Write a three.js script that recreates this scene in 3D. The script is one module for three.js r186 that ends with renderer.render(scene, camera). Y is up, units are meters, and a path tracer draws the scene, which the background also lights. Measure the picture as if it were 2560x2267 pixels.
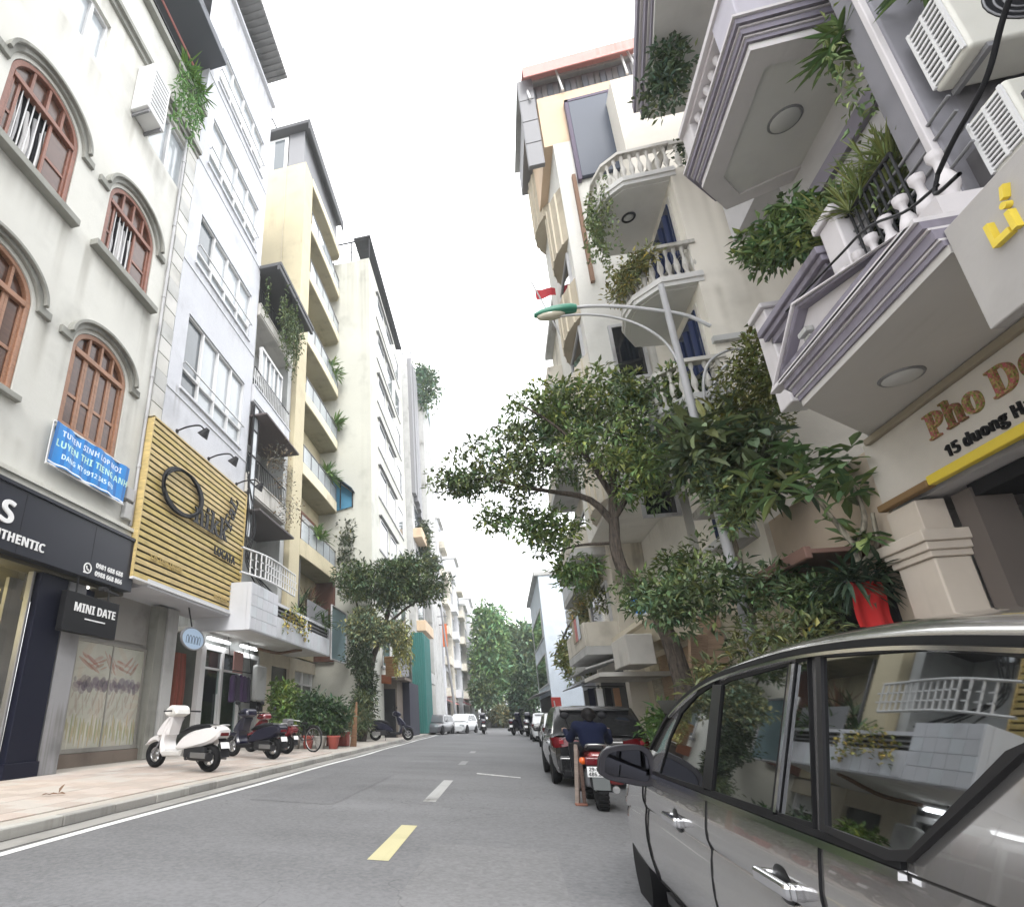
import * as THREE from 'three';
import { mergeGeometries, toCreasedNormals } from 'three/addons/utils/BufferGeometryUtils.js';
import { RoundedBoxGeometry } from 'three/addons/geometries/RoundedBoxGeometry.js';
import { TextGeometry } from 'three/addons/geometries/TextGeometry.js';
import { MarchingCubes } from 'three/addons/objects/MarchingCubes.js';
import { FontLoader } from 'three/addons/loaders/FontLoader.js';

// ------------------------------------------------------------ camera, sky, sun, exposure
const scene = new THREE.Scene();
const EYE = 1.3;
const camera = new THREE.PerspectiveCamera(88.496, 3340 / 2630, 0.05, 600);
camera.setViewOffset(3340, 2630, 780, 0, 2560, 2267);            // a photograph cropped off-centre
camera.position.set(0, EYE, 0);
camera.lookAt(-0.23601183, EYE + 0.33252777, -0.91308472);
scene.add(camera);
const renderer = new THREE.WebGLRenderer({ antialias: true });
renderer.toneMapping = THREE.LinearToneMapping;
renderer.toneMappingExposure = 3.35;
renderer.shadowMap.enabled = true;
{ // overcast sky: bright veil, a little brighter overhead and on the side of the hidden sun
  const w = 64, h = 32, d = new Float32Array(w * h * 4);
  for (let j = 0; j < h; j++) for (let i = 0; i < w; i++) {
    const el = ((j + 0.5) / h - 0.5) * Math.PI, s = Math.sin(el);
    const l = s > 0 ? 0.86 + 0.34 * s : 0.3;
    const o = (j * w + i) * 4; d[o] = l * 0.985; d[o + 1] = l; d[o + 2] = l * 1.03; d[o + 3] = 1;
  }
  const t = new THREE.DataTexture(d, w, h, THREE.RGBAFormat, THREE.FloatType);
  t.mapping = THREE.EquirectangularReflectionMapping; t.magFilter = THREE.LinearFilter; t.needsUpdate = true;
  scene.background = t; scene.environment = t;
}
const sun = new THREE.DirectionalLight(new THREE.Color(1, 0.97, 0.92), 0.8);
sun.position.set(14, 55, 46); sun.target.position.set(0, 0, -20); scene.add(sun, sun.target);
sun.castShadow = true; sun.shadow.radius = 36; sun.shadow.mapSize.set(2048, 2048);
Object.assign(sun.shadow.camera, { left: -70, right: 70, top: 70, bottom: -70, near: 1, far: 220 });
scene.fog = new THREE.FogExp2(0xe9eef0, 0.0012);

// ------------------------------------------------------------ helpers
let seed = 7;
const rnd = () => { seed = (seed + 0x6D2B79F5) | 0; let t = Math.imul(seed ^ (seed >>> 15), 1 | seed); t = (t + Math.imul(t ^ (t >>> 7), 61 | t)) ^ t; return ((t ^ (t >>> 14)) >>> 0) / 4294967296; };
const rr = (a, b) => a + (b - a) * rnd();
const V = (x, y, z) => new THREE.Vector3(x, y, z);
const used = {};
const numbered = (n) => { const k = used[n] = (used[n] ?? -1) + 1; return k ? n + '_' + String(k).padStart(3, '0') : n; };

function boxUV(g) {                                              // uv in metres from the face's main direction
  const p = g.attributes.position, n = p.count, uv = new Float32Array(n * 2), a = V(0,0,0), b = V(0,0,0), c = V(0,0,0);
  for (let i = 0; i < n; i += 3) {
    a.fromBufferAttribute(p, i); b.fromBufferAttribute(p, i + 1).sub(a); c.fromBufferAttribute(p, i + 2).sub(a); b.cross(c);
    const x = Math.abs(b.x), y = Math.abs(b.y), z = Math.abs(b.z);
    for (let k = i; k < i + 3; k++) {
      const X = p.getX(k), Y = p.getY(k), Z = p.getZ(k);
      uv[k * 2] = y > x && y > z ? X : x > z ? Z : X; uv[k * 2 + 1] = y > x && y > z ? Z : Y;
    }
  }
  g.setAttribute('uv', new THREE.BufferAttribute(uv, 2));
}
function join(list, keepUV) {
  const a = [list].flat(9).filter(Boolean).map((g) => {
    const q = g.index ? g.toNonIndexed() : g.clone();
    for (const k of Object.keys(q.attributes)) if (!['position', 'normal', 'color'].includes(k) && !(keepUV && k === 'uv')) q.deleteAttribute(k);
    if (!q.attributes.normal) q.computeVertexNormals();
    q.morphAttributes = {}; q.clearGroups(); return q;
  });
  const m = a.length > 1 ? mergeGeometries(a) : a[0];
  if (!keepUV) boxUV(m);
  return m;
}
// geometry comes in world coordinates and is taken into the parent's own
function obj(name, geos, mat, parent = scene, keepUV = false) {
  const g = join(geos, keepUV);
  const m = new THREE.Mesh(g, mat); m.name = numbered(name); m.castShadow = m.receiveShadow = true;
  parent.updateWorldMatrix(true, false); g.applyMatrix4(parent.matrixWorld.clone().invert()); parent.add(m);
  return m;
}
function thing(name, label, category, p = [0, 0, 0], group) {
  const o = new THREE.Group(); o.name = numbered(name); o.position.set(...p); scene.add(o);
  return tag(o, label, category, group);
}
function tag(o, label, category, group, kind) {
  if (label) o.userData.label = label; if (category) o.userData.category = category;
  if (group) o.userData.group = group; if (kind) o.userData.kind = kind; return o;
}
const structure = (name, geos, mat, label) => tag(obj(name, geos, mat), label, null, null, 'structure');
function copy(src, p, turn, label, scale) {
  const c = src.clone(); c.name = numbered(src.name.replace(/_\d{3}$/, '')); scene.add(c);
  c.userData = { ...src.userData }; if (label) c.userData.label = label;
  c.position.set(...p); if (turn !== undefined) c.rotation.y = turn; if (scale) c.scale.set(...[scale].flat().length > 1 ? scale : [scale, scale, scale]);
  return c;
}
const box = (x0, x1, y0, y1, z0, z1) => new THREE.BoxGeometry(Math.abs(x1 - x0), Math.abs(y1 - y0), Math.abs(z1 - z0)).translate((x0 + x1) / 2, (y0 + y1) / 2, (z0 + z1) / 2);
const rbox = (x0, x1, y0, y1, z0, z1, r = 0.02, s = 2) => new RoundedBoxGeometry(Math.abs(x1 - x0), Math.abs(y1 - y0), Math.abs(z1 - z0), s, Math.min(r, Math.abs(x1 - x0) / 2.01, Math.abs(y1 - y0) / 2.01, Math.abs(z1 - z0) / 2.01)).translate((x0 + x1) / 2, (y0 + y1) / 2, (z0 + z1) / 2);
const bx2 = rbox;
const bar = (a, b, r0, r1 = r0, n = 8) => { const A = V(...a), B = V(...b), d = B.clone().sub(A), g = new THREE.CylinderGeometry(r1, r0, d.length(), n); g.applyQuaternion(new THREE.Quaternion().setFromUnitVectors(V(0, 1, 0), d.normalize())); return g.translate((a[0] + b[0]) / 2, (a[1] + b[1]) / 2, (a[2] + b[2]) / 2); };
const flatbar = (a, b, w, h) => { const A = V(...a), B = V(...b), g = new THREE.BoxGeometry(w, h, A.distanceTo(B)); g.applyMatrix4(new THREE.Matrix4().lookAt(A, B, V(0, 1, 0.001))); return g.translate((a[0] + b[0]) / 2, (a[1] + b[1]) / 2, (a[2] + b[2]) / 2); };
const pipe = (pts, r, seg = 24, n = 6) => new THREE.TubeGeometry(new THREE.CatmullRomCurve3(pts.map((p) => V(...p))), seg, r, n, false);
const ball = (x, y, z, r, sx = 1, sy = 1, sz = 1, n = 14) => new THREE.SphereGeometry(r, n, Math.ceil(n * 0.7)).scale(sx, sy, sz).translate(x, y, z);
const cyl = (x, y, z, r, h, axis = 'y', r2 = r, n = 20) => { const g = new THREE.CylinderGeometry(r2, r, h, n); if (axis === 'x') g.rotateZ(Math.PI / 2); if (axis === 'z') g.rotateX(Math.PI / 2); return g.translate(x, y, z); };
const poly = (pts, holes = []) => { const s = new THREE.Shape(pts.map((p) => new THREE.Vector2(...p))); for (const h of holes) s.holes.push(h.isPath || h.curves ? h : new THREE.Path(h.map((p) => new THREE.Vector2(...p)))); return s; };
const ext = (shape, d0, d1, bevel = 0, curveSegments = 12) => new THREE.ExtrudeGeometry(shape, { depth: d1 - d0 - 2 * bevel, bevelEnabled: bevel > 0, bevelSize: bevel, bevelThickness: bevel, bevelOffset: -bevel, bevelSegments: 1, curveSegments }).translate(0, 0, d0 + bevel);
function limb(pts, r0, r1, n = 9, steps = 16) {                  // tapered, slightly knotty branch
  const c = new THREE.CatmullRomCurve3(pts.map((p) => V(...p))), f = c.computeFrenetFrames(steps, false), P = [], I = [], q = V(0,0,0), k = rr(0, 9);
  for (let i = 0; i <= steps; i++) {
    c.getPointAt(i / steps, q); const r = (r0 + (r1 - r0) * Math.pow(i / steps, 0.8));
    for (let j = 0; j < n; j++) { const a = j / n * Math.PI * 2, s = r * (1 + 0.12 * Math.sin(a * 3 + k + i * 0.5) + 0.06 * Math.sin(i * 2.1 + a)); const N = f.normals[i], B = f.binormals[i]; P.push(q.x + s * (Math.cos(a) * N.x + Math.sin(a) * B.x), q.y + s * (Math.cos(a) * N.y + Math.sin(a) * B.y), q.z + s * (Math.cos(a) * N.z + Math.sin(a) * B.z)); }
  }
  for (let i = 0; i < steps; i++) for (let j = 0; j < n; j++) { const a = i * n + j, b = i * n + (j + 1) % n; I.push(a, b, a + n, b, b + n, a + n); }
  const g = new THREE.BufferGeometry(); g.setAttribute('position', new THREE.Float32BufferAttribute(P, 3)); g.setIndex(I); g.computeVertexNormals(); return g;
}
function loft(rings, closed = true, caps = true, crease = 0.6) { // rings of [x, y, z] with the same number of points
  const n = rings[0].length, P = rings.flat(2), I = [];
  for (let i = 0; i < rings.length - 1; i++) for (let j = 0; j < (closed ? n : n - 1); j++) { const a = i * n + j, b = i * n + (j + 1) % n; I.push(a, b, a + n, b, b + n, a + n); }
  if (caps) for (const [o, s] of [[0, 1], [(rings.length - 1) * n, -1]]) for (let j = 1; j < n - 1; j++) s > 0 ? I.push(o, o + j + 1, o + j) : I.push(o, o + j, o + j + 1);
  const g = new THREE.BufferGeometry(); g.setAttribute('position', new THREE.Float32BufferAttribute(P, 3)); g.setIndex(I); g.computeVertexNormals();
  return crease ? toCreasedNormals(g, crease) : g;
}
// facade frames: drawings with x along the facade and z out of it, carried to the left (x = -street distance) or right side
const onLeft = (gs, X) => [gs].flat(9).map((g) => g.clone().rotateY(Math.PI / 2).translate(X, 0, 0));      // x -> -z, z -> +x
const onRight = (gs, X) => [gs].flat(9).map((g) => g.clone().rotateY(-Math.PI / 2).translate(X, 0, 0));    // x -> +z, z -> -x

// ------------------------------------------------------------ textures
const smooth = (t) => t * t * (3 - 2 * t);
function lattice(n, s) { let k = s; const a = new Float32Array(n * n); for (let i = 0; i < a.length; i++) { k = (Math.imul(k, 1664525) + 1013904223) | 0; a[i] = ((k >>> 8) & 65535) / 65535; } return (x, y) => { const xi = Math.floor(x), yi = Math.floor(y), fx = smooth(x - xi), fy = smooth(y - yi), m = (v) => ((v % n) + n) % n, q = (u, v) => a[m(v) * n + m(u)]; return (q(xi, yi) * (1 - fx) + q(xi + 1, yi) * fx) * (1 - fy) + (q(xi, yi + 1) * (1 - fx) + q(xi + 1, yi + 1) * fx) * fy; }; }
const nz = [4, 8, 16, 32, 64, 128, 256].map((n, i) => [n, lattice(n, 991 + i * 77)]);
const fbm = (u, v, o0 = 0, o1 = 5) => { let s = 0, w = 0, k = 1; for (let i = o0; i < o1; i++) { s += nz[i][1](u * nz[i][0], v * nz[i][0]) * k; w += k; k *= 0.55; } return s / w; };
function tex(size, metres, fn, srgb = true) {
  const d = new Uint8Array(size * size * 4);
  for (let j = 0; j < size; j++) for (let i = 0; i < size; i++) { let v = fn(i / size, j / size); if (!Array.isArray(v)) v = [v, v, v]; for (let c = 0; c < 3; c++) { const x = Math.max(0, Math.min(1, v[c])); d[(j * size + i) * 4 + c] = 255 * (srgb ? (x < 0.0031308 ? 12.92 * x : 1.055 * Math.pow(x, 1 / 2.4) - 0.055) : x); } d[(j * size + i) * 4 + 3] = 255; }
  const t = new THREE.DataTexture(d, size, size, THREE.RGBAFormat); t.wrapS = t.wrapT = THREE.RepeatWrapping; t.repeat.set(1 / metres, 1 / metres); t.magFilter = THREE.LinearFilter; t.generateMipmaps = true; t.minFilter = THREE.LinearMipmapLinearFilter; if (srgb) t.colorSpace = THREE.SRGBColorSpace; t.needsUpdate = true; return t;
}
const streak = (u, v) => { const a = 0.5 * nz[4][1](u * 64, v * 4) + 0.5 * nz[5][1](u * 128, v * 4), b = fbm(u, v * 0.5, 0, 4), m = fbm(u + 0.2, v + 0.6, 0, 3); return Math.max(0, a * 0.5 + b - 0.82) * 2.4 * Math.max(0, m - 0.35) * 3; };
const T = {
  plaster: tex(512, 7, (u, v) => { const s = streak(u, v), f = fbm(u, v, 0, 6), m = Math.max(0, fbm(u + 0.5, v + 0.3, 1, 6) - 0.56), g = 0.93 + 0.22 * (f - 0.5) - 0.24 * s - 0.5 * m; return [g, g * (1 - 0.02 * s), g * (1 - 0.06 * s - 0.03 * (1 - f))]; }),
  grime: tex(512, 5, (u, v) => { const s = streak(u, v), f = fbm(u + 0.3, v + 0.1, 0, 6), m = Math.max(0, fbm(u, v, 1, 5) - 0.52) * 2; const g = 0.9 + 0.22 * (f - 0.5) - 0.34 * s - 0.4 * m; return [g, g * (1 - 0.02 * s), g * (1 - 0.07 * s)]; }),
  asphalt: tex(1024, 9, (u, v) => { const s = nz[6][1](u * 256, v * 256), s2 = nz[6][1](u * 512 + 3, v * 512), p = fbm(u, v, 0, 4), t = fbm(u * 1, v * 3, 0, 3), c = Math.abs(fbm(u + 0.4, v, 1, 5) - 0.5); const crack = c < 0.004 && p > 0.55 ? 0.75 : 1; return (0.82 + 0.3 * (s - 0.5) * 0.7 + 0.2 * (s2 - 0.5) + 0.34 * (p - 0.5) + 0.22 * (t - 0.5)) * crack; }),
  grain: tex(512, 1.2, (u, v) => 0.5 + 0.5 * (nz[6][1](u * 256, v * 256) - 0.5) + 0.3 * (nz[5][1](u * 128, v * 128) - 0.5), false),
  rough: tex(512, 2.5, (u, v) => fbm(u, v, 2, 7), false),
  wood: tex(512, 1.5, (u, v) => { const g = fbm(u * 0.25, v, 2, 6), r = nz[5][1](u * 8, v * 128); const k = 0.72 + 0.35 * (g - 0.5) + 0.28 * (r - 0.5); return [k, k * 0.97, k * 0.92]; }),
  bark: tex(512, 1, (u, v) => { const r = nz[4][1](u * 64, v * 8) * 0.6 + fbm(u, v, 2, 6) * 0.5; return [r, r * 0.95, r * 0.88]; }),
  stone: tex(512, 3, (u, v) => { const f = fbm(u, v, 0, 6), s = nz[6][1](u * 256, v * 256), k = 0.86 + 0.3 * (f - 0.5) + 0.12 * (s - 0.5); return [k, k * 0.985, k * 0.97]; }),
};
// rain streaks and mould with places of their own on one wall: [from, to, top, length, strength] in metres along the wall
function stained(c, W, H, list, o = {}) {
  const t = tex(768, 1, (u, v) => {
    const neg = o.neg, x = neg ? (u - 1) * W : u * W, y = v * H, f = fbm(u * W / 7, v * H / 7, 0, 6), n = nz[5][1](x * 9, y * 0.35), n2 = nz[4][1](x * 4.3 + 7, y * 0.5); let d = 0;
    for (const [a, b, top, len, k] of list) { const w = Math.max(0.08, (b - a) * 0.15), e = Math.min(1, Math.max(0, (x - a) / w + 1)) * Math.min(1, Math.max(0, (b - x) / w + 1)), q = top - y; if (q > 0 && q < len) d += k * e * Math.pow(1 - q / len, 1.3) * Math.min(1, q * 6) * Math.max(0, 0.25 + 1.5 * (n * 0.6 + n2 * 0.6 - 0.45)); }
    const m = Math.max(0, fbm(u * W / 9 + 0.31, v * H / 9 + 0.7, 1, 6) - 0.57) * 0.7; const g = 0.95 + 0.2 * (f - 0.5) - Math.min(0.6, d) - m; return [g, g * (1 - 0.05 * d), g * (1 - 0.14 * d)];
  });
  t.repeat.set(1 / W, 1 / H); return wallMat(c, t);
}
const mk = (c, o = {}) => new (o.clearcoat !== undefined || o.transmission !== undefined || o.ior || o.sheen || o.specularIntensity !== undefined ? THREE.MeshPhysicalMaterial : THREE.MeshStandardMaterial)({ color: new THREE.Color().setRGB(...c), roughness: 0.85, metalness: 0, ...o });
const wallMat = (c, map = T.plaster, o = {}) => mk(c, { map, bumpMap: T.rough, bumpScale: 0.004, roughness: 0.92, ...o });
const M = {
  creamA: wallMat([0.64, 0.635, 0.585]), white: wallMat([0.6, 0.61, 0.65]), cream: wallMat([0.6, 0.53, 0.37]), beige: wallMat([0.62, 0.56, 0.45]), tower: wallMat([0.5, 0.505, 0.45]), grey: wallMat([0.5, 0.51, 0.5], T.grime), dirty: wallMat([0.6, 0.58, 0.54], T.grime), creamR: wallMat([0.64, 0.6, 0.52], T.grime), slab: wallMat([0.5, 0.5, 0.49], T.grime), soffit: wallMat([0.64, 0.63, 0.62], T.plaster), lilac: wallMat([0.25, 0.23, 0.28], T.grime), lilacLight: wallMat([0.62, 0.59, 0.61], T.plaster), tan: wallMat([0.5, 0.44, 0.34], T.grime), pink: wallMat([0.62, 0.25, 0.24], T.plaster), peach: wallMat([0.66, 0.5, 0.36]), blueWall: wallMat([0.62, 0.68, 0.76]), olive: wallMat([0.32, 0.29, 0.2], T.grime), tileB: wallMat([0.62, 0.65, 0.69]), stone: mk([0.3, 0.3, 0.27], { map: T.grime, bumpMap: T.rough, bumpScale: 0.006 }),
  asphalt: mk([0.17, 0.17, 0.175], { map: T.asphalt, bumpMap: T.grain, bumpScale: 0.003, roughness: 0.9 }), conc: mk([0.36, 0.35, 0.33], { map: T.grime, bumpMap: T.rough, bumpScale: 0.003 }), walk: mk([0.44, 0.41, 0.37], { map: T.stone, bumpMap: T.rough, bumpScale: 0.003 }), paintW: mk([0.72, 0.72, 0.7], { map: T.grime }), paintY: mk([0.5, 0.46, 0.27], { map: T.grime }), paintOld: mk([0.4, 0.4, 0.39], { map: T.grime }), paintOld2: mk([0.28, 0.28, 0.28], { map: T.grime }),
  dark: mk([0.02, 0.02, 0.023], { roughness: 0.8, specularIntensity: 0.3 }), room: mk([0.05, 0.048, 0.045], { roughness: 0.95 }), glassDark: mk([0.012, 0.014, 0.017], { roughness: 0.04, ior: 1.75 }), glassGrey: mk([0.1, 0.115, 0.125], { roughness: 0.08, ior: 1.6 }), glassPale: mk([0.4, 0.43, 0.45], { roughness: 0.12, ior: 1.6 }), navy: mk([0.007, 0.008, 0.02], { roughness: 0.5, specularIntensity: 0.35 }), fascia: mk([0.024, 0.026, 0.036], { roughness: 0.35, specularIntensity: 0.5 }),
  metal: mk([0.5, 0.5, 0.5], { metalness: 0.9, roughness: 0.35 }), iron: mk([0.022, 0.022, 0.024], { roughness: 0.6, specularIntensity: 0.4 }), lampPole: mk([0.4, 0.4, 0.41], { map: T.grime, roughness: 0.6 }), pole: mk([0.5, 0.5, 0.51], { map: T.grime, roughness: 0.6 }), whiteMetal: mk([0.64, 0.64, 0.64], { roughness: 0.5 }), greyMetal: mk([0.2, 0.2, 0.21], { roughness: 0.6, metalness: 0.2 }), zinc: mk([0.26, 0.26, 0.26], { map: T.grime, roughness: 0.6, metalness: 0.3 }),
  woodRed: mk([0.3, 0.125, 0.085], { map: T.wood, roughness: 0.5 }), woodOrange: mk([0.42, 0.22, 0.135], { map: T.wood, roughness: 0.5 }), panelBrown: mk([0.12, 0.055, 0.035], { map: T.wood, roughness: 0.2, ior: 1.5 }), slat: mk([0.7, 0.55, 0.2], { map: T.wood, roughness: 0.55 }), slat2: mk([0.66, 0.52, 0.17], { map: T.wood, roughness: 0.55 }), slat3: mk([0.74, 0.58, 0.26], { map: T.wood, roughness: 0.55 }), slatBack: mk([0.05, 0.04, 0.02]), curtain: mk([0.62, 0.61, 0.6], { roughness: 0.95 }), bark: mk([0.12, 0.1, 0.085], { map: T.bark, bumpMap: T.bark, bumpScale: 0.02 }), barkPale: mk([0.42, 0.4, 0.34], { map: T.bark, bumpMap: T.bark, bumpScale: 0.01 }), teal: mk([0.02, 0.14, 0.13], { roughness: 0.6, map: T.plaster }), rubber: mk([0.012, 0.012, 0.013], { roughness: 0.8, specularIntensity: 0.3 }), chrome: mk([0.75, 0.75, 0.77], { metalness: 1, roughness: 0.12 }), redLens: mk([0.1, 0.004, 0.008], { roughness: 0.12, ior: 1.5 }), orangeLens: mk([0.6, 0.1, 0.01], { roughness: 0.15, ior: 1.5 }), plate: mk([0.75, 0.75, 0.75], { roughness: 0.4 }), terracotta: mk([0.28, 0.06, 0.045], { roughness: 0.8 }), yellow: mk([0.72, 0.55, 0.06], { roughness: 0.45 }), black: mk([0.01, 0.01, 0.012], { roughness: 0.5, specularIntensity: 0.4 }), skin: mk([0.3, 0.2, 0.15]),
};
M.leaf = new THREE.MeshPhysicalMaterial({ color: 0xffffff, vertexColors: true, roughness: 0.55, side: THREE.DoubleSide, transmission: 0 });
const glow = (c, k) => new THREE.MeshStandardMaterial({ color: 0x000000, emissive: new THREE.Color().setRGB(...c), emissiveIntensity: k });
function canvasTex(w, h, draw) { const c = document.createElement('canvas'); c.width = w; c.height = h; const x = c.getContext('2d'); draw(x, w, h); const t = new THREE.CanvasTexture(c); t.colorSpace = THREE.SRGBColorSpace; t.anisotropy = 8; return t; }
const printed = (t, o = {}) => new THREE.MeshStandardMaterial({ map: t, roughness: 0.5, ...o });
const sans = await new FontLoader().loadAsync('fonts/droid/droid_sans_bold.typeface.json');
const sansR = await new FontLoader().loadAsync('fonts/droid/droid_sans_regular.typeface.json');
const serif = await new FontLoader().loadAsync('fonts/droid/droid_serif_bold.typeface.json');
const text3 = (s, size, depth, font = sans) => new TextGeometry(s, { font, size, depth, curveSegments: 5, bevelEnabled: false });
const panelUV = (w, h) => new THREE.PlaneGeometry(w, h);          // printed face, uv 0..1

// ------------------------------------------------------------ foliage
function leaves(list) {                                           // {p, d, n, l, w, c}: folded leaf blades
  const P = [], N = [], C = [], q = V(0,0,0), s = V(0,0,0), m = V(0,0,0);
  for (const L of list) {
    const d = L.d.normalize(); s.crossVectors(d, L.n).normalize(); const n = V(0,0,0).crossVectors(s, d).normalize();
    const at = (a, b, c) => [L.p.x + d.x * a + s.x * b + n.x * c, L.p.y + d.y * a + s.y * b + n.y * c, L.p.z + d.z * a + s.z * b + n.z * c];
    const f = L.w * 0.22, b0 = at(0, 0, 0), t0 = at(L.l, 0, -L.l * 0.12), l0 = at(L.l * 0.45, -L.w / 2, f), r0 = at(L.l * 0.45, L.w / 2, f);
    const add = (a, b, c) => { P.push(...a, ...b, ...c); q.set(b[0] - a[0], b[1] - a[1], b[2] - a[2]); m.set(c[0] - a[0], c[1] - a[1], c[2] - a[2]); q.cross(m).normalize(); for (let k = 0; k < 3; k++) { N.push(q.x, q.y, q.z); C.push(...L.c); } };
    if (L.big) { const c0 = at(L.l * 0.5, 0, 0), l1 = at(L.l * 0.75, -L.w * 0.36, f * 0.6 - L.l * 0.05), r1 = at(L.l * 0.75, L.w * 0.36, f * 0.6 - L.l * 0.05); add(b0, c0, l0); add(b0, r0, c0); add(l0, c0, l1); add(r0, r1, c0); add(l1, c0, t0); add(c0, r1, t0); }
    else { add(b0, t0, l0); add(b0, r0, t0); }
  }
  const g = new THREE.BufferGeometry(); g.setAttribute('position', new THREE.Float32BufferAttribute(P, 3)); g.setAttribute('normal', new THREE.Float32BufferAttribute(N, 3)); g.setAttribute('color', new THREE.Float32BufferAttribute(C, 3)); return g;
}
const dirn = () => { const a = rr(0, 6.283), z = rr(-1, 1), r = Math.sqrt(1 - z * z); return V(r * Math.cos(a), z, r * Math.sin(a)); };
const tone = (c, k = 0.35) => { const f = 1 + rr(-k, k), y = rr(-0.15, 0.2); return [c[0] * f * (1 + y), c[1] * f, c[2] * f * (1 - y)]; };
// blobs: [cx, cy, cz, rx, ry, rz, clumps]; clumps of leaves spread through each blob's volume, denser near its skin
function crown(blobs, { per = 26, l = 0.16, w = 0.075, col = [0.06, 0.1, 0.03], spread = 0.3, var: vv = 0.35, droop = 0, shell = 0.45, big = false } = {}) {
  const list = [];
  for (const [cx, cy, cz, rx, ry, rz, n] of blobs) for (let i = 0; i < n; i++) {
    const d = dirn(), r = Math.pow(rnd(), shell), base = V(cx + d.x * rx * r, cy + d.y * ry * r, cz + d.z * rz * r), tc = tone(col, vv), sp = spread * rr(0.6, 1.3);
    for (let k = 0; k < per; k++) {
      const e = dirn(), q = Math.cbrt(rnd()) * sp, p = V(base.x + e.x * q, base.y + e.y * q * 0.7, base.z + e.z * q), dd = e.clone().add(dirn().multiplyScalar(0.8)); dd.y -= droop;
      list.push({ p, d: dd, n: V(rr(-0.6, 0.6), 1, rr(-0.6, 0.6)), l: l * rr(0.55, 1.45), w: w * rr(0.6, 1.35), c: tone(rnd() < 0.06 ? [tc[0] * 1.9, tc[1] * 1.6, tc[2] * 1.2] : tc, 0.2), big });
    }
  }
  return leaves(list);
}
function rosette(c, n, l, w, col, tilt = [0.1, 0.9], list = []) { // long blades springing from one point
  for (let i = 0; i < n; i++) { const a = rr(0, 6.283), t = rr(...tilt), d = V(Math.cos(a) * Math.cos(t), Math.sin(t), Math.sin(a) * Math.cos(t)); list.push({ p: V(...c), d, n: V(0, 1, 0), l: l * rr(0.7, 1.15), w: w * rr(0.8, 1.2), c: tone(col, 0.25), big: true }); }
  return list;
}
function strands(pts, len, n, col, list = [], l = 0.1, w = 0.05) { // hanging vines
  for (let i = 0; i < n; i++) { const p = pts[Math.floor(rnd() * pts.length)], x = p[0] + rr(-0.2, 0.2), z = p[2] + rr(-0.2, 0.2), L = len * rr(0.3, 1.1); for (let y = 0; y < L; y += 0.07) list.push({ p: V(x + rr(-0.06, 0.06) + 0.05 * Math.sin(y * 3 + i), p[1] - y, z + rr(-0.06, 0.06)), d: V(rr(-1, 1), rr(-1.2, 0.2), rr(-1, 1)), n: V(rr(-0.5, 0.5), 1, rr(-0.5, 0.5)), l: l * rr(0.7, 1.3), w: w * rr(0.7, 1.3), c: tone(col) }); }
  return list;
}

// ------------------------------------------------------------ the street
structure('ground', new THREE.PlaneGeometry(700, 700, 4, 4).rotateX(-Math.PI / 2).translate(0, -0.12, -60), M.conc, 'pale dusty ground around the street blocks');
structure('road', box(-5.1, 2.86, -0.1, 0, 12, -82), M.asphalt, 'grey asphalt street between the two rows of houses');
structure('gutter', box(-5.5, -5.1, -0.1, 0.001, 12, -82), mk([0.3, 0.29, 0.27], { map: T.grime, bumpMap: T.rough, bumpScale: 0.004 }), 'pale concrete gutter strip along the left kerb');
const paintLine = (pts, mat, name, label) => { const g = new THREE.BufferGeometry(), P = []; for (const [a, b, c, d] of pts) { for (const q of [a, b, c, a, c, d]) P.push(q[0], 0.004, q[1]); } g.setAttribute('position', new THREE.Float32BufferAttribute(P, 3)); g.computeVertexNormals(); return structure(name, g, mat, label); };
{ // white edge line with slightly ragged edges
  const q = []; for (let z = 8; z > -70; z -= 0.8) { const e = (z2) => -4.9 - 0.035 * Math.sin(z2 * 0.7) - (z2 < -30 ? (z2 + 30) * 0.012 * -1 * -0.5 : 0); q.push([[e(z) - 0.13, z], [e(z) + rr(-0.006, 0.006), z], [e(z - 0.8), z - 0.8], [e(z - 0.8) - 0.13, z - 0.8]]); }
  paintLine(q, M.paintW, 'edge_line', 'worn white line painted along the left edge of the asphalt');
}
[[5.8, 7.62, 1], [9.7, 12.9], [17, 18.4], [22.4, 23.6]].forEach(([a, b, y], i) => paintLine([[[-1.39, -a], [-1.18, -a], [-1.17, -b], [-1.37, -b]]], y ? M.paintY : i > 1 ? M.paintOld2 : M.paintOld, 'centre_dash', y ? 'yellowish centre dash nearest the camera' : ['', 'long white centre dash just beyond the yellowish one', 'worn short centre dash third from the camera', 'faintest farthest centre dash along the street'][i]));
paintLine([[[-0.75, -14.7], [-0.75, -14.45], [0.25, -13.75], [0.25, -13.9]]], M.paintW, 'road_mark', 'thin white scrap of old line across the lane beyond the second dash');
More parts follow.
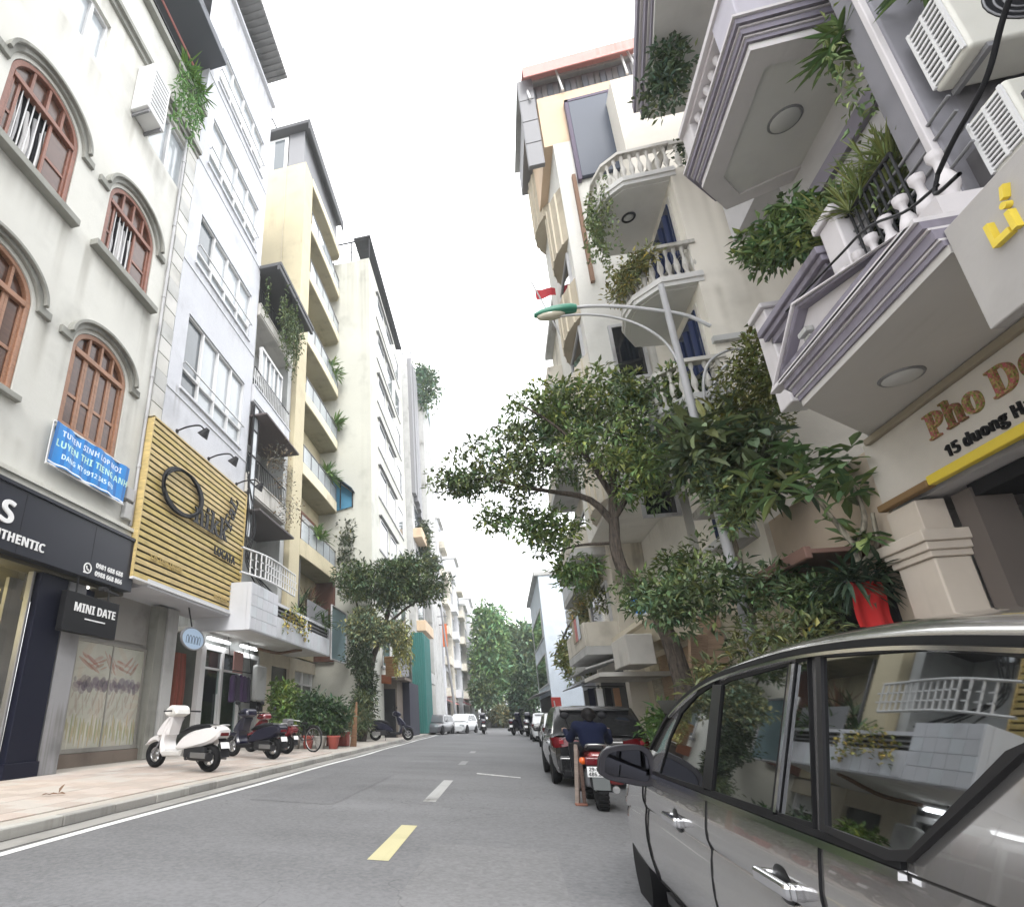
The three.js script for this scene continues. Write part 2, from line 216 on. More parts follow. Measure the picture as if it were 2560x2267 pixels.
{ const seam = mk([0.07, 0.066, 0.06], { map: T.grime }); for (const [x, w, l] of [[-5.495, 0.05, 'dark grimy seam between the gutter and the left kerb'], [-5.13, 0.03, 'dark joint between the gutter strip and the asphalt']]) { const q = []; for (let z = 8; z > -70; z -= 0.7) { const a = w * (0.5 + 0.5 * Math.abs(Math.sin(z * 1.7)) + rr(0, 0.2)), b = w * (0.5 + 0.5 * Math.abs(Math.sin((z - 0.7) * 1.7)) + 0.1); q.push([[x, z], [x + a, z], [x + b, z - 0.7], [x, z - 0.7]]); } paintLine(q, seam, 'gutter_seam', l); }
  paintLine([[[-4.2, -9.2], [-2.7, -9.0], [-2.6, -13.8], [-4.1, -14.0]]], mk([0.15, 0.15, 0.155], { map: T.asphalt, roughness: 0.92, bumpMap: T.grain, bumpScale: 0.003 }), 'road_patch', 'slightly darker rectangular asphalt patch in the left lane');
  paintLine([[[-0.9, -4.2], [0.35, -4.1], [0.4, -6.6], [-0.85, -6.7]]], mk([0.186, 0.185, 0.188], { map: T.asphalt, roughness: 0.9, bumpMap: T.grain, bumpScale: 0.003 }), 'road_patch', 'slightly paler asphalt patch beside the parked silver car'); }
const kerbMat = [M.conc, wallMat([0.4, 0.39, 0.37], T.stone), wallMat([0.46, 0.45, 0.42], T.grime)];
function kerb(name, x0, x1, label) {
  const k = structure(name, box(x0 + 0.01, x1 - 0.01, -0.1, 0.095, 12, -82), M.conc, label);
  const gs = [0, 1].map((i) => join(rbox(x0 + i * 0.006, x1 + i * 0.006, -0.08, 0.12, -0.495, 0.495, 0.018)));
  for (let i = 0; i < 46; i++) { const m = new THREE.Mesh(gs[i % 2], kerbMat[(i * 7) % 3]); m.name = numbered('kerb_stone'); m.position.set(0, rr(-0.006, 0.006), 2 - i); k.add(m); m.castShadow = m.receiveShadow = true; }
}
kerb('kerb_left', -5.66, -5.5, 'pale stone kerb along the left pavement');
kerb('kerb_right', 2.86, 3.02, 'pale stone kerb along the right pavement behind the parked cars');
{
  const walk = structure('pavement_left', box(-15, -5.66, -0.1, 0.115, 12, -82), M.walk, 'broad left pavement with pinkish paving tiles');
  const pm = [[0.47, 0.4, 0.355], [0.5, 0.44, 0.4], [0.43, 0.375, 0.335], [0.48, 0.445, 0.41]].map((c) => mk(c, { map: T.stone, bumpMap: T.rough, bumpScale: 0.002 }));
  const pg = [0, 1, 2].map((i) => join(rbox(-0.1955, 0.1955, -0.03, 0.022 + i * 0.0015, -0.2455, 0.2455, 0.006, 1)));
  let n = 0;
  for (let i = 0; i < 9; i++) for (let k = 0; k < 33; k++) { if (n++ >= 298) break; const m = new THREE.Mesh(pg[(i * 5 + k * 3) % 3], pm[Math.floor(rnd() * 4)]); m.name = numbered('paver'); m.position.set(-9.28 + i * 0.4, 0.11 + rr(-0.002, 0.002), -3.2 - k * 0.5 - (i % 2) * 0.25); m.receiveShadow = true; walk.add(m); }
  structure('pavement_right', box(3.02, 14, -0.1, 0.115, 12, -82), M.walk, 'narrow right pavement below the balconies');
  tag(obj('fallen_leaf', leaves([0, 1, 2, 3].map((i) => ({ p: V(-6.9 + rr(-0.12, 0.12), 0.15, -7.9 + rr(-0.1, 0.1)), d: V(rr(-1, 1), 0.15, rr(-1, 1)), n: V(0, 1, 0.3), l: 0.16, w: 0.06, c: [0.12, 0.06, 0.03], big: true }))), M.leaf), 'dry brown leaf litter lying alone on the left pavement', 'leaf');
}

// ------------------------------------------------------------ left 1: cream house with arched windows
const LX = -9.5;
const F = (gs, X = LX) => onLeft(gs, X);
const archPath = (K, s0, s1, y0, ys, yt) => { const p = new K(); p.moveTo(s0, y0); p.lineTo(s1, y0); p.lineTo(s1, ys); p.absellipse((s0 + s1) / 2, ys, (s1 - s0) / 2, yt - ys, 0, Math.PI, false); p.lineTo(s0, y0); return p; };
const inset = (p, d) => [p[0] + d, p[1] - d, p[2] + d, p[3], p[4] - d];
const houseA = thing('arched_window_house', 'cream rendered house with brown arched windows above the black shop front', 'house', [-9.5, 0.12, -8]);
const arches = [[8.94, 10.98, 7.72, 9.93, 10.72, 0], [5.6, 7.66, 7.72, 9.93, 10.8, 0], [9.12, 11.2, 13.3, 15.1, 16.02, 1], [5.8, 7.9, 13.2, 15.1, 16.02, 1]];
const rects = [[6.72, 7.98, 18.6, 20.4], [10.15, 12.15, 18.7, 20.95], [3.6, 4.9, 18.6, 20.4]];
{
  const holes = [...arches.map((a) => archPath(THREE.Path, ...a)), ...rects.map(([a, b, c, d]) => [[a, c], [b, c], [b, d], [a, d]])];
  const wall = obj('wall', F([ext(poly([[1.5, 5.75], [12.62, 5.75], [12.62, 23.4], [1.5, 23.4]], holes), -0.3, 0, 0, 24), box(1.5, 12.62, 0.12, 5.74, -7, -4.2), box(1.5, 12.6, 5.76, 27, -8, -0.9), box(12.45, 12.62, 5.0, 23.3, -8, -0.31)]), stained([0.61, 0.605, 0.56], 16, 24, [[-9.0, -8.75, 12.95, 2.6, 0.5], [-11.5, -11.2, 12.95, 3, 0.55], [-8.2, -7.95, 12.9, 2.4, 0.5], [-11.2, -9, 12.9, 1.1, 0.25], [-8, -5.8, 12.9, 1.1, 0.25], [-12.6, -2, 21.2, 1.8, 0.34], [-8.9, -8.6, 9.9, 2.2, 0.4], [-11.5, -11.2, 9.9, 2.4, 0.4], [-8.2, -7.9, 10, 2, 0.4], [-12.6, -2, 6.9, 0.9, 0.2], [-9.5, -9.1, 18.6, 1.6, 0.4], [-12.3, -10, 18.6, 1.3, 0.3], [-8.1, -6.6, 18.5, 1.3, 0.3]], { neg: true }), houseA);
  obj('cornice', F([box(1.5, 12.66, 21.15, 21.32, -0.05, 0.1), box(1.5, 12.68, 21.325, 21.5, -0.05, 0.2), box(1.5, 12.68, 23.42, 23.62, -0.3, 0.22)]), M.stone, houseA);
  obj('cornice', F([box(1.5, 12.66, 5.88, 6.02, -0.05, 0.1), box(1.5, 12.66, 6.024, 6.12, -0.05, 0.16)]), M.creamA, houseA);
  const q = [0, 1, 2].map((i) => F(rbox(12.06, 12.63 + i * 0.006, 0.012, 0.58, -0.02, 0.03 + i * 0.008, 0.01, 1)));
  const qm = [wallMat([0.6, 0.59, 0.55], T.grime), wallMat([0.52, 0.52, 0.5], T.grime), wallMat([0.64, 0.63, 0.6], T.grime)];
  for (let i = 0; i < 29; i++) obj('quoin', q[i % 3].map((g) => g.clone().translate(0, 6.15 + i * 0.59, 0)), qm[(i * 5) % 3], houseA);
  arches.forEach(([s0, s1, y0, ys, yt, open], ai) => {
    const a = [s0, s1, y0, ys, yt], sm = (s0 + s1) / 2;
    const w = obj('arched_window', F(ext(poly2(archPath(THREE.Shape, ...inset(a, 0.01)), [archPath(THREE.Path, ...inset(a, 0.13))]), -0.2, -0.03, 0.01, 20)), open ? M.woodRed : M.woodOrange, houseA);
    obj('back_panel', F(ext(archPath(THREE.Shape, ...inset(a, 0.1)), -0.29, -0.26, 0, 16)), open ? M.dark : M.panelBrown, w);
    const b = inset(a, 0.13), W = (b[1] - b[0]) / 4, tr = open ? M.woodRed : M.woodOrange;
    obj('transom', F([rbox(b[0], b[1], ys - 0.07, ys + 0.07, -0.19, -0.02, 0.015)]), tr, w);
    // radial bars and brown lights in the arch
    for (let i = 1; i < 4; i++) { const s = b[0] + i * W, t = (s - sm) / ((b[1] - b[0]) / 2), h = ys + (b[4] - ys) * Math.sqrt(1 - t * t); obj('fan_bar', F(box(s - 0.035, s + 0.035, ys + 0.07, h + 0.02, -0.17, -0.05)), tr, w); }
    obj('fan_panel', F(ext((() => { const p = new THREE.Shape(); p.moveTo(b[0], ys + 0.05); p.lineTo(b[1], ys + 0.05); p.absellipse(sm, ys, (b[1] - b[0]) / 2, b[4] - ys, 0, Math.PI, false); return p; })(), -0.2, -0.15, 0, 16)), M.panelBrown, w);
    const y1 = ys - 0.07, ym = y0 + (y1 - y0) * 0.46;
    const leaf = (l0, l1, d0) => { obj('mullion', F([box(l0, l0 + 0.07, y0 + 0.13, y1, d0, d0 + 0.07), box(l1 - 0.07, l1, y0 + 0.13, y1, d0, d0 + 0.07), box(l0 + 0.07, l1 - 0.07, ym - 0.05, ym + 0.03, d0 + 0.005, d0 + 0.06), box(l0 + 0.07, l1 - 0.07, y0 + 0.131, y0 + 0.22, d0 + 0.005, d0 + 0.06)]), tr, w); obj('pane', F(box(l0 + 0.065, l1 - 0.065, ym + 0.025, y1 - 0.004, d0 + 0.01, d0 + 0.03)), M.panelBrown, w); obj('pane', F(box(l0 + 0.065, l1 - 0.065, y0 + 0.21, ym - 0.045, d0 + 0.01, d0 + 0.03)), M.panelBrown, w); };
    if (!open) for (let i = 0; i < 4; i++) leaf(b[0] + i * W + 0.004, b[0] + (i + 1) * W - 0.004, -0.15);
    else {
      leaf(b[0] + 3 * W - 0.25, b[1] - 0.004, -0.15); leaf(b[0] + 0.004, b[0] + W * 0.55, -0.15);
      for (let i = 0; i < 9; i++) { const s = b[0] + W * 0.7 + i * W * 0.24; obj('curtain', F(pipe([[s, y0 + 0.1, -0.23], [s + 0.03, y0 + 0.8, -0.22], [s - 0.02, y1 - rr(0.05, 0.7), -0.235]], rr(0.04, 0.06), 8, 5)), i % 4 === 2 ? M.dark : i % 4 === 1 ? M.pole : M.curtain, w); }
      for (let i = 0; i < 6; i++) { const s = b[0] + W * 0.75 + i * W * 0.37; obj('window_bar', F(box(s - 0.012, s + 0.012, y0 + 0.13, y1, -0.14, -0.115)), M.whiteMetal, w); }
    }
    // hood mould with ears, and a weathered key block
    const hood = new THREE.Shape(), h0 = 0.1, h1 = 0.27, cx = sm, rx = (s1 - s0) / 2;
    hood.moveTo(s1 + h0, ys); hood.lineTo(s1 + h0 + 0.38, ys); hood.lineTo(s1 + h0 + 0.38, ys + 0.2); hood.lineTo(s1 + h1, ys + 0.2);
    hood.absellipse(cx, ys + 0.2, rx + h1, yt - ys + h1 - 0.2, 0, Math.PI, false); hood.lineTo(s0 - h0 - 0.38, ys + 0.2); hood.lineTo(s0 - h0 - 0.38, ys); hood.lineTo(s0 - h0, ys); hood.absellipse(cx, ys, rx + h0, yt - ys + h0, Math.PI, 0, true);
    obj('hood_mould', F([ext(hood, -0.02, 0.1, 0.012, 20)]), M.stone, houseA);
    const hood2 = new THREE.Shape(); hood2.moveTo(s1 + h1 - 0.09, ys + 0.2); hood2.lineTo(s1 + h1, ys + 0.2); hood2.absellipse(cx, ys + 0.2, rx + h1, yt - ys + h1 - 0.2, 0, Math.PI, false); hood2.lineTo(s0 - h1 + 0.09, ys + 0.2); hood2.absellipse(cx, ys + 0.2, rx + h1 - 0.09, yt - ys + h1 - 0.29, Math.PI, 0, true);
    obj('hood_lip', F(ext(hood2, 0.1, 0.2, 0.012, 20)), M.stone, houseA);
    if (open) obj('sill', F([rbox(s0 - 0.32, s1 + 0.3, y0 - 0.34, y0 - 0.14, -0.05, 0.24, 0.02), box(s0 - 0.2, s1 + 0.2, y0 - 0.139, y0, -0.2, 0.1)]), M.stone, houseA);
    else obj('sill', F(rbox(s0 - 0.1, s1 + 0.18, y0 - 0.14, y0, -0.2, 0.14, 0.02)), M.stone, houseA);
  });
  rects.forEach(([a, b, c, d]) => {
    const w = obj('window', F([box(a, b, d - 0.08, d, -0.25, -0.1), box(a, b, c, c + 0.08, -0.25, -0.1), box(a, a + 0.08, c + 0.08, d - 0.08, -0.25, -0.1), box(b - 0.08, b, c + 0.08, d - 0.08, -0.25, -0.1), box((a + b) / 2 - 0.05, (a + b) / 2 + 0.05, c + 0.08, d - 0.08, -0.24, -0.09)]), M.whiteMetal, houseA);
    obj('pane', F(box(a + 0.08, (a + b) / 2 - 0.05, c + 0.08, d - 0.08, -0.22, -0.2)), M.glassPale, w); obj('pane', F(box((a + b) / 2 + 0.05, b - 0.08, c + 0.08, d - 0.08, -0.22, -0.2)), M.glassPale, w);
  });
  obj('downpipe', F([bar([11.9, 6.2, 0.06], [11.9, 21.1, 0.06], 0.045), ...[8, 11, 14, 17, 20].map((y) => cyl(11.9, y, 0.06, 0.06, 0.08))]), M.pole, houseA);
  obj('meter_box', F(rbox(11.5, 11.8, 6.3, 6.75, 0.01, 0.16, 0.02)), M.slab, houseA); obj('meter_box', F(rbox(11.48, 11.82, 6.85, 7.2, 0.01, 0.14, 0.02)), M.pole, houseA);
  // top terrace under a dark eave with a pink awning lining
  obj('terrace', F([box(1.5, 12.5, 23.63, 26.3, -2.4, -2.2)]), M.dark, houseA);
  obj('eave', F([rbox(1.5, 12.75, 26.35, 26.75, -2.5, 0.75, 0.03)]), mk([0.07, 0.075, 0.09], { roughness: 0.6 }), houseA);
  obj('awning', F([ext(poly([[1.5, 0], [12.55, 0], [12.55, 0.06], [1.5, 0.06]]), 0, 0.72).rotateX(-0.95).translate(0, 26.3, -0.55)]), M.pink, houseA);
  obj('terrace_rail', F([box(1.5, 12.5, 24.3, 24.36, -0.05, 0.0), box(1.5, 12.5, 23.9, 23.94, -0.05, 0.0)]), M.iron, houseA);
}
function poly2(shape, holes) { shape.holes.push(...holes); return shape; }
{
  const pl = [];
  for (let i = 0; i < 16; i++) rosette([LX + rr(-0.1, 0.2), rr(23.7, 24.2), -rr(10.9, 12.3)], 14, 0.7, 0.07, [0.12, 0.24, 0.04], [-0.9, 0.9], pl);
  const pts = []; for (let i = 0; i < 12; i++) pts.push([LX + 0.25, rr(23.2, 23.9), -rr(10.9, 12.4)]); strands(pts, 3.1, 16, [0.1, 0.22, 0.05], pl, 0.26, 0.07);
  tag(obj('hanging_plant', leaves(pl), M.leaf), 'bright green plant trailing from the top terrace of the cream house', 'plant');
  const ac = thing('air_conditioner', 'white air conditioner boxed on the cream house beside an upper window', 'air conditioner', [LX + 0.3, 18.6, -9.65]);
  obj('casing', F(rbox(9.2, 10.08, 18.72, 20.65, 0.01, 0.62, 0.04)), M.whiteMetal, ac);
  for (let i = 0; i < 9; i++) obj('vent_slat', F(box(9.3, 9.98, 18.95 + i * 0.18, 19.02 + i * 0.18, 0.62, 0.64)), M.pole, ac);
  for (const s of [9.3, 9.9]) obj('bracket', F([box(s, s + 0.06, 18.6, 18.715, 0, 0.6)]), M.greyMetal, ac);
  // blue banner
  const bt = canvasTex(512, 200, (x, w, h) => { const g = x; g.fillStyle = '#2f86cf'; g.fillRect(0, 0, w, h); g.fillStyle = '#2a6fb5'; for (let i = 0; i < 9; i++) g.fillRect(i * 61, 0, 18, h); g.fillStyle = '#d9e2f2'; g.font = 'bold 40px sans-serif'; g.fillText('TUYEN SINH LOP MOI', 44, 52); g.fillStyle = '#bfe6d4'; g.font = 'bold 46px sans-serif'; g.fillText('LUYEN THI TIENG ANH', 20, 108); g.fillStyle = '#d8ecf6'; g.font = 'bold 34px sans-serif'; g.fillText('DANG KY 0912 345 678', 60, 158); g.fillStyle = '#e9eef4'; g.fillRect(0, h - 12, w, 7); });
  const bn = thing('banner', 'bright blue printed banner hung below the lower arched window', 'banner', [LX + 0.15, 6.6, -10]);
  const cloth = new THREE.PlaneGeometry(2.62, 1.02, 40, 10); { const p = cloth.attributes.position; for (let i = 0; i < p.count; i++) p.setZ(i, 0.035 * Math.sin(p.getX(i) * 5 + p.getY(i) * 2) + 0.02 * Math.sin(p.getX(i) * 13)); cloth.computeVertexNormals(); }
  obj('cloth', F(cloth.translate(10.02, 7.12, 0.22)), printed(bt, { side: THREE.DoubleSide, roughness: 0.6 }), bn, true);
  obj('batten', F([box(8.7, 11.34, 7.62, 7.66, 0.16, 0.2), box(8.7, 11.34, 6.58, 6.62, 0.16, 0.2), box(8.72, 8.76, 6.58, 7.66, 0.13, 0.16), box(11.28, 11.32, 6.58, 7.66, 0.13, 0.16)]), M.whiteMetal, bn);
}
// ------------------------------------------------------------ black shop under the cream house
{
  const sh = thing('shop_front', 'black shop front with a wide sign fascia below the arched windows', 'shop front', [-9.6, 0.12, -8]);
  obj('fascia', F([rbox(1.5, 12.12, 4.4, 5.74, -0.4, 0.22, 0.015), box(1.5, 12.12, 5.742, 5.82, -0.3, 0.26)]), M.fascia, sh);
  for (let i = 1; i < 6; i++) obj('fascia_joint', F(box(i * 2.1 - 0.006, i * 2.1 + 0.006, 4.42, 5.7, 0.22, 0.223)), M.black, sh);
  const wm = mk([0.8, 0.8, 0.8], { roughness: 0.4 });
  obj('big_letter', F(text3('S', 0.5, 0.04).scale(1, 0.95, 1).translate(7.83, 4.93, 0.222), LX), wm, sh);
  obj('small_lettering', F(text3('AUTHENTIC', 0.19, 0.02).translate(7.62, 4.6, 0.222), LX), wm, sh);
  const ring = ext(poly2(new THREE.Shape().absellipse(10.42, 4.62, 0.13, 0.13, 0, 6.283), [new THREE.Path().absellipse(10.42, 4.62, 0.1, 0.1, 0, 6.283)]), 0.222, 0.235);
  obj('phone_icon', F([ring, box(10.3, 10.38, 4.49, 4.53, 0.222, 0.233), pipe([[10.37, 4.67, 0.23], [10.4, 4.6, 0.23], [10.47, 4.57, 0.23]], 0.02, 10, 5)]), wm, sh);
  obj('contact_line', F(text3('0981 688 688', 0.12, 0.012, sans).translate(10.68, 4.7, 0.222)), wm, sh); obj('contact_line', F(text3('0988 668 866', 0.12, 0.012, sans).translate(10.68, 4.5, 0.222)), wm, sh);
  obj('soffit', F(box(1.5, 12.1, 4.3, 4.39, -4.2, 0)), mk([0.06, 0.055, 0.04]), sh);
  obj('column', F([rbox(9.42, 10.22, 0.12, 4.29, -0.22, -0.04, 0.02), rbox(9.38, 10.26, 0.12, 0.42, -0.26, 0.0, 0.01), box(9.42, 11.4, 3.7, 4.28, -0.5, -0.3)]), M.navy, sh);
  obj('column', F([rbox(9.3, 9.36, 0.12, 4.29, -0.3, -0.15, 0.01)]), M.greyMetal, sh);
  obj('pilaster', F([rbox(10.28, 10.85, 0.12, 4.29, -0.9, -0.06, 0.015), box(9.6, 10.27, 0.12, 4.29, -1.2, -1.1)]), wallMat([0.3, 0.3, 0.31], T.grime), sh);
  // lit display behind glass
  const inT = canvasTex(256, 256, (x, w, h) => { x.fillStyle = '#3c3520'; x.fillRect(0, 0, w, h); x.fillStyle = '#8a6f2c'; x.fillRect(0, 0, w, 96); for (let i = 0; i < 60; i++) { x.fillStyle = ['#2e4a66', '#c8cfd6', '#1d2430', '#7d8a3c', '#b9b26a', '#55626e'][i % 6]; x.fillRect((i * 53) % 250, 110 + (i * 37) % 130, 12 + (i * 7) % 18, 10 + (i * 11) % 26); } });
  obj('interior', F([box(1.5, 9.7, 0.12, 4.29, -4.1, -4)]), mk([0.42, 0.3, 0.06]), sh);
  for (let k = 0; k < 4; k++) { obj('shelf', F(box(3, 9.6, 0.9 + k * 0.75, 0.95 + k * 0.75, -3.9, -3.3)), mk([0.4, 0.33, 0.2]), sh); for (let i = 0; i < 14; i++) { const s = 3.2 + i * 0.45 + rr(0, 0.1), c = [[0.05, 0.1, 0.2], [0.5, 0.5, 0.5], [0.03, 0.03, 0.05], [0.3, 0.3, 0.06], [0.5, 0.45, 0.2]][(i + k) % 5]; obj('shoe_box', F(rbox(s, s + rr(0.25, 0.36), 0.955 + k * 0.75, 1.15 + k * 0.75 + rr(0, 0.2), -3.8, -3.4, 0.01, 1)), mk(c, { roughness: 0.6 }), sh); } }
  obj('glass', F([box(1.5, 9.41, 0.3, 4.2, -0.2, -0.185)]), new THREE.MeshPhysicalMaterial({ color: 0xffffff, transmission: 1, roughness: 0.03, thickness: 0, ior: 1.5 }), sh);
  const strip = glow([1, 0.82, 0.3], 1.2);
  for (const [y, s0, s1] of [[3.95, 5.5, 9.6], [3.25, 6, 9.5]]) { obj('strip_light', F(box(s0, s1, y, y + 0.07, -1.42, -1.3)), strip, sh); const l = new THREE.PointLight(new THREE.Color(1, 0.82, 0.3), 1.4, 8); l.position.set(LX - 1.5, y - 0.1, -8.3); scene.add(l); }
  const dl = glow([1, 0.98, 0.9], 6);
  for (const [s, d] of [[8.5, -0.45], [10.9, -0.2]]) { obj('downlight', F([cyl(s, 4.285, d, 0.1, 0.03)]), dl, sh); const l = new THREE.SpotLight(new THREE.Color(1, 0.95, 0.85), 3, 6, 0.9, 0.6); l.position.set(LX + d, 4.25, -s); l.target.position.set(LX + d, 0, -s); scene.add(l, l.target); }
  const hs = thing('hanging_sign', 'small black box sign hanging under the end of the black fascia', 'sign', [-9.3, 3.0, -10.9]);
  obj('box', F(rbox(9.95, 11.75, 3.1, 4.0, 0.05, 0.22, 0.015)), M.black, hs);
  obj('lettering', F(text3('MINI DATE', 0.2, 0.012).translate(10.2, 3.58, 0.222)), wm, hs); obj('underline', F(box(10.6, 11.3, 3.43, 3.46, 0.222, 0.23)), wm, hs);
  obj('hanger', F([bar([10.3, 4.0, 0.13], [10.3, 4.4, 0.13], 0.02), bar([11.4, 4.0, 0.13], [11.4, 4.4, 0.13], 0.02)]), M.iron, hs);
  const lamp = thing('spotlight', 'small black spotlight under the fascia above the hanging sign', 'lamp', [-9.2, 4.15, -10.9]);
  obj('body', F([cyl(10.95, 4.22, 0.3, 0.06, 0.16, 'z'), bar([10.95, 4.22, 0.3], [11.3, 4.12, 0.5], 0.03)]), M.iron, lamp);
}
// ------------------------------------------------------------ ground floor: poster window, pillars, glass door shop
{
  const sh = thing('poster_window', 'large shop window covered by a faded floral mural between grey pillars', 'shop window', [-10.5, 0.12, -13.2]);
  const mt = canvasTex(512, 512, (x, w, h) => { x.fillStyle = '#b9b8ac'; x.fillRect(0, 0, w, h); const q = (c, a, f) => { x.globalAlpha = a; x.fillStyle = c; x.beginPath(); f(); x.fill(); x.globalAlpha = 1; }; for (let i = 0; i < 70; i++) q(['#a9a79a', '#c6c5ba', '#aeb3a6', '#bcae9d'][i % 4], 0.4, () => x.ellipse((i * 97) % w, (i * 61) % h, 40 + i % 30, 16, i, 0, 6.3)); for (let i = 0; i < 26; i++) q(['#8a4038', '#9a5a50', '#a8756a', '#7d4a40'][i % 4], 0.32, () => x.ellipse(60 + (i * 83) % 400, 70 + (i * 31) % 60, 20 + (i * 17) % 44, 4 + i % 7, [0.5, -0.4, 0.9, 0.2, -0.8][i % 5], 0, 6.3)); for (let i = 0; i < 60; i++) q(['#4a4450', '#5b5264', '#6a5f6c', '#54464c', '#7a6a70'][i % 5], 0.3, () => x.ellipse(20 + (i * 71) % 480, 185 + (i * 23) % 44, 9 + (i * 7) % 22, 12 + (i * 5) % 22, (i * 0.7) % 3, 0, 6.3)); for (let i = 0; i < 34; i++) q(['#7a5a52', '#8a7068', '#9a8a80'][i % 3], 0.22, () => x.ellipse(20 + (i * 97) % 470, 260 + (i * 37) % 110, 4 + i % 6, 18 + (i * 11) % 40, [0.3, -0.2, 0.6][i % 3], 0, 6.3)); for (let i = 0; i < 46; i++) q(['#8f8a56', '#a49a6a', '#d9d6c6', '#7f8c5c', '#b79a6e'][i % 5], 0.5, () => x.ellipse(10 + i * 11, 400 + (i * 29) % 70, 5, 30 + (i * 13) % 40, 0, 0, 6.3)); });
  const X = -10.5, G = (g) => F(g, X);
  obj('mural', G(panelUV(2.8, 2.62).translate(13.28, 1.85, 0.02)), printed(mt, { roughness: 0.25 }), sh, true);
  obj('frame', G([box(11.76, 14.8, 3.17, 3.24, -0.1, 0.04), box(11.76, 14.8, 0.44, 0.54, -0.1, 0.08), box(11.78, 11.88, 0.54, 3.17, -0.1, 0.05), box(14.68, 14.78, 0.54, 3.17, -0.1, 0.05), box(13.25, 13.3, 0.54, 3.17, -0.05, 0.035)]), wallMat([0.34, 0.33, 0.3], T.grime), sh);
  obj('plinth', G([box(11.76, 15, 0.12, 0.43, -0.1, 0.14)]), mk([0.2, 0.16, 0.13], { map: T.grime }), sh);
  obj('upper_panel', G([box(11.76, 14.8, 3.25, 4.6, -0.12, -0.02), box(12.0, 14.6, 3.35, 4.2, -0.02, 0.03)]), M.conc, sh);
  obj('pillar', G([rbox(14.8, 15.25, 0.12, 4.6, -0.15, 0.3, 0.02)]), wallMat([0.28, 0.28, 0.25], T.grime), sh);
  obj('pillar', G([rbox(15.3, 15.85, 0.12, 4.6, -0.1, 0.35, 0.02)]), M.slab, sh);
  obj('pillar', G([rbox(11.5, 11.75, 0.12, 4.6, -0.2, 0.05, 0.02)]), wallMat([0.36, 0.36, 0.36], T.grime), sh);
  const bk = thing('side_entry', 'dim brown entry with hanging drapes between the mural window and the glass door', 'doorway', [-11, 0.12, -17]);
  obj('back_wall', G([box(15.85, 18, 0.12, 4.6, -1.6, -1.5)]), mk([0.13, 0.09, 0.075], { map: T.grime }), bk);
  obj('door_leaf', G([rbox(15.95, 16.75, 0.14, 3.6, -0.5, -0.42, 0.01)]), mk([0.16, 0.16, 0.17], { map: T.grime }), bk);
  for (let i = 0; i < 5; i++) obj('drape', G(pipe([[17.0 + i * 0.13, 3.4, -0.35], [16.98 + i * 0.15, 2.2, -0.32], [16.95 + i * 0.14, 0.9, -0.36]], 0.075, 10, 6)), i % 2 ? mk([0.28, 0.08, 0.06], { roughness: 0.95 }) : mk([0.22, 0.07, 0.05], { roughness: 0.95 }), bk);
  const gs = thing('glass_shop', 'white framed glass shop front under the tiled white balcony', 'shop front', [-10.5, 0.12, -20]);
  obj('post', G([rbox(17.85, 18.2, 0.12, 3.85, -0.08, 0.14, 0.02)]), M.whiteMetal, gs); obj('post', G([rbox(19.5, 19.68, 0.12, 3.85, -0.08, 0.1, 0.02)]), M.whiteMetal, gs); obj('post', G([rbox(21.05, 21.2, 0.12, 3.85, -0.08, 0.1, 0.02)]), M.whiteMetal, gs); obj('post', G([rbox(22.8, 23.0, 0.12, 3.85, -0.08, 0.1, 0.02)]), M.slab, gs);
  obj('head_frame', G([box(18.2, 22.8, 3.65, 3.85, -0.06, 0.08), box(18.2, 21.05, 2.95, 3.03, -0.04, 0.06)]), M.whiteMetal, gs);
  const clear = new THREE.MeshPhysicalMaterial({ color: 0xd8e4e2, transmission: 1, roughness: 0.02, thickness: 0, ior: 1.5 });
  obj('pane', G(box(18.2, 19.5, 0.2, 2.95, -0.01, 0.005)), clear, gs); obj('pane', G(box(19.68, 21.05, 0.2, 2.95, -0.01, 0.005)), clear, gs); obj('pane', G(box(18.2, 19.5, 3.03, 3.65, -0.01, 0.005)), M.glassDark, gs); obj('pane', G(box(19.68, 21.05, 3.03, 3.65, -0.01, 0.005)), M.glassDark, gs);
  obj('handle', G([bar([19.34, 0.6, 0.06], [19.34, 2.1, 0.06], 0.03)]), M.whiteMetal, gs);
  obj('interior', G([box(18, 31, 0.12, 4.4, -4.1, -4), box(18, 31, 0.1, 0.14, -4, -0.1), box(17.9, 18.0, 0.12, 4.4, -4, -0.1)]), mk([0.12, 0.13, 0.12], { map: T.grime }), gs);
  obj('table', G([box(18.5, 19.3, 0.85, 0.9, -1.2, -0.6), bar([18.55, 0.12, -0.65], [18.55, 0.85, -0.65], 0.025), bar([19.25, 0.12, -0.65], [19.25, 0.85, -0.65], 0.025), bar([18.55, 0.12, -1.15], [18.55, 0.85, -1.15], 0.025), bar([19.25, 0.12, -1.15], [19.25, 0.85, -1.15], 0.025)]), M.whiteMetal, gs);
  obj('shelving', G([0.6, 1.1, 1.6, 2.1].map((y) => box(19.9, 22.5, y, y + 0.04, -3.9, -3.3)).concat([box(19.9, 19.95, 0.12, 2.4, -3.9, -3.3), box(22.45, 22.5, 0.12, 2.4, -3.9, -3.3)])), M.pole, gs);
  const tube = glow([0.95, 0.98, 1], 3.2);
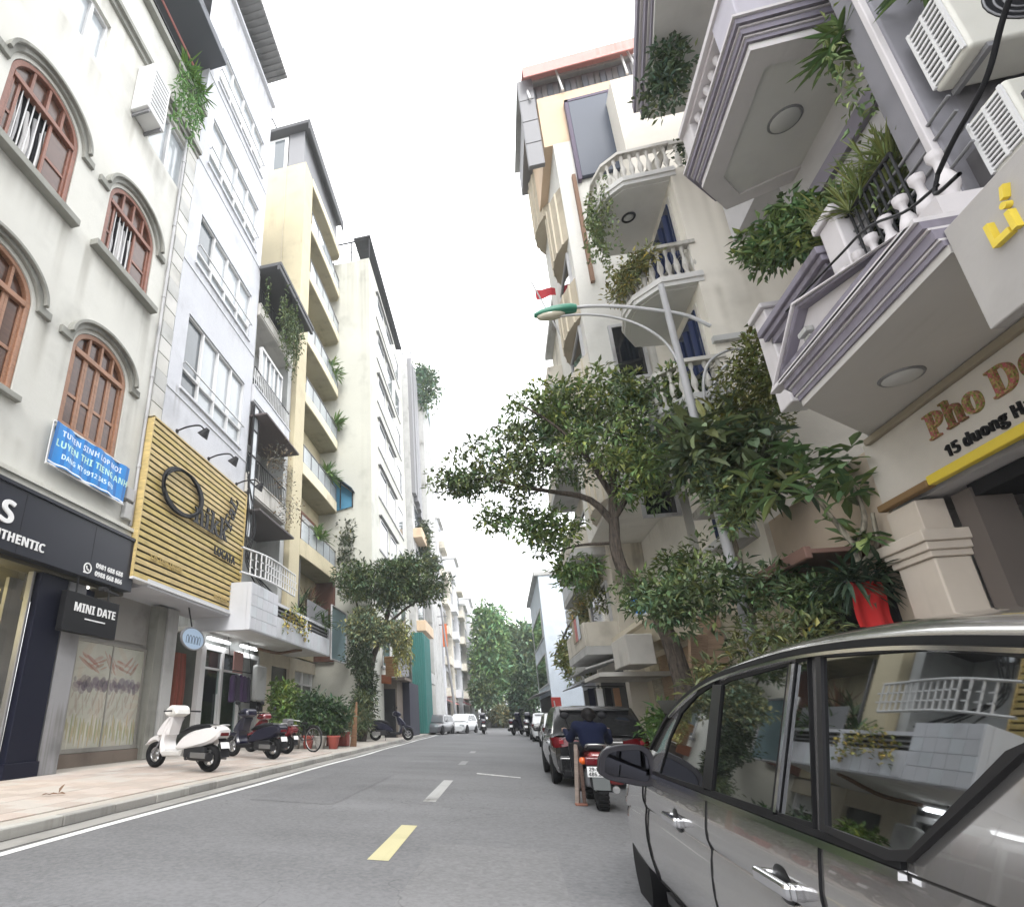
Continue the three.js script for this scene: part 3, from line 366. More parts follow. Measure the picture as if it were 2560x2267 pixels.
  for (const [s0, s1, y] of [[18.05, 19.75, 4.02], [20.75, 22.3, 4.05]]) { const t = thing('tube_light', s0 < 19 ? 'lit fluorescent tube above the glass door nearest the round sign' : 'lit fluorescent tube above the hanging dark clothes', 'lamp', [-10.3, y, -s0], 'tube lights under the white balcony'); obj('fitting', G(box(s0, s1, y + 0.06, y + 0.12, 0.14, 0.3)), M.whiteMetal, t); obj('tube', G(cyl((s0 + s1) / 2, y, 0.22, 0.045, s1 - s0, 'x')), tube, t); const l = new THREE.RectAreaLight(new THREE.Color(0.95, 0.98, 1), 6, s1 - s0, 0.09); l.position.set(X + 0.22, y - 0.06, -(s0 + s1) / 2); l.rotation.set(-Math.PI / 2, 0, Math.PI / 2); scene.add(l); }
  const rs = thing('round_sign', 'round white sign with blue stripes on a post by the glass door', 'sign', [-10, 0.12, -16.3]);
  const rt = canvasTex(256, 256, (x) => { x.fillStyle = '#a9bfd6'; x.fillRect(0, 0, 256, 256); x.strokeStyle = '#3c4a5e'; x.lineWidth = 7; for (let i = 0; i < 5; i++) { x.beginPath(); x.moveTo(50 + i * 34, 190); x.bezierCurveTo(40 + i * 34, 60, 90 + i * 34, 60, 70 + i * 34, 190); x.stroke(); } });
  const disc = new THREE.CircleGeometry(0.5, 40).scale(1.35, 0.62, 1);
  obj('face', F(new THREE.CircleGeometry(0.33, 40).scale(2.0, 1, 1).translate(15.6, 3.64, 0.1)), printed(rt), rs, true);
  obj('rim', F(new THREE.TorusGeometry(0.34, 0.03, 8, 40).scale(2.0, 1, 1).translate(15.6, 3.64, 0.08)), M.greyMetal, rs); obj('backing', F(cyl(15.6, 3.64, 0.05, 0.33, 0.05, 'z').translate(-15.6, 0, 0).scale(2.0, 1, 1).translate(15.6, 0, 0)), M.greyMetal, rs);
  obj('arm', F([bar([15.6, 3.9, 0.04], [15.6, 4.75, -0.2], 0.025)]), M.iron, rs);
  const cl = thing('hung_clothes', 'dark purple garments hanging in front of the glass shop', 'clothes', [-9.6, 1.9, -20]);
  for (let i = 0; i < 5; i++) { const s = 19.3 + i * 0.34; const g = new THREE.LatheGeometry([[0.04, 0.98], [0.1, 0.95], [0.2, 0.85], [0.19, 0.5], [0.24, 0.05], [0.22, 0]].map(([a, b]) => new THREE.Vector2(a, b)), 12).scale(0.9, 1, 0.5).rotateY(rr(-0.3, 0.3)).translate(s, 1.85 + rr(-0.05, 0.05), 0.0); obj('garment', F(g, -9.8), mk([[0.03, 0.015, 0.05], [0.02, 0.015, 0.03], [0.045, 0.02, 0.07]][i % 3], { roughness: 0.95 }), cl); }
  obj('hanging_rail', F([bar([19.1, 2.95, 0], [20.9, 2.95, 0], 0.02), bar([19.1, 2.95, 0], [19.1, 4.2, -0.2], 0.015), bar([20.9, 2.95, 0], [20.9, 4.2, -0.2], 0.015)], -9.8), M.iron, cl);
  obj('pink_cloth', F(rbox(19.6, 20.4, 2.9, 3.7, -0.2, -0.15, 0.02), -9.8), mk([0.4, 0.22, 0.2], { roughness: 0.95 }), cl);
}

// ------------------------------------------------------------ left 2: white building with ribbon windows
{
  const b = thing('white_building', 'narrow white building with ribbon windows above the yellow slatted sign', 'building', [-9.5, 0.12, -15.5]);
  const fl = [[11.6, 14.62], [16.9, 19.25], [21.9, 24.5], [26.7, 29.0]];
  const S0 = 13.4, S1 = 17.8;
  const holes = fl.map(([y0, y1]) => [[S0, y0], [S1, y0], [S1, y1], [S0, y1]]);
  obj('wall', F([ext(poly([[12.66, 4.9], [18.44, 4.9], [18.44, 32.6], [12.66, 32.6]], holes), -0.3, 0.02), box(12.66, 18.44, 12, 32.5, -7, -1.2), box(12.66, 18.44, 4.66, 4.89, -1.3, 0.3), box(18.2, 18.44, 12, 32.5, -7.9, -0.31)]), stained([0.57, 0.58, 0.615], 20, 34, [[-13.5, -13.2, 11.6, 1.8, 0.4], [-18, -17.7, 11.6, 1.8, 0.4], [-17.8, -13.4, 16.9, 1.6, 0.22], [-17.8, -13.4, 21.9, 1.8, 0.24], [-17.8, -13.4, 26.7, 1.8, 0.24], [-18.4, -12.7, 32.5, 2.2, 0.3], [-17.8, -13.4, 11.6, 1, 0.2], [-12.95, -12.7, 30, 18, 0.2]], { neg: true }), b);
  for (const y of [11.2, 16.4, 21.35, 26.2]) obj('wall_joint', F(box(12.68, 18.43, y, y + 0.05, 0.02, 0.05)), M.white, b);
  obj('string_course', F([box(12.64, 18.46, 32.6, 32.8, -0.3, 0.2)]), M.white, b);
  fl.forEach(([y0, y1], k) => {
    const yr = y0 + (y1 - y0) * 0.27;
    const w = obj('ribbon_window', F([box(S0, S1, y1 - 0.07, y1, -0.2, -0.04), box(S0, S1, y0, y0 + 0.07, -0.2, -0.04), box(S0, S1, yr - 0.045, yr + 0.045, -0.19, -0.03)]), M.whiteMetal, b);
    const n = 4;
    for (let i = 0; i <= n; i++) { const s = S0 + (S1 - S0) * i / n; obj('mullion', F(box(s - 0.04, s + 0.04, y0 + 0.07, y1 - 0.07, -0.2, -0.02)), M.whiteMetal, w); }
    for (let i = 0; i < n; i++) { const s = S0 + (S1 - S0) * i / n, e = S0 + (S1 - S0) * (i + 1) / n; obj('pane', F(box(s + 0.04, e - 0.04, yr + 0.045, y1 - 0.07, -0.15, -0.13)), i === 0 && k < 2 ? M.glassGrey : M.glassPale, w); obj('pane', F(box(s + 0.04, e - 0.04, y0 + 0.07, yr - 0.045, -0.15, -0.13)), i === 0 && k === 0 ? M.glassGrey : M.glassPale, w); }
    obj('guard_rail', F([bar([S0 - 0.05, yr + 0.12, 0.13], [S1 + 0.05, yr + 0.12, 0.13], 0.03), bar([S0, yr + 0.12, 0], [S0, yr + 0.12, 0.13], 0.02), bar([S1, yr + 0.12, 0], [S1, yr + 0.12, 0.13], 0.02)]), M.metal, b);
    obj('sill', F(box(S0 - 0.08, S1 + 0.08, y0 - 0.09, y0, -0.2, 0.09)), M.white, b);
  });
  const e = obj('roof_eave', F([box(12.3, 17.8, 33.6, 33.75, -2.5, 1.1)]), M.zinc, b);
  for (let i = 0; i < 19; i++) obj('corrugation', F(box(12.35 + i * 0.29, 12.45 + i * 0.29, 33.54, 33.6, -2.4, 1.08)), M.zinc, e);
  obj('roof_wall', F(box(12.7, 17.7, 32.8, 33.6, -2.4, -0.6)), M.greyMetal, b);
  // slatted sign
  const X = -9.15, sg = thing('slatted_sign', 'big yellow wooden slatted sign with a black ring and script lettering', 'sign', [X, 4.8, -15]);
  obj('backing', F(box(12.02, 18.18, 4.84, 9.58, -0.3, -0.12), X), M.slatBack, sg);
  const sl = [M.slat, M.slat2, M.slat3];
  for (let i = 0; i < 25; i++) obj('slat', F(rbox(12.0, 18.2, 4.83 + i * 0.191, 4.83 + i * 0.191 + 0.137, -0.1, -0.075 + rr(0, 0.006), 0.01, 1), X), sl[Math.floor(rnd() * 3)], sg);
  obj('side_board', F([box(11.96, 12.0, 4.8, 9.64, -0.34, -0.05), box(18.2, 18.24, 4.8, 9.64, -0.34, -0.05), box(11.96, 18.24, 9.6, 9.65, -0.34, -0.05)], X), M.slat3, sg);
  obj('base_tray', F(box(11.96, 18.24, 4.74, 4.8, -0.34, 0.0), X), M.whiteMetal, sg);
  for (let k = 0; k < 3; k++) obj('ring', F(new THREE.TorusGeometry(0.86, 0.05, 6, 60).scale(1.22 + k * 0.035, 0.79 + k * 0.02, 1).rotateZ(0.08 * k).translate(13.72 + k * 0.03, 7.92 - k * 0.02, 0.02), X), M.black, sg);
  obj('script_lettering', F([text3('nikk', 0.72, 0.04, serif).translate(14.45, 7.2, 0)], X), M.black, sg);
  obj('script_lettering', F([text3('FaL', 0.55, 0.04, serif).rotateZ(1.25).translate(16.95, 7.65, 0)], X), M.black, sg);
  obj('small_lettering', F([text3('LOCATA', 0.3, 0.03).translate(15.9, 6.55, 0)], X), M.black, sg);
  const dim = mk([0.4, 0.3, 0.12]);
  obj('faint_lettering', F([text3('125 Tran Quang', 0.16, 0.012).translate(12.6, 5.45, -0.055)], X), dim, sg); obj('faint_lettering', F([text3('0912 88 88', 0.14, 0.012).translate(16.3, 5.1, -0.055)], X), dim, sg);
  [[13.5, 10.0], [15.55, 10.0], [17.75, 9.95]].forEach(([s, y], i) => {
    const l = thing('sign_lamp', ['black arm lamp over the left end of the slatted sign', 'black arm lamp over the middle of the slatted sign', 'black arm lamp over the right end of the slatted sign'][i], 'lamp', [-9.5, y, -s], 'arm lamps over the slatted sign');
    obj('arm', F([pipe([[s, y, 0.02], [s, y + 0.1, 0.4], [s, y + 0.08, 0.85], [s, y - 0.06, 1.0]], 0.028, 18, 6), cyl(s, y, 0.03, 0.07, 0.04, 'z')]), M.iron, l);
    obj('shade', F([new THREE.CylinderGeometry(0.07, 0.19, 0.3, 16).rotateX(0.65).translate(s, y - 0.2, 1.06)]), M.iron, l);
  });
}
// ------------------------------------------------------------ left 3: dark balcony house with a white tiled first balcony
{
  const b = thing('balcony_house', 'old grey house with dark shaded balconies behind the white tiled balcony', 'house', [-9.5, 0.12, -21]);
  obj('wall', F([box(18.46, 23.1, 3.9, 22.0, -6, -1.3), box(18.46, 18.75, 5.5, 22.0, -1.3, -0.1), box(22.6, 23.1, 5.5, 21.0, -1.3, -0.05), box(22.0, 31, 0.12, 4.3, -1.4, -1.2)]), M.grey, b);
  [[9.95, 10.75], [14.2, 15.0], [18.8, 19.4]].forEach(([y0, y1], i) => {
    obj('balcony_slab', F([rbox(18.5, 22.75, y0, y1, -1.3, 0.12, 0.02), box(18.5, 22.75, y1, y1 + 0.06, -0.1, 0.16), box(18.5, 22.75, y0 + 0.08, y0 + 0.13, 0.12, 0.16)]), [M.dirty, M.white, M.dirty][i], b);
    const w = obj('balcony_door', F([box(19.3, 22.3, y1 + 2.3, y1 + 2.42, -1.28, -1.2), box(19.3, 19.38, y1, y1 + 2.3, -1.28, -1.2), box(22.2, 22.3, y1, y1 + 2.3, -1.28, -1.2), box(20.8, 20.87, y1, y1 + 2.3, -1.28, -1.2)]), M.whiteMetal, b);
    obj('pane', F(box(19.38, 20.8, y1, y1 + 2.3, -1.27, -1.25)), M.glassDark, w); obj('pane', F(box(20.87, 22.2, y1, y1 + 2.3, -1.27, -1.25)), M.glassGrey, w);
    const rail = obj('balcony_rail', F([bar([18.55, y1 + 1.0, 0.05], [22.7, y1 + 1.0, 0.05], 0.03)]), M.iron, b);
    for (let k = 0; k < 22; k++) obj('rail_bar', F(box(18.6 + k * 0.195, 18.622 + k * 0.195, y1 + 0.06, y1 + 1.0, 0.04, 0.062)), i === 1 ? M.whiteMetal : M.iron, rail);
  });
  // louvred window over the upper slab
  const wn = obj('window', F([box(19.2, 21.7, 17.4, 17.55, -0.12, 0.06)]), M.whiteMetal, b); obj('window_sill', F(box(19.2, 21.7, 15.95, 16.05, -0.12, 0.06)), M.whiteMetal, wn);
  for (let i = 0; i < 6; i++) { obj('mullion', F(box(19.2 + i * 0.49, 19.27 + i * 0.49, 16.05, 17.4, -0.1, 0.04)), M.whiteMetal, wn); if (i < 5) obj('pane', F(box(19.27 + i * 0.49, 19.69 + i * 0.49, 16.05, 17.4, -0.05, -0.03)), i % 2 ? M.glassGrey : M.glassPale, wn); }
  obj('canopy', F([rbox(18.3, 23.1, 21.3, 21.5, -1.8, 1.15, 0.03), box(18.3, 23.1, 21.5, 22.3, -1.7, -1.2), rbox(18.3, 23.08, 21.05, 21.3, 0.95, 1.1, 0.02)]), mk([0.1, 0.1, 0.105]), b);
  obj('canopy', F([rbox(18.6, 22.6, 13.5, 13.6, -1.2, 0.75, 0.02)]), mk([0.12, 0.1, 0.1]), b); obj('canopy', F([rbox(18.6, 22.5, 9.1, 9.2, -1.2, 0.7, 0.02)]), mk([0.1, 0.09, 0.09]), b);
  // iron framed screen
  const sc = obj('screen', F([box(18.52, 18.6, 8, 14, 0.14, 0.2), box(19.0, 19.05, 8, 14, 0.14, 0.2)]), M.iron, b);
  for (let k = 0; k < 5; k++) obj('screen_pane', F(box(18.6, 19.0, 8.1 + k * 1.2, 9.2 + k * 1.2, 0.16, 0.175)), M.glassPale, sc);
  for (let k = 0; k < 5; k++) obj('screen_bar', F(box(18.6, 19.0, 9.2 + k * 1.2, 9.27 + k * 1.2, 0.14, 0.2)), M.iron, sc);
  // white open-work rail on the curved balcony
  const cr = obj('openwork_rail', F([pipe([[17.7, 7.3, 0.5], [19.2, 7.3, 0.9], [22.3, 7.3, 0.9]], 0.045, 24, 6), pipe([[17.7, 6.35, 0.5], [19.2, 6.35, 0.9], [22.3, 6.35, 0.9]], 0.045, 24, 6)]), M.whiteMetal, b);
  for (let k = 0; k < 16; k++) { const s = 18.2 + k * 0.27, d = 0.62 + Math.min(0.28, k * 0.1); obj('lattice', F([box(s, s + 0.04, 6.35, 7.3, d, d + 0.04), box(s, s + 0.23, 6.65, 6.69, d, d + 0.035), box(s, s + 0.23, 6.95, 6.99, d, d + 0.035)]), M.whiteMetal, cr); }
  // white tiled first-floor balcony reaching to the next house
  const bX = -8.4, w = thing('tiled_balcony', 'white tiled first floor balcony with a dark slot above the shop fronts', 'balcony', [bX, 4.2, -22]);
  const G = (g) => F(g, bX);
  obj('floor_slab', G([box(17.55, 27.1, 4.22, 4.4, -3, -0.02)]), M.soffit, w);
  obj('parapet', G([rbox(17.5, 20.0, 4.18, 5.9, -0.16, 0, 0.02), box(20.0, 27.1, 4.2, 5.05, -0.16, -0.004), box(20, 27.1, 5.5, 5.62, -0.16, 0), box(17.5, 17.68, 4.18, 5.9, -2.2, -0.16), box(23.4, 23.6, 5.05, 5.5, -0.16, 0), box(26.9, 27.1, 5.05, 5.5, -0.16, 0)]), M.white, w);
  obj('parapet_slot', G([box(20.0, 26.9, 5.05, 5.5, -0.15, -0.1)]), M.room, w);
  for (let i = 0; i < 2; i++) obj('slot_rail', G([box(20.0, 26.9, 5.16 + i * 0.16, 5.22 + i * 0.16, -0.08, -0.03)]), M.greyMetal, w);
  for (let r = 0; r < 4; r++) for (let k = 0; k < 5; k++) obj('tile', G(rbox(17.54 + k * 0.49, 18.02 + k * 0.49, 4.22 + r * 0.42, 4.625 + r * 0.42, -0.01, 0.012 + rr(0, 0.003), 0.006, 1)), [M.white, M.tileB, M.white][(r + k * 2) % 3], w);
  for (let k = 0; k < 14; k++) obj('tile', G(rbox(20.03 + k * 0.5, 20.52 + k * 0.5, 4.24, 4.98, -0.01, 0.01 + rr(0, 0.003), 0.006, 1)), [M.white, M.tileB, M.white][k % 3], w);
  obj('awning_frame', G([box(23.7, 26.9, 5.62, 6.5, -0.1, -0.06)]), M.greyMetal, w);
  obj('pipe', G([pipe([[22.2, 4.1, -1.8], [23.2, 4.0, -1.2], [23.8, 4.15, -0.6], [24.0, 4.2, -0.4]], 0.07, 18, 7)]), mk([0.16, 0.09, 0.05]), w);
  const fl = []; for (let i = 0; i < 230; i++) { const s = rr(20.4, 23.2); fl.push({ p: V(bX + rr(-0.05, 0.3), rr(4.75, 5.75) - Math.abs(s - 21.8) * 0.25, -s), d: dirn(), n: V(0, 1, 0.2), l: 0.17, w: 0.1, c: tone(rnd() < 0.6 ? [0.42, 0.34, 0.09] : [0.16, 0.2, 0.05]) }); }
  tag(obj('flowering_plant', leaves(fl), M.leaf), 'yellow flowering plant spilling over the white tiled balcony', 'plant');
  const pl = []; for (let i = 0; i < 10; i++) rosette([bX - 0.3 + rr(-0.3, 0.3), 5.65 + rr(0, 0.3), -rr(23.6, 27)], 14, 0.9, 0.09, [0.06, 0.12, 0.035], [-0.4, 1.2], pl);
  tag(obj('balcony_plant', leaves(pl), M.leaf), 'dark spiky plants on the far end of the white tiled balcony', 'plant');
  const up = []; const pts = []; for (let i = 0; i < 30; i++) pts.push([LX + rr(0.4, 1.1), rr(20.6, 21.2), -rr(18.6, 22.5)]); strands(pts, 3.3, 40, [0.09, 0.13, 0.045], up, 0.2, 0.08);
  tag(obj('trailing_plant', leaves(up), M.leaf), 'dry and green creeper hanging below the dark canopy beside the white building', 'plant');
  const vp = crown([[-9.0, 12.0, -20.8, 0.25, 1.2, 1.5, 22], [-8.8, 10.2, -21.5, 0.3, 0.8, 1.2, 14]], { per: 12, l: 0.18, w: 0.06, col: [0.16, 0.14, 0.1], spread: 0.4 });
  tag(obj('dry_creeper', vp, M.leaf), 'brownish dry creeper on the middle balcony of the grey house', 'plant');
  const wires = thing('wire_bundle', 'black wires running down the edge of the white building', 'wires', [-9.3, 5, -18.5]);
  for (let i = 0; i < 6; i++) obj('wire', F(pipe([[18.4 + i * 0.05, 11 - i * 0.2, 0.1], [18.5 + rr(-0.2, 0.3), 8.5, 0.35 + rr(0, 0.2)], [18.3 + rr(-0.2, 0.3), 7, 0.4], [18.6 + i * 0.4, 5.9, 0.6 + rr(0, 0.3)]], 0.018, 24, 5)), M.iron, wires);
  // ground floor behind the plants
  const g = thing('plant_shop', 'beige shop front with dark glazed doors behind the potted plants', 'shop front', [-10.5, 0.12, -27]);
  obj('wall', F([box(23.0, 24.6, 0.12, 4.2, -0.3, 0), box(26.8, 27.6, 0.12, 4.2, -0.3, 0.05), box(23, 31, 3.6, 4.2, -0.3, 0.02)], -10.5), M.beige, g);
  const dr = obj('door', F([box(27.6, 27.7, 0.12, 3.6, -0.2, -0.05), box(29.0, 29.1, 0.12, 3.6, -0.2, -0.05), box(30.6, 30.7, 0.12, 3.6, -0.2, -0.05), box(27.7, 30.6, 2.9, 2.98, -0.2, -0.05)], -10.5), M.whiteMetal, g);
  obj('pane', F([box(27.7, 29.0, 0.12, 2.9, -0.15, -0.12)], -10.5), M.glassDark, dr); obj('pane', F([box(29.1, 30.6, 0.12, 2.9, -0.15, -0.12)], -10.5), M.glassDark, dr); obj('pane', F([box(24.6, 26.8, 0.9, 3.6, -0.15, -0.12)], -10.5), M.glassDark, dr);
  obj('shutter', F([box(24.6, 26.8, 0.12, 0.9, -0.2, -0.05)], -10.5), M.panelBrown, g);
  const hv = thing('water_tank', 'pale rounded panel standing against the beige shop wall', 'panel', [-10, 1.8, -22.4]); obj('body', F([rbox(22.0, 23.1, 1.9, 3.4, 0.1, 0.35, 0.12, 4)], -10.4), M.slab, hv); obj('bracket', F([box(22.2, 22.3, 1.5, 1.95, 0, 0.3), box(22.8, 22.9, 1.5, 1.95, 0, 0.3)], -10.4), M.iron, hv);
}
// ------------------------------------------------------------ left 4: tall cream building with curved balconies
{
  const b = thing('cream_tower_house', 'tall cream apartment house with stacked balconies and a dark roof shed', 'building', [-9.3, 0.12, -27]);
  const X = -9.3, G = (g) => F(g, X);
  obj('wall', [box(-9.32, -14.5, 6.0, 34.7, -23.2, -23.45), ...G([box(23.46, 31, 4.3, 34.6, -5, -1.2), rbox(23.18, 24.55, 4.4, 34.69, -1.25, 0.02, 0.03)])], M.cream, b);
  obj('wall_seam', box(-10.6, -10.64, 8, 34.6, -23.2, -23.175), M.beige, b);
  [[9.0, 9.85], [13.5, 14.15], [17.9, 18.5], [21.9, 22.5], [26.5, 27.1], [30.4, 31.0], [34.3, 34.9]].forEach(([y0, y1], i) => {
    const bow = new THREE.Shape(); bow.moveTo(24.56, -1.2); bow.lineTo(24.56, 0.02); bow.quadraticCurveTo(27.4, 0.16, 30.6, 0.12); bow.lineTo(30.9, -0.1); bow.lineTo(30.9, -1.2); bow.lineTo(24.56, -1.2);
    obj('balcony', G(ext(bow, 0, y1 - y0, 0, 16).rotateX(Math.PI / 2).translate(0, y1, 0)), i === 0 ? M.cream : wallMat([0.74, 0.67, 0.5]), b);
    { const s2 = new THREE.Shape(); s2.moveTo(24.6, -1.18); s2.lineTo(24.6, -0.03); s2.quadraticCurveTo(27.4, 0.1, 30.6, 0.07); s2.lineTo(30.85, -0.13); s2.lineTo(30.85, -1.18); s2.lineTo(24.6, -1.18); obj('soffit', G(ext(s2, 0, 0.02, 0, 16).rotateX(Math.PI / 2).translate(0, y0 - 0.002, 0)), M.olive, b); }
    if (i < 6) {
      const r = obj('glass_rail', G([pipe([[24.6, y1 + 1.05, 0], [27.4, y1 + 1.05, 0.06], [30.7, y1 + 1.05, 0.06]], 0.035, 20, 6)]), M.greyMetal, b);
      for (let k = 0; k < 5; k++) { const s = 24.75 + k * 1.2, d = 0.0 + 0.06 * Math.sin((s - 24.6) / 6.1 * 3.1); obj('rail_pane', G(box(s, s + 1.08, y1 + 0.06, y1 + 0.98, d - 0.02, d)), M.glassPale, r); obj('rail_post', G(box(s + 1.1, s + 1.16, y1, y1 + 1.05, d - 0.04, d + 0.02)), M.greyMetal, r); }
      const dd = obj('balcony_door', G([box(25.2, 30.2, y1 + 2.6, y1 + 2.75, -1.18, -1.1), box(25.2, 25.3, y1, y1 + 2.6, -1.18, -1.1), box(30.1, 30.2, y1, y1 + 2.6, -1.18, -1.1), box(27.6, 27.7, y1, y1 + 2.6, -1.18, -1.1)]), i ? M.whiteMetal : M.woodRed, b);
      obj('pane', G(box(25.3, 27.6, y1, y1 + 2.6, -1.17, -1.14)), [M.glassGrey, M.glassPale, M.curtain, M.glassPale][(i * 3) % 4], dd); obj('pane', G(box(27.7, 30.1, y1, y1 + 2.6, -1.17, -1.14)), [M.curtain, M.glassPale, M.glassGrey, M.curtain, M.glassPale][(i * 2) % 5], dd); if (i % 2) obj('wall_lamp', G([ball(25.0, y1 + 2.2, -0.9, 0.14, 1, 0.8, 1), bar([25.0, y1 + 2.3, -1.1], [25.0, y1 + 2.3, -0.9], 0.03)]), M.iron, b); if (i === 2 || i === 4) obj('laundry', G([0, 1, 2, 3].map((q) => rbox(27.2 + q * 0.5, 27.6 + q * 0.5, y1 + 1.1, y1 + 1.9 - (q % 2) * 0.2, -0.5, -0.47, 0.01))), i === 2 ? M.blueWall : M.peach, b);
    }
  });
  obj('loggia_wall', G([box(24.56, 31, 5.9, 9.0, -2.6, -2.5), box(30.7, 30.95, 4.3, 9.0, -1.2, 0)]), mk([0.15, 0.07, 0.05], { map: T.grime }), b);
  obj('loggia_post', G([box(24.7, 24.8, 5.9, 9, -0.3, -0.2), box(25.3, 25.38, 5.9, 9, -0.3, -0.22)]), M.greyMetal, b);
  // roof shed
  const rs = obj('roof_shed', [box(-9.6, -10.7, 34.9, 38.2, -23.6, -31), box(-12.9, -14, 34.7, 38, -23.5, -23.6)], M.greyMetal, b);
  obj('shed_window', [box(-10.75, -12.8, 34.8, 38.0, -23.55, -23.6)], M.whiteMetal, rs); obj('shed_pane', [box(-11.0, -11.7, 35.0, 37.8, -23.53, -23.55)], M.glassGrey, rs); obj('shed_pane', [box(-11.8, -12.6, 35.0, 37.8, -23.53, -23.55)], M.glassPale, rs);
  obj('roof', [rbox(-9.15, -14.5, 38.2, 38.5, -23.1, -31.3, 0.03), box(-9.1, -9.2, 37.6, 38.45, -23.1, -31.3)], mk([0.08, 0.08, 0.085]), b);
  obj('roof_frame', [bar([-13.6, 38.5, -24], [-12.3, 41, -24], 0.05), bar([-12.3, 41, -24], [-11.4, 38.5, -24], 0.05), bar([-15, 41.2, -24], [-12.3, 41, -24], 0.04)], M.iron, b);
  const pots = []; for (const [y, s] of [[15.2, 29], [19.6, 30], [23.2, 29.6], [10.6, 27.5]]) for (let i = 0; i < 5; i++) rosette([X + 0.1, y + 0.1, -s - rr(-0.7, 0.7)], 16, 0.9, 0.13, [0.13, 0.22, 0.06], [-0.5, 1.2], pots);
  tag(obj('balcony_greenery', leaves(pots), M.leaf), 'light green pot plants leaning out of the cream balconies', 'plants');
  const lp = []; for (let i = 0; i < 16; i++) rosette([X - rr(0.1, 1.2), rr(6.0, 6.8), -rr(25, 30.6)], 12, 1.0, 0.1, [0.06, 0.1, 0.035], [0, 1.3], lp); rosette([X - 0.4, 6.4, -27], 18, 1.9, 0.12, [0.2, 0.12, 0.08], [0.6, 1.4], lp);
  tag(obj('loggia_plant', leaves(lp), M.leaf), 'spiky plants in the dark red loggia under the cream balconies', 'plants');
}
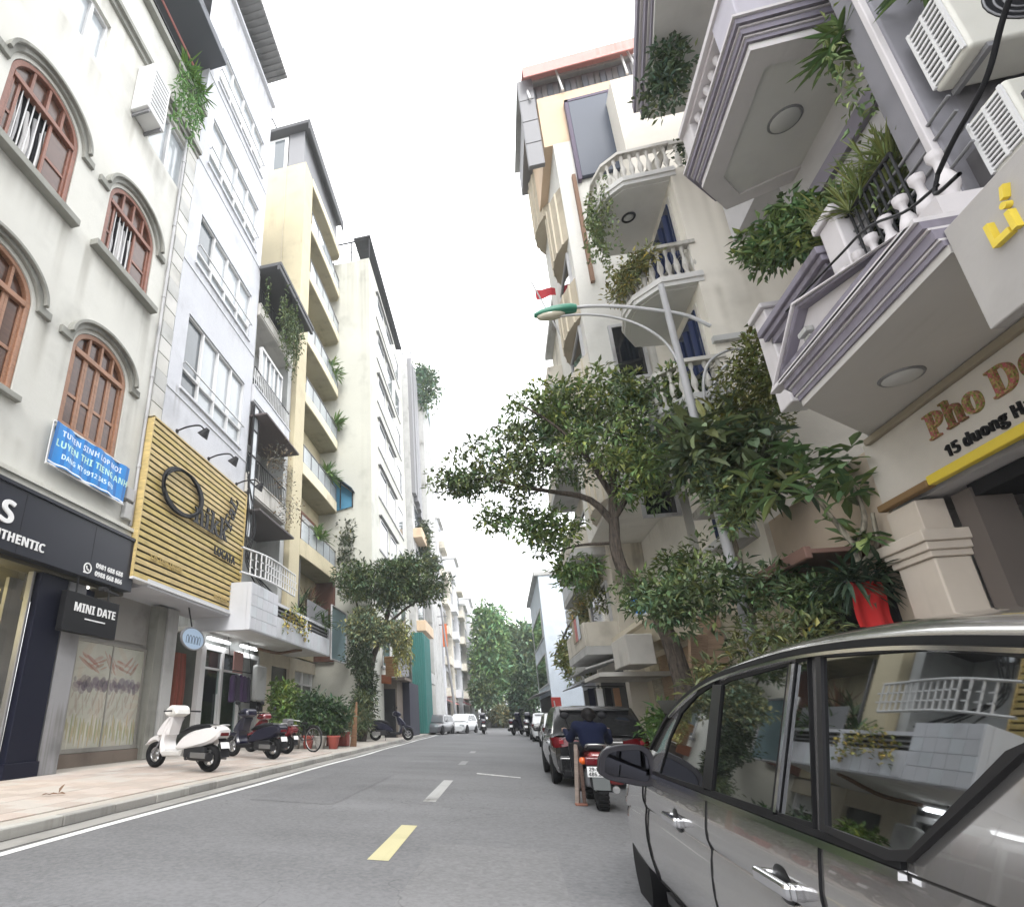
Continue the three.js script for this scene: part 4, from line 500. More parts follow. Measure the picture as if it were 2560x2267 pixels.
// ------------------------------------------------------------ left 5: pale tower and the houses beyond
function windowRow(parent, fr, list, m, pane) { for (const [a, b, c, d, d0] of list) { const w = obj('window', fr([box(a, b, d - 0.08, d, d0, d0 + 0.07), box(a, b, c, c + 0.08, d0, d0 + 0.07), box(a, a + 0.08, c + 0.08, d - 0.08, d0, d0 + 0.07), box(b - 0.08, b, c + 0.08, d - 0.08, d0, d0 + 0.07)]), m, parent); obj('pane', fr(box(a + 0.08, b - 0.08, c + 0.08, d - 0.08, d0 + 0.01, d0 + 0.03)), pane, w); } }
{
  const b = thing('pale_tower', 'plain pale plaster tower with a bare side wall behind the cream house', 'building', [-7, 0.12, -38]);
  obj('wall', [box(-14, -7.0, 0.12, 34, -31, -45)], stained([0.53, 0.53, 0.475], 16, 36, [[0, 16, 34, 7, 0.22], [8.4, 9.1, 33, 26, 0.14], [6.4, 7, 24, 12, 0.12]]), b);
  obj('parapet_frame', [bar([-9.9, 36, -31.1], [-7.0, 36, -31.1], 0.06), bar([-7, 36, -31.1], [-7, 36, -45], 0.06), bar([-7, 34, -31.1], [-7, 36, -31.1], 0.05), bar([-8.4, 34, -31.1], [-8.4, 36, -31.1], 0.05), bar([-9.8, 34, -31.1], [-9.8, 36, -31.1], 0.05), bar([-9.9, 35, -31.1], [-7.0, 35, -31.1], 0.03), rbox(-6.9, -8.2, 36.1, 36.3, -31.0, -45, 0.03)], M.iron, b);
  const G = (g) => F(g, -7);
  for (let k = 0; k < 8; k++) { const y = 4.2 + k * 3.75; obj('awning_hood', G([rbox(33.2, 39.8, y + 2.3, y + 2.38, 0, 0.22, 0.02), box(33.2, 43.3, y - 0.12, y, 0, 0.06)]), M.zinc, b); windowRow(b, G, [[33.5, 36, y, y + 2.2, 0], [37, 39.5, y, y + 2.2, 0], [40.5, 43, y, y + 2.2, 0]], M.whiteMetal, M.glassGrey); }
  const aw = thing('blue_awning', 'small blue awning with hanging cloth fixed to the pale tower wall', 'awning', [-9, 13.8, -31]);
  obj('roof', [flatbar([-9.9, 16.5, -30.6], [-8.1, 14.85, -30.6], 0.9, 0.06)], mk([0.02, 0.045, 0.08]), aw); const ab = mk([0.05, 0.2, 0.33], { side: THREE.DoubleSide, roughness: 0.7 });
  obj('cloth', ext(poly([[-9.7, 13.6], [-8.2, 13.9], [-8.2, 14.8], [-9.7, 16.1]]), 0, 0.05).translate(0, 0, -30.9), ab, aw); obj('frame', [bar([-8.2, 13.8, -30.8], [-8.2, 14.9, -30.8], 0.04), bar([-9.0, 13.8, -30.8], [-9.0, 15.6, -30.8], 0.04)], M.iron, aw);
  const g = thing('grey_curved_house', 'grey house with a dark curved screen beyond the pale tower', 'building', [-7, 0.12, -47]);
  obj('wall', [box(-13, -6.6, 0.12, 36, -46.2, -52)], M.slab, g);
  obj('screen', [0, 1, 2, 3, 4].map((i) => F(box(46.4 + i * 1.1, 47.4 + i * 1.1, 21 - i * 0.4, 36, 0, 0.35 + 0.12 * Math.sin(i)), -6.6)), M.greyMetal, g);
  for (let k = 0; k < 4; k++) obj('balcony', F([rbox(46.3, 51.8, 4 + k * 4.2, 4.9 + k * 4.2, 0, 0.8, 0.03)], -6.6), k % 2 ? M.peach : M.slab, g);
  windowRow(g, (q) => F(q, -6.6), [0, 1, 2, 3].map((k) => [47, 51, 5 + k * 4.2, 7.6 + k * 4.2, 0]), M.pole, M.glassGrey);
  const p = thing('planter_tower', 'grey flat-roofed tower with a rooftop cage and bushy roof plant', 'building', [-6.6, 0.12, -57]);
  obj('wall', [box(-11.5, -6.1, 0.12, 36.5, -54, -62)], M.slab, p); obj('upper_band', [box(-11.5, -6.0, 36.5, 38.5, -53.9, -62)], mk([0.36, 0.42, 0.44], { map: T.grime }), p);
  const cage = obj('roof_cage', [0, 1, 2, 3, 4, 5].map((i) => bar([-6.2 - i, 38.5, -54], [-6.2 - i, 42.5, -54], 0.06)), M.greyMetal, p);
  for (let i = 0; i < 3; i++) obj('cage_rail', bar([-11.2, 39.6 + i * 1.4, -54], [-6.2, 39.6 + i * 1.4, -54], 0.05), M.greyMetal, cage);
  tag(obj('roof_plant', crown([[-5.6, 37.0, -54, 1.6, 3.0, 1.4, 60], [-6.6, 39, -54, 1.6, 1.2, 1.2, 24]], { l: 0.5, w: 0.25, spread: 0.8, col: [0.09, 0.15, 0.08], per: 20 }), M.leaf), 'bushy green plant overhanging the roof of the far grey tower', 'plant');
  // small houses along the far left
  const far = [[-5.9, 62.2, 67, 24, M.white], [-5.3, 67.2, 71.5, 18.5, M.creamR], [-4.8, 71.7, 76.5, 21.5, M.white], [-4.3, 76.7, 82, 16, M.dirty], [-3.7, 82.2, 90, 18, M.white]];
  far.forEach(([x, s0, s1, h, m], i) => {
    const f = thing('far_house', ['white narrow house nearest the teal hoarding on the far left', 'cream low house second beyond the teal hoarding', 'tall white house third beyond the teal hoarding', 'low stained house fourth beyond the teal hoarding', 'white house last before the far trees'][i], 'house', [x, 0.12, -(s0 + s1) / 2], 'small houses at the far left end');
    const G = (g) => F(g, x);
    obj('wall', G(box(s0, s1, 0.12, h, -6, 0)), m, f); obj('roof', G([rbox(s0 - 0.1, s1 + 0.1, h, h + 0.3, -6, 0.35, 0.03)]), M.slab, f);
    for (let k = 1; k * 3.4 + 3 < h; k++) { obj('balcony', G(rbox(s0 + 0.4, s1 - 0.4, k * 3.4, k * 3.4 + 0.9, 0, 0.7, 0.02)), i % 2 ? M.white : M.creamR, f); windowRow(f, G, [[s0 + 0.8, s1 - 0.8, k * 3.4 + 1, k * 3.4 + 2.8, 0]], M.pole, M.glassGrey); }
    obj('awning', G([ext(poly([[s0 + 0.3, 0], [s1 - 0.3, 0], [s1 - 0.3, 0.05], [s0 + 0.3, 0.05]]), 0, 1.2).rotateX(0.4).translate(0, 3.0, 0)]), [M.pink, M.pole, mk([0.3, 0.02, 0.04]), M.teal, M.pink][i], f);
    obj('shop_opening', G(box(s0 + 0.5, s1 - 0.5, 0.12, 2.7, 0, 0.02)), M.room, f);
  });
  // orange pennant sign and white box sign near the hoarding
  const os = thing('orange_sign', 'narrow orange vertical sign high on the far left houses', 'sign', [-6, 8.5, -58]); obj('board', [rbox(-5.75, -5.25, 8.4, 10.9, -59.9, -60.1, 0.05)], mk([0.5, 0.12, 0.04]), os); obj('arm', [bar([-6.6, 10.8, -60], [-5.1, 10.8, -60], 0.05)], M.iron, os);
}

// ------------------------------------------------------------ right 1: the near house with deep balconies
const RX = 4.6;
const Rg = (gs, X = RX) => onRight(gs, X);                         // drawing x = world z, drawing z = towards the street
const plan = (pts, y0, y1) => new THREE.ExtrudeGeometry(poly(pts.map(([x, z]) => [x, -z])), { depth: y1 - y0, bevelEnabled: false, curveSegments: 8 }).rotateX(-Math.PI / 2).translate(0, y0, 0);
// profile of a stone baluster
const balGeo = (h, r = 0.06) => new THREE.LatheGeometry([[0.75, 0], [0.75, 0.1], [0.45, 0.14], [0.95, 0.3], [1, 0.38], [0.8, 0.5], [0.42, 0.66], [0.38, 0.8], [0.6, 0.86], [0.7, 0.9], [0.7, 1]].map(([a, b]) => new THREE.Vector2(a * r, b * h)), 10);
const nearHouse = thing('balcony_townhouse', 'tall grey townhouse with deep moulded balconies over the parked silver car', 'house', [4.6, 0.12, -5]);
{
  const b = nearHouse;
  obj('wall', [box(4.6, 10, 4.4, 20, -7.25, 7), box(4.62, 10, 9.2, 20, -8.75, -7.252), box(4.62, 10, 3.55, 4.39, -10, 7), box(4.7, 10, 0.12, 3.54, -10, -7.3), box(7.2, 7.4, 0.12, 3.54, -7.25, 7)], wallMat([0.5, 0.485, 0.49], T.grime), b);
  obj('shop_wall', [box(4.58, 4.7, 3.2, 4.38, -10, -7.3), box(4.6, 4.72, 0.12, 3.19, -10, -7.3)], wallMat([0.6, 0.5, 0.4]), b);
  // lower balcony: slab and stacked mouldings
  const low = (o) => [[5, -3.99], [3.4 - o, -3.99], [3.4 - o, -6.1 - o * 0.35], [4.6, -7.15 - o * 1.2], [5, -7.15 - o]];
  const lb = obj('balcony', [plan(low(0), 4.45, 4.52), box(3.5, 5, 4.45, 4.6, -3.985, -1)], wallMat([0.54, 0.52, 0.505], T.plaster), b);
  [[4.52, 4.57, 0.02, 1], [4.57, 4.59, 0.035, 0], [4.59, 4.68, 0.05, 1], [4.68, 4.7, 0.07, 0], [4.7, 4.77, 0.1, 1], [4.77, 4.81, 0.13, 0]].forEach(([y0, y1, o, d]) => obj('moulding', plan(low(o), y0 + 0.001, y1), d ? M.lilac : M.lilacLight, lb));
  obj('parapet', plan(low(-0.06), 4.811, 4.98), M.lilacLight, lb);
  // gable pediment on the balcony front
  const tri = (o) => [[-6.3 + o * 2.2, 4.815 + o], [-4.1 - o * 2.8, 4.815 + o], [-5.55 + o * 0.1, 5.36 - o * 0.75]];
  obj('pediment', Rg(ext(poly(tri(0.11)), -0.1, 0.0), 3.4), M.lilacLight, b);
  const pf = obj('pediment_frame', Rg(ext(poly(tri(0), [tri(0.1)]), -0.12, 0.1, 0.015), 3.4), M.lilac, b);
  obj('frame_lip', Rg(ext(poly(tri(-0.03), [tri(0.015)]), 0.02, 0.13, 0.008), 3.4), M.lilacLight, pf);
  obj('wall_lamp', Rg([rbox(-5.7, -5.55, 5.02, 5.08, 0.0, 0.08, 0.01), rbox(-5.68, -5.57, 4.97, 5.0, 0.0, 0.05, 0.01)], 3.4), M.slab, b);
  const domes = (x, y, z, r, p) => { const o = obj('ceiling_lamp', [new THREE.SphereGeometry(r, 20, 8, 0, 6.283, Math.PI / 2, Math.PI / 2).scale(1, 0.35, 1).translate(x, y, z)], M.slab, p); obj('rim', new THREE.TorusGeometry(r, 0.018, 6, 28).rotateX(Math.PI / 2).translate(x, y, z), M.greyMetal, o); };
  domes(4.06, 4.449, -5.71, 0.16, b);
  // beams, posts and iron rail of the terrace above the pediment
  obj('handrail_beam', [rbox(3.75, 4.05, 5.8, 5.9, -6.95, -5.65, 0.01), rbox(3.7, 4.05, 5.9, 5.98, -7.0, -5.6, 0.01), rbox(3.66, 4.1, 5.98, 6.08, -7.03, -5.58, 0.015)], M.lilac, b);
  obj('terrace_post', [rbox(3.72, 4.0, 4.95, 6.2, -5.55, -5.28, 0.02), rbox(3.68, 4.04, 6.2, 6.3, -5.59, -5.24, 0.02)], M.lilacLight, b);
  obj('terrace_post', [rbox(3.75, 4.05, 4.95, 6.35, -7.2, -6.9, 0.02), rbox(3.7, 4.1, 6.35, 6.43, -7.25, -6.86, 0.02)], M.lilacLight, b);
  const bg = balGeo(0.52, 0.075); for (let i = 0; i < 8; i++) obj('baluster', bg.clone().translate(3.66, 4.98, -4.1 - i * 0.2), M.lilacLight, b);
  obj('dark_window', Rg(box(-3.9, -1, 4.7, 9, 0, 0.03)), mk([0.015, 0.018, 0.04], { roughness: 0.15, ior: 1.5 }), b);
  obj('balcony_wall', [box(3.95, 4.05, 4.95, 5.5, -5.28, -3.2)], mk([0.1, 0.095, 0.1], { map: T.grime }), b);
  const rl = obj('iron_rail', [bar([3.82, 6.12, -5.5], [3.82, 6.12, -4.6], 0.022)], M.iron, b); obj('rail_bar', bar([3.82, 5.3, -5.5], [3.82, 5.3, -4.6], 0.02), M.iron, rl);
  for (let i = 0; i < 12; i++) obj('rail_bar', bar([3.82, 5.3, -5.46 + i * 0.078], [3.82, 6.12, -5.46 + i * 0.078], 0.012), M.iron, rl);
  for (let i = 0; i < 4; i++) obj('rail_bar', bar([3.84, 5.4 + i * 0.17, -5.5], [3.84, 5.45 + i * 0.17, -4.0], 0.014), M.greyMetal, rl);
  // upright grey pilaster with a pale edge
  obj('pilaster', [rbox(3.85, 4.62, 4.96, 12, -4.56, -4.22, 0.02)], wallMat([0.24, 0.235, 0.26], T.grime), b);
  obj('pilaster_edge', [rbox(3.8, 3.86, 4.96, 12, -4.3, -4.24, 0.01)], M.lilacLight, b);
  // big upper balcony
  const up = (o) => [[5, -5.0 + o], [3.36 - o, -5.0 + o], [3.4 - o, -6.75 - o * 0.5], [3.86 - o * 0.4, -7.22 - o], [4.6, -6.95 - o], [5, -6.95 - o]];
  const ub = obj('balcony', [plan(up(0), 8.5, 8.56), plan(up(-0.22), 8.47, 8.5)], M.soffit, b);
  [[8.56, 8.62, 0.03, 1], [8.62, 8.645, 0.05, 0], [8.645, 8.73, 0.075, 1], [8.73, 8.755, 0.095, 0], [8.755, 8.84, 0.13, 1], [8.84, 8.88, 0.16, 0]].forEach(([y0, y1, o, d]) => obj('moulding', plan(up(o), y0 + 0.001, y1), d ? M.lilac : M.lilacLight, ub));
  obj('soffit_band', plan2(up(0.012), up(-0.22), 8.44, 8.5), M.lilacLight, ub);
  domes(4.1, 8.469, -5.98, 0.17, b);
  obj('corner_pier', rbox(3.3, 3.9, 8.885, 9.62, -5.4, -4.92, 0.015), wallMat([0.5, 0.48, 0.55], T.plaster), ub); obj('corner_pier', rbox(3.36, 3.7, 8.885, 9.62, -6.85, -6.55, 0.015), M.lilacLight, ub);
  const b2 = balGeo(0.6, 0.075); for (let i = 0; i < 6; i++) obj('baluster', b2.clone().translate(3.44, 8.885, -5.52 - i * 0.185), M.lilacLight, ub); for (let i = 0; i < 4; i++) obj('baluster', b2.clone().translate(4.02 + i * 0.17, 8.885, -5.02), M.lilacLight, ub);
  obj('top_rail', [plan2(up(0.04), up(-0.2), 9.49, 9.55), plan2(up(0.1), up(-0.2), 9.55, 9.64)], M.lilacLight, ub);
  // uppermost balcony
  const tp = (o) => [[5, -4.4], [3.42 - o, -4.4], [3.42 - o, -6.62], [3.8 - o, -8.66 - o], [4.62, -8.68 - o], [5, -8.68 - o]];
  const tb = obj('balcony', plan(tp(0), 12.5, 12.58), M.soffit, b);
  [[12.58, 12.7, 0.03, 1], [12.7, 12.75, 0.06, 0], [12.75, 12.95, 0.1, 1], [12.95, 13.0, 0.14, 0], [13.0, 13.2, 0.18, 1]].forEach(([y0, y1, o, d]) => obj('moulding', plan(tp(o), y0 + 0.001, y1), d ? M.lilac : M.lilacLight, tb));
  obj('parapet', plan2(tp(0), tp(-0.2), 13.201, 14.4), M.lilacLight, tb);
  // doors behind the balconies
  for (const [y, z0, z1] of [[5.0, -6.6, -4.6], [9.1, -6.7, -5.1]]) { const d = obj('balcony_door', Rg([box(z0, z1, y + 2.2, y + 2.3, 0, 0.05), box(z0, z0 + 0.08, y, y + 2.2, 0, 0.05), box(z1 - 0.08, z1, y, y + 2.2, 0, 0.05)]), M.greyMetal, b); obj('pane', Rg(box(z0 + 0.08, z1 - 0.08, y, y + 2.2, 0.005, 0.02)), M.glassDark, d); }
  obj('wall_band', Rg([box(-7.25, 5, 7.7, 7.95, 0, 0.07)]), M.lilac, b);
  // ground floor
  obj('pilaster', [rbox(4.46, 4.78, 0.12, 2.86, -7.28, -6.72, 0.02), rbox(4.43, 4.8, 2.86, 2.93, -7.31, -6.69, 0.012), rbox(4.4, 4.82, 2.93, 3.02, -7.34, -6.66, 0.015), rbox(4.37, 4.84, 3.02, 3.14, -7.37, -6.63, 0.015), rbox(4.5, 4.76, 3.14, 3.51, -7.24, -6.76, 0.01)], wallMat([0.6, 0.53, 0.46]), b);
  obj('portal', [box(4.78, 5.1, 0.12, 3.5, -6.7, -6.45), box(5.2, 5.4, 0.12, 3.4, -6.3, -6.1), box(5.6, 5.75, 0.12, 3.3, -6.1, -5.95)], mk([0.13, 0.11, 0.1], { map: T.plaster }), b);
  obj('doorway', [box(6.4, 6.5, 0.12, 3.5, -6.2, 5), box(4.8, 6.4, 3.4, 3.54, -6.5, 5), box(5.75, 6.4, 0.12, 3.5, -6.3, -6.2)], M.dark, b);
  const fm = wallMat([0.6, 0.56, 0.51]);
  const fas = obj('sign_fascia', Rg(box(-7.28, 4, 3.62, 4.42, 0.0, 0.07)), fm, b);
  obj('fascia_moulding', Rg([rbox(-7.15, 4, 4.36, 4.44, 0.07, 0.13, 0.01)]), mk([0.28, 0.24, 0.18]), fas);
  obj('yellow_strip', Rg([rbox(-6.45, 4, 3.55, 3.65, 0.07, 0.15, 0.015)]), M.yellow, fas); obj('brown_strip', Rg([rbox(-7.25, -6.45, 3.54, 3.62, 0.07, 0.16, 0.015)]), mk([0.2, 0.12, 0.05]), fas);
  const lt2 = tex(256, 0.16, (u, v) => { const f = fbm(u, v, 1, 5), g = fbm(u + 0.4, v + 0.2, 1, 5); return [0.5 + 1.6 * (f - 0.4), 0.45 + 1.5 * (g - 0.42), 0.4 + 1.2 * (f - 0.5)]; }); const wood = mk([0.46, 0.32, 0.2], { map: lt2, roughness: 0.7 });
  [['P', -6.3], ['h', -6.06], ['o', -5.82], ['D', -5.5], ['e', -5.2], ['p', -4.98], ['P', -4.66], ['h', -4.42], ['o', -4.18]].forEach(([s, z], i) => obj('big_letter', Rg(text3(s, 0.27, 0.035, serif).translate(z, 3.98, 0.07)), [wood, mk([0.3, 0.2, 0.12], { map: lt2 }), mk([0.42, 0.34, 0.2], { map: lt2 })][i % 3], fas));
  obj('black_lettering', Rg(text3('15 duong Hang Bun - mien phi do xe', 0.12, 0.02).translate(-6.2, 3.74, 0.07)), M.black, fas);
  const sc = obj('side_canopy', Rg([rbox(-10.2, -7.6, 3.2, 3.26, 0, 0.75, 0.01), rbox(-10.2, -7.6, 3.14, 3.3, 0.72, 0.8, 0.02)], 4.58), mk([0.16, 0.09, 0.07]), b);
  obj('side_shop_opening', Rg(box(-9.8, -7.7, 0.12, 2.95, 0, 0.03), 4.6), M.dark, sc);
}
function plan2(outer, inner, y0, y1) { const mx = Math.max(...outer.map((p) => p[0])); inner = inner.map(([x, z]) => [x > mx - 0.02 ? mx - 0.03 : x, z]); const s = poly(outer.map(([x, z]) => [x, -z]), [inner.map(([x, z]) => [x, -z])]); return new THREE.ExtrudeGeometry(s, { depth: y1 - y0, bevelEnabled: false }).rotateX(-Math.PI / 2).translate(0, y0, 0); }
{
  const sb = thing('box_sign', 'grey sign board with yellow raised letters at the right edge under the balcony', 'sign', [3.35, 3.76, -3]);
  obj('board', [rbox(3.4, 3.49, 3.76, 4.64, -3.98, -1.6, 0.012)], wallMat([0.42, 0.4, 0.39], T.plaster), sb);
  obj('yellow_letter', Rg([box(-3.69, -3.655, 4.19, 4.37, 0, 0.04), box(-3.655, -3.56, 4.19, 4.235, 0, 0.04)], 3.4), M.yellow, sb);
  obj('yellow_letter', Rg([box(-3.545, -3.51, 4.19, 4.33, 0, 0.04), new THREE.CylinderGeometry(0.024, 0.024, 0.04, 14).rotateX(Math.PI / 2).translate(-3.528, 4.38, 0.02), ext(poly([[-3.53, 4.42], [-3.5, 4.42], [-3.47, 4.5], [-3.5, 4.5]]), 0, 0.04)], 3.4), M.yellow, sb);
  obj('white_letter', Rg(text3('CAFE', 0.16, 0.03).translate(-3.46, 3.92, 0), 3.4), M.plate, sb);
  // two air conditioners
  const acs = (y0, y1, z0, z1, label) => {
    const a = thing('air_conditioner', label, 'air conditioner', [4.2, y0, (z0 + z1) / 2], 'air conditioners on the near townhouse');
    obj('casing', rbox(3.9, 4.75, y0, y1, z0, z1, 0.035, 3), mk([0.62, 0.61, 0.56], { roughness: 0.5, map: T.plaster }), a);
    const n = 11, h = (y1 - y0 - 0.12) / n;
    obj('grille_back', box(3.897, 3.9, y0 + 0.05, y1 - 0.05, z0 + 0.04, z1 - 0.04), M.dark, a);
    for (let i = 0; i <= n; i++) obj('grille_slat', box(3.882, 3.899, y0 + 0.05 + i * h, y0 + 0.05 + i * h + h * 0.42, z0 + 0.03, z1 - 0.03), M.whiteMetal, a);
    obj('grille_rib', [box(3.88, 3.899, y0 + 0.04, y1 - 0.04, (z0 + z1) / 2 - 0.012, (z0 + z1) / 2 + 0.012), box(3.88, 3.899, y0 + 0.03, y1 - 0.03, z0 + 0.015, z0 + 0.04), box(3.88, 3.899, y0 + 0.03, y1 - 0.03, z1 - 0.04, z1 - 0.015)], M.whiteMetal, a);
    const f = obj('fan_guard', [0.1, 0.16, 0.22].map((r) => new THREE.TorusGeometry(r, 0.008, 5, 24).translate(4.32, (y0 + y1) / 2, z1 + 0.008)), M.greyMetal, a); obj('fan_recess', cyl(4.32, (y0 + y1) / 2, z1 + 0.002, 0.23, 0.006, 'z'), M.black, f);
    for (const x of [4.0, 4.58]) obj('bracket', [box(x, x + 0.04, y0 - 0.05, y0 - 0.003, z0, z1)], M.greyMetal, a);
  };
  acs(6.16, 6.9, -4.14, -3.78, 'beige air conditioner with slatted side, upper of the two at the right');
  acs(5.1, 5.68, -4.06, -3.72, 'beige air conditioner with slatted side, lower of the two at the right');
  const cb = thing('power_cable', 'thick black cable sagging across the near balconies', 'cable', [3.3, 5, -4]);
  obj('cable', [pipe([[3.4, 5.75, -2.6], [3.38, 5.42, -3.05], [3.38, 5.2, -3.3], [3.35, 5.06, -3.6], [3.35, 4.98, -3.78]], 0.018, 30, 6), pipe([[3.35, 4.98, -3.78], [3.33, 4.86, -3.83], [3.3, 4.77, -3.6]], 0.016, 16, 6), pipe([[3.34, 4.9, -3.8], [3.36, 5.0, -4.1], [3.4, 5.27, -4.5], [3.6, 5.6, -5.2], [3.7, 5.9, -6.4]], 0.013, 30, 5)], M.black, cb);
  const p1 = crown([[3.9, 6.95, -6.3, 0.25, 0.35, 0.55, 56], [3.85, 7.15, -6.75, 0.25, 0.3, 0.3, 22], [3.9, 6.65, -5.9, 0.25, 0.25, 0.35, 22]], { per: 26, l: 0.11, w: 0.055, col: [0.08, 0.14, 0.045], spread: 0.2 });
  tag(obj('potted_shrub', p1, M.leaf), 'bright round shrub on the far corner of the near terrace', 'plant');
  const gl = []; for (let i = 0; i < 34; i++) rosette([3.95 + rr(-0.2, 0.25), rr(6.0, 6.4), -rr(4.75, 5.7)], 22, 0.38, 0.018, [0.14, 0.18, 0.05], [0.1, 1.5], gl);
  tag(obj('grassy_plant', leaves(gl), M.leaf), 'feathery yellow green plant behind the iron rail of the near terrace', 'plant');
  const hp = []; { const pts = []; for (let i = 0; i < 14; i++) pts.push([3.75 + rr(-0.1, 0.25), rr(7.6, 8.1), -rr(4.35, 4.9)]); strands(pts, 1.9, 9, [0.14, 0.2, 0.07], hp, 0.1, 0.035); for (let i = 0; i < 4; i++) rosette([3.85, 7.75, -4.5 - i * 0.1], 16, 0.34, 0.05, [0.1, 0.17, 0.05], [-0.9, 0.9], hp); for (let i = 0; i < 6; i++) rosette([3.9 + i * 0.12, 7.3, -3.9], 18, 0.35, 0.06, [0.08, 0.15, 0.04], [-0.9, 1], hp); }
  tag(obj('hanging_plant', leaves(hp), M.leaf), 'hanging green plant beside the upright grey pilaster at upper right', 'plant');
  const hb = crown([[3.75, 12.2, -7.6, 0.3, 0.35, 0.5, 26], [3.7, 11.8, -7.7, 0.2, 0.5, 0.3, 14]], { per: 20, l: 0.13, w: 0.06, col: [0.06, 0.1, 0.05], spread: 0.22 });
  tag(obj('soffit_plant', hb, M.leaf), 'dark green plant hanging under the uppermost balcony', 'plant');
  const hedge = crown([[4.75, 6.75, -9.0, 0.7, 0.8, 0.7, 120], [4.35, 6.0, -9.2, 0.6, 0.7, 0.7, 70], [4.1, 5.3, -9.4, 0.5, 0.6, 0.6, 40]], { per: 24, l: 0.1, w: 0.05, col: [0.11, 0.13, 0.03], spread: 0.2 });
  tag(obj('roof_hedge', hedge, M.leaf), 'olive green creeper mass on the low roof below the bare cream wall', 'plant');
}
// ------------------------------------------------------------ right 2: cream house with rounded balconies
{
  const b = thing('round_balcony_house', 'cream house with a bare end wall and rounded balconies at its corner', 'house', [4.5, 0.12, -12]);
  const cm = wallMat([0.74, 0.7, 0.61], T.plaster);
  obj('wall', [box(4.5, 10, 3.6, 12.6, -10, -12.95), box(4.6, 10, 12.6, 19, -12.2, -12.95)], stained([0.76, 0.72, 0.64], 16, 20, [[4.5, 8, 12.5, 2.6, 0.3], [5.0, 5.4, 12, 3.6, 0.3], [4.5, 4.8, 9.4, 1.6, 0.3], [4.5, 8, 9, 1.2, 0.12], [5.3, 5.7, 9.9, 1.6, 0.35]]), b);
  obj('wall_foot', box(4.45, 8, 8.0, 8.12, -9.9, -10.0), M.slab, b);
  const P1 = (o) => [[4.6, -9.98 + o], [3.55, -9.98 + o], [3.25 - o * 0.7, -10.2 + o * 0.7], [3.1 - o, -10.6], [3.12 - o, -11.4], [3.5 - o, -12 - o * 0.3], [4.6, -12.1]];
  const P2 = (o) => [[4.6, -9.98 + o], [3.82, -9.98 + o], [3.4 - o * 0.7, -10.4 + o * 0.7], [3.3 - o, -10.8], [3.4 - o, -11.4], [3.72 - o, -11.9], [4.6, -12]];
  const P0 = (o) => [[4.6, -9.98 + o], [3.9, -9.98 + o], [3.45 - o * 0.7, -10.4 + o * 0.7], [3.4 - o, -11.0], [3.7 - o, -11.8], [4.6, -12]];
  const along = (pts, step) => { const out = []; for (let i = 0; i < pts.length - 1; i++) { const [x0, z0] = pts[i], [x1, z1] = pts[i + 1], L = Math.hypot(x1 - x0, z1 - z0), n = Math.max(1, Math.round(L / step)); for (let k = 0; k < n; k++) out.push([x0 + (x1 - x0) * (k + 0.5) / n, z0 + (z1 - z0) * (k + 0.5) / n]); } return out; };
  for (const [P, y, h, n] of [[P1, 12.4, 1.0, 0], [P2, 9.5, 1.05, 1], [P0, 6.75, 1.0, 2]]) {
    const q = obj('balcony', [plan(P(0), y, y + 0.1), plan(P(0.04), y + 0.1, y + 0.17), plan(P(0.02), y + 0.17, y + 0.24)], [M.soffit, M.soffit, M.slab][n], b);
    obj('soffit_panel', plan(P(-0.12), y - 0.02, y), M.soffit, q);
    const g = balGeo(h - 0.32, 0.06), pts = P(-0.07).slice(0, -1);
    for (const [x, z] of along(pts, n === 2 ? 0.2 : 0.17)) obj('baluster', g.clone().translate(x, y + 0.24, z), M.dirty, q);
    obj('top_rail', plan2(P(0.03), P(-0.14), y + h - 0.08, y + h), M.dirty, q);
    const dr = obj('door', [box(4.47, 4.5, y - 2.4, y - 0.25, -11.9, -10.3)], mk([0.5, 0.48, 0.44]), b); obj('pane', box(4.44, 4.47, y - 2.35, y - 0.35, -11.8, -10.4), mk([0.01, 0.02, 0.06], { roughness: 0.1, ior: 1.5 }), dr);
    obj('curtain', [0, 1, 2, 3].map((i) => bar([4.43, y - 2.3, -10.6 - i * 0.35], [4.43, y - 0.5, -10.6 - i * 0.35], 0.06)), mk([0.02, 0.03, 0.08], { roughness: 0.9 }), dr);
  }
  const rt = obj('roof_rail', box(4.6, 9, 13.3, 13.42, -9.98, -10.12), M.dirty, b); const g = balGeo(0.66, 0.07); for (let i = 0; i < 12; i++) obj('baluster', g.clone().translate(4.75 + i * 0.2, 12.63, -10.05), M.dirty, rt);
  const r1 = obj('ceiling_ring', new THREE.TorusGeometry(0.13, 0.025, 6, 24).rotateX(Math.PI / 2).translate(3.82, 12.37, -10.87), M.iron, b); obj('lamp_glass', ball(3.82, 12.37, -10.87, 0.1, 1, 0.4, 1), M.slab, r1);
  const v1 = []; const pts = []; for (let i = 0; i < 22; i++) pts.push([3.15 + rr(-0.12, 0.1), rr(12.5, 13.3), -rr(10.2, 11.4)]); strands(pts, 1.7, 44, [0.15, 0.2, 0.08], v1, 0.11, 0.055);
  tag(obj('trailing_plant', leaves(v1), M.leaf), 'pale green creeper trailing from the upper rounded balcony', 'plant');
  const v2 = crown([[3.35, 10.2, -10.45, 0.3, 0.35, 0.5, 40], [3.6, 10.35, -10.1, 0.3, 0.25, 0.25, 26]], { per: 22, l: 0.11, w: 0.045, col: [0.2, 0.21, 0.08], spread: 0.2 });
  tag(obj('balcony_shrub', v2, M.leaf), 'pale yellowish shrub on the middle rounded balcony', 'plant');
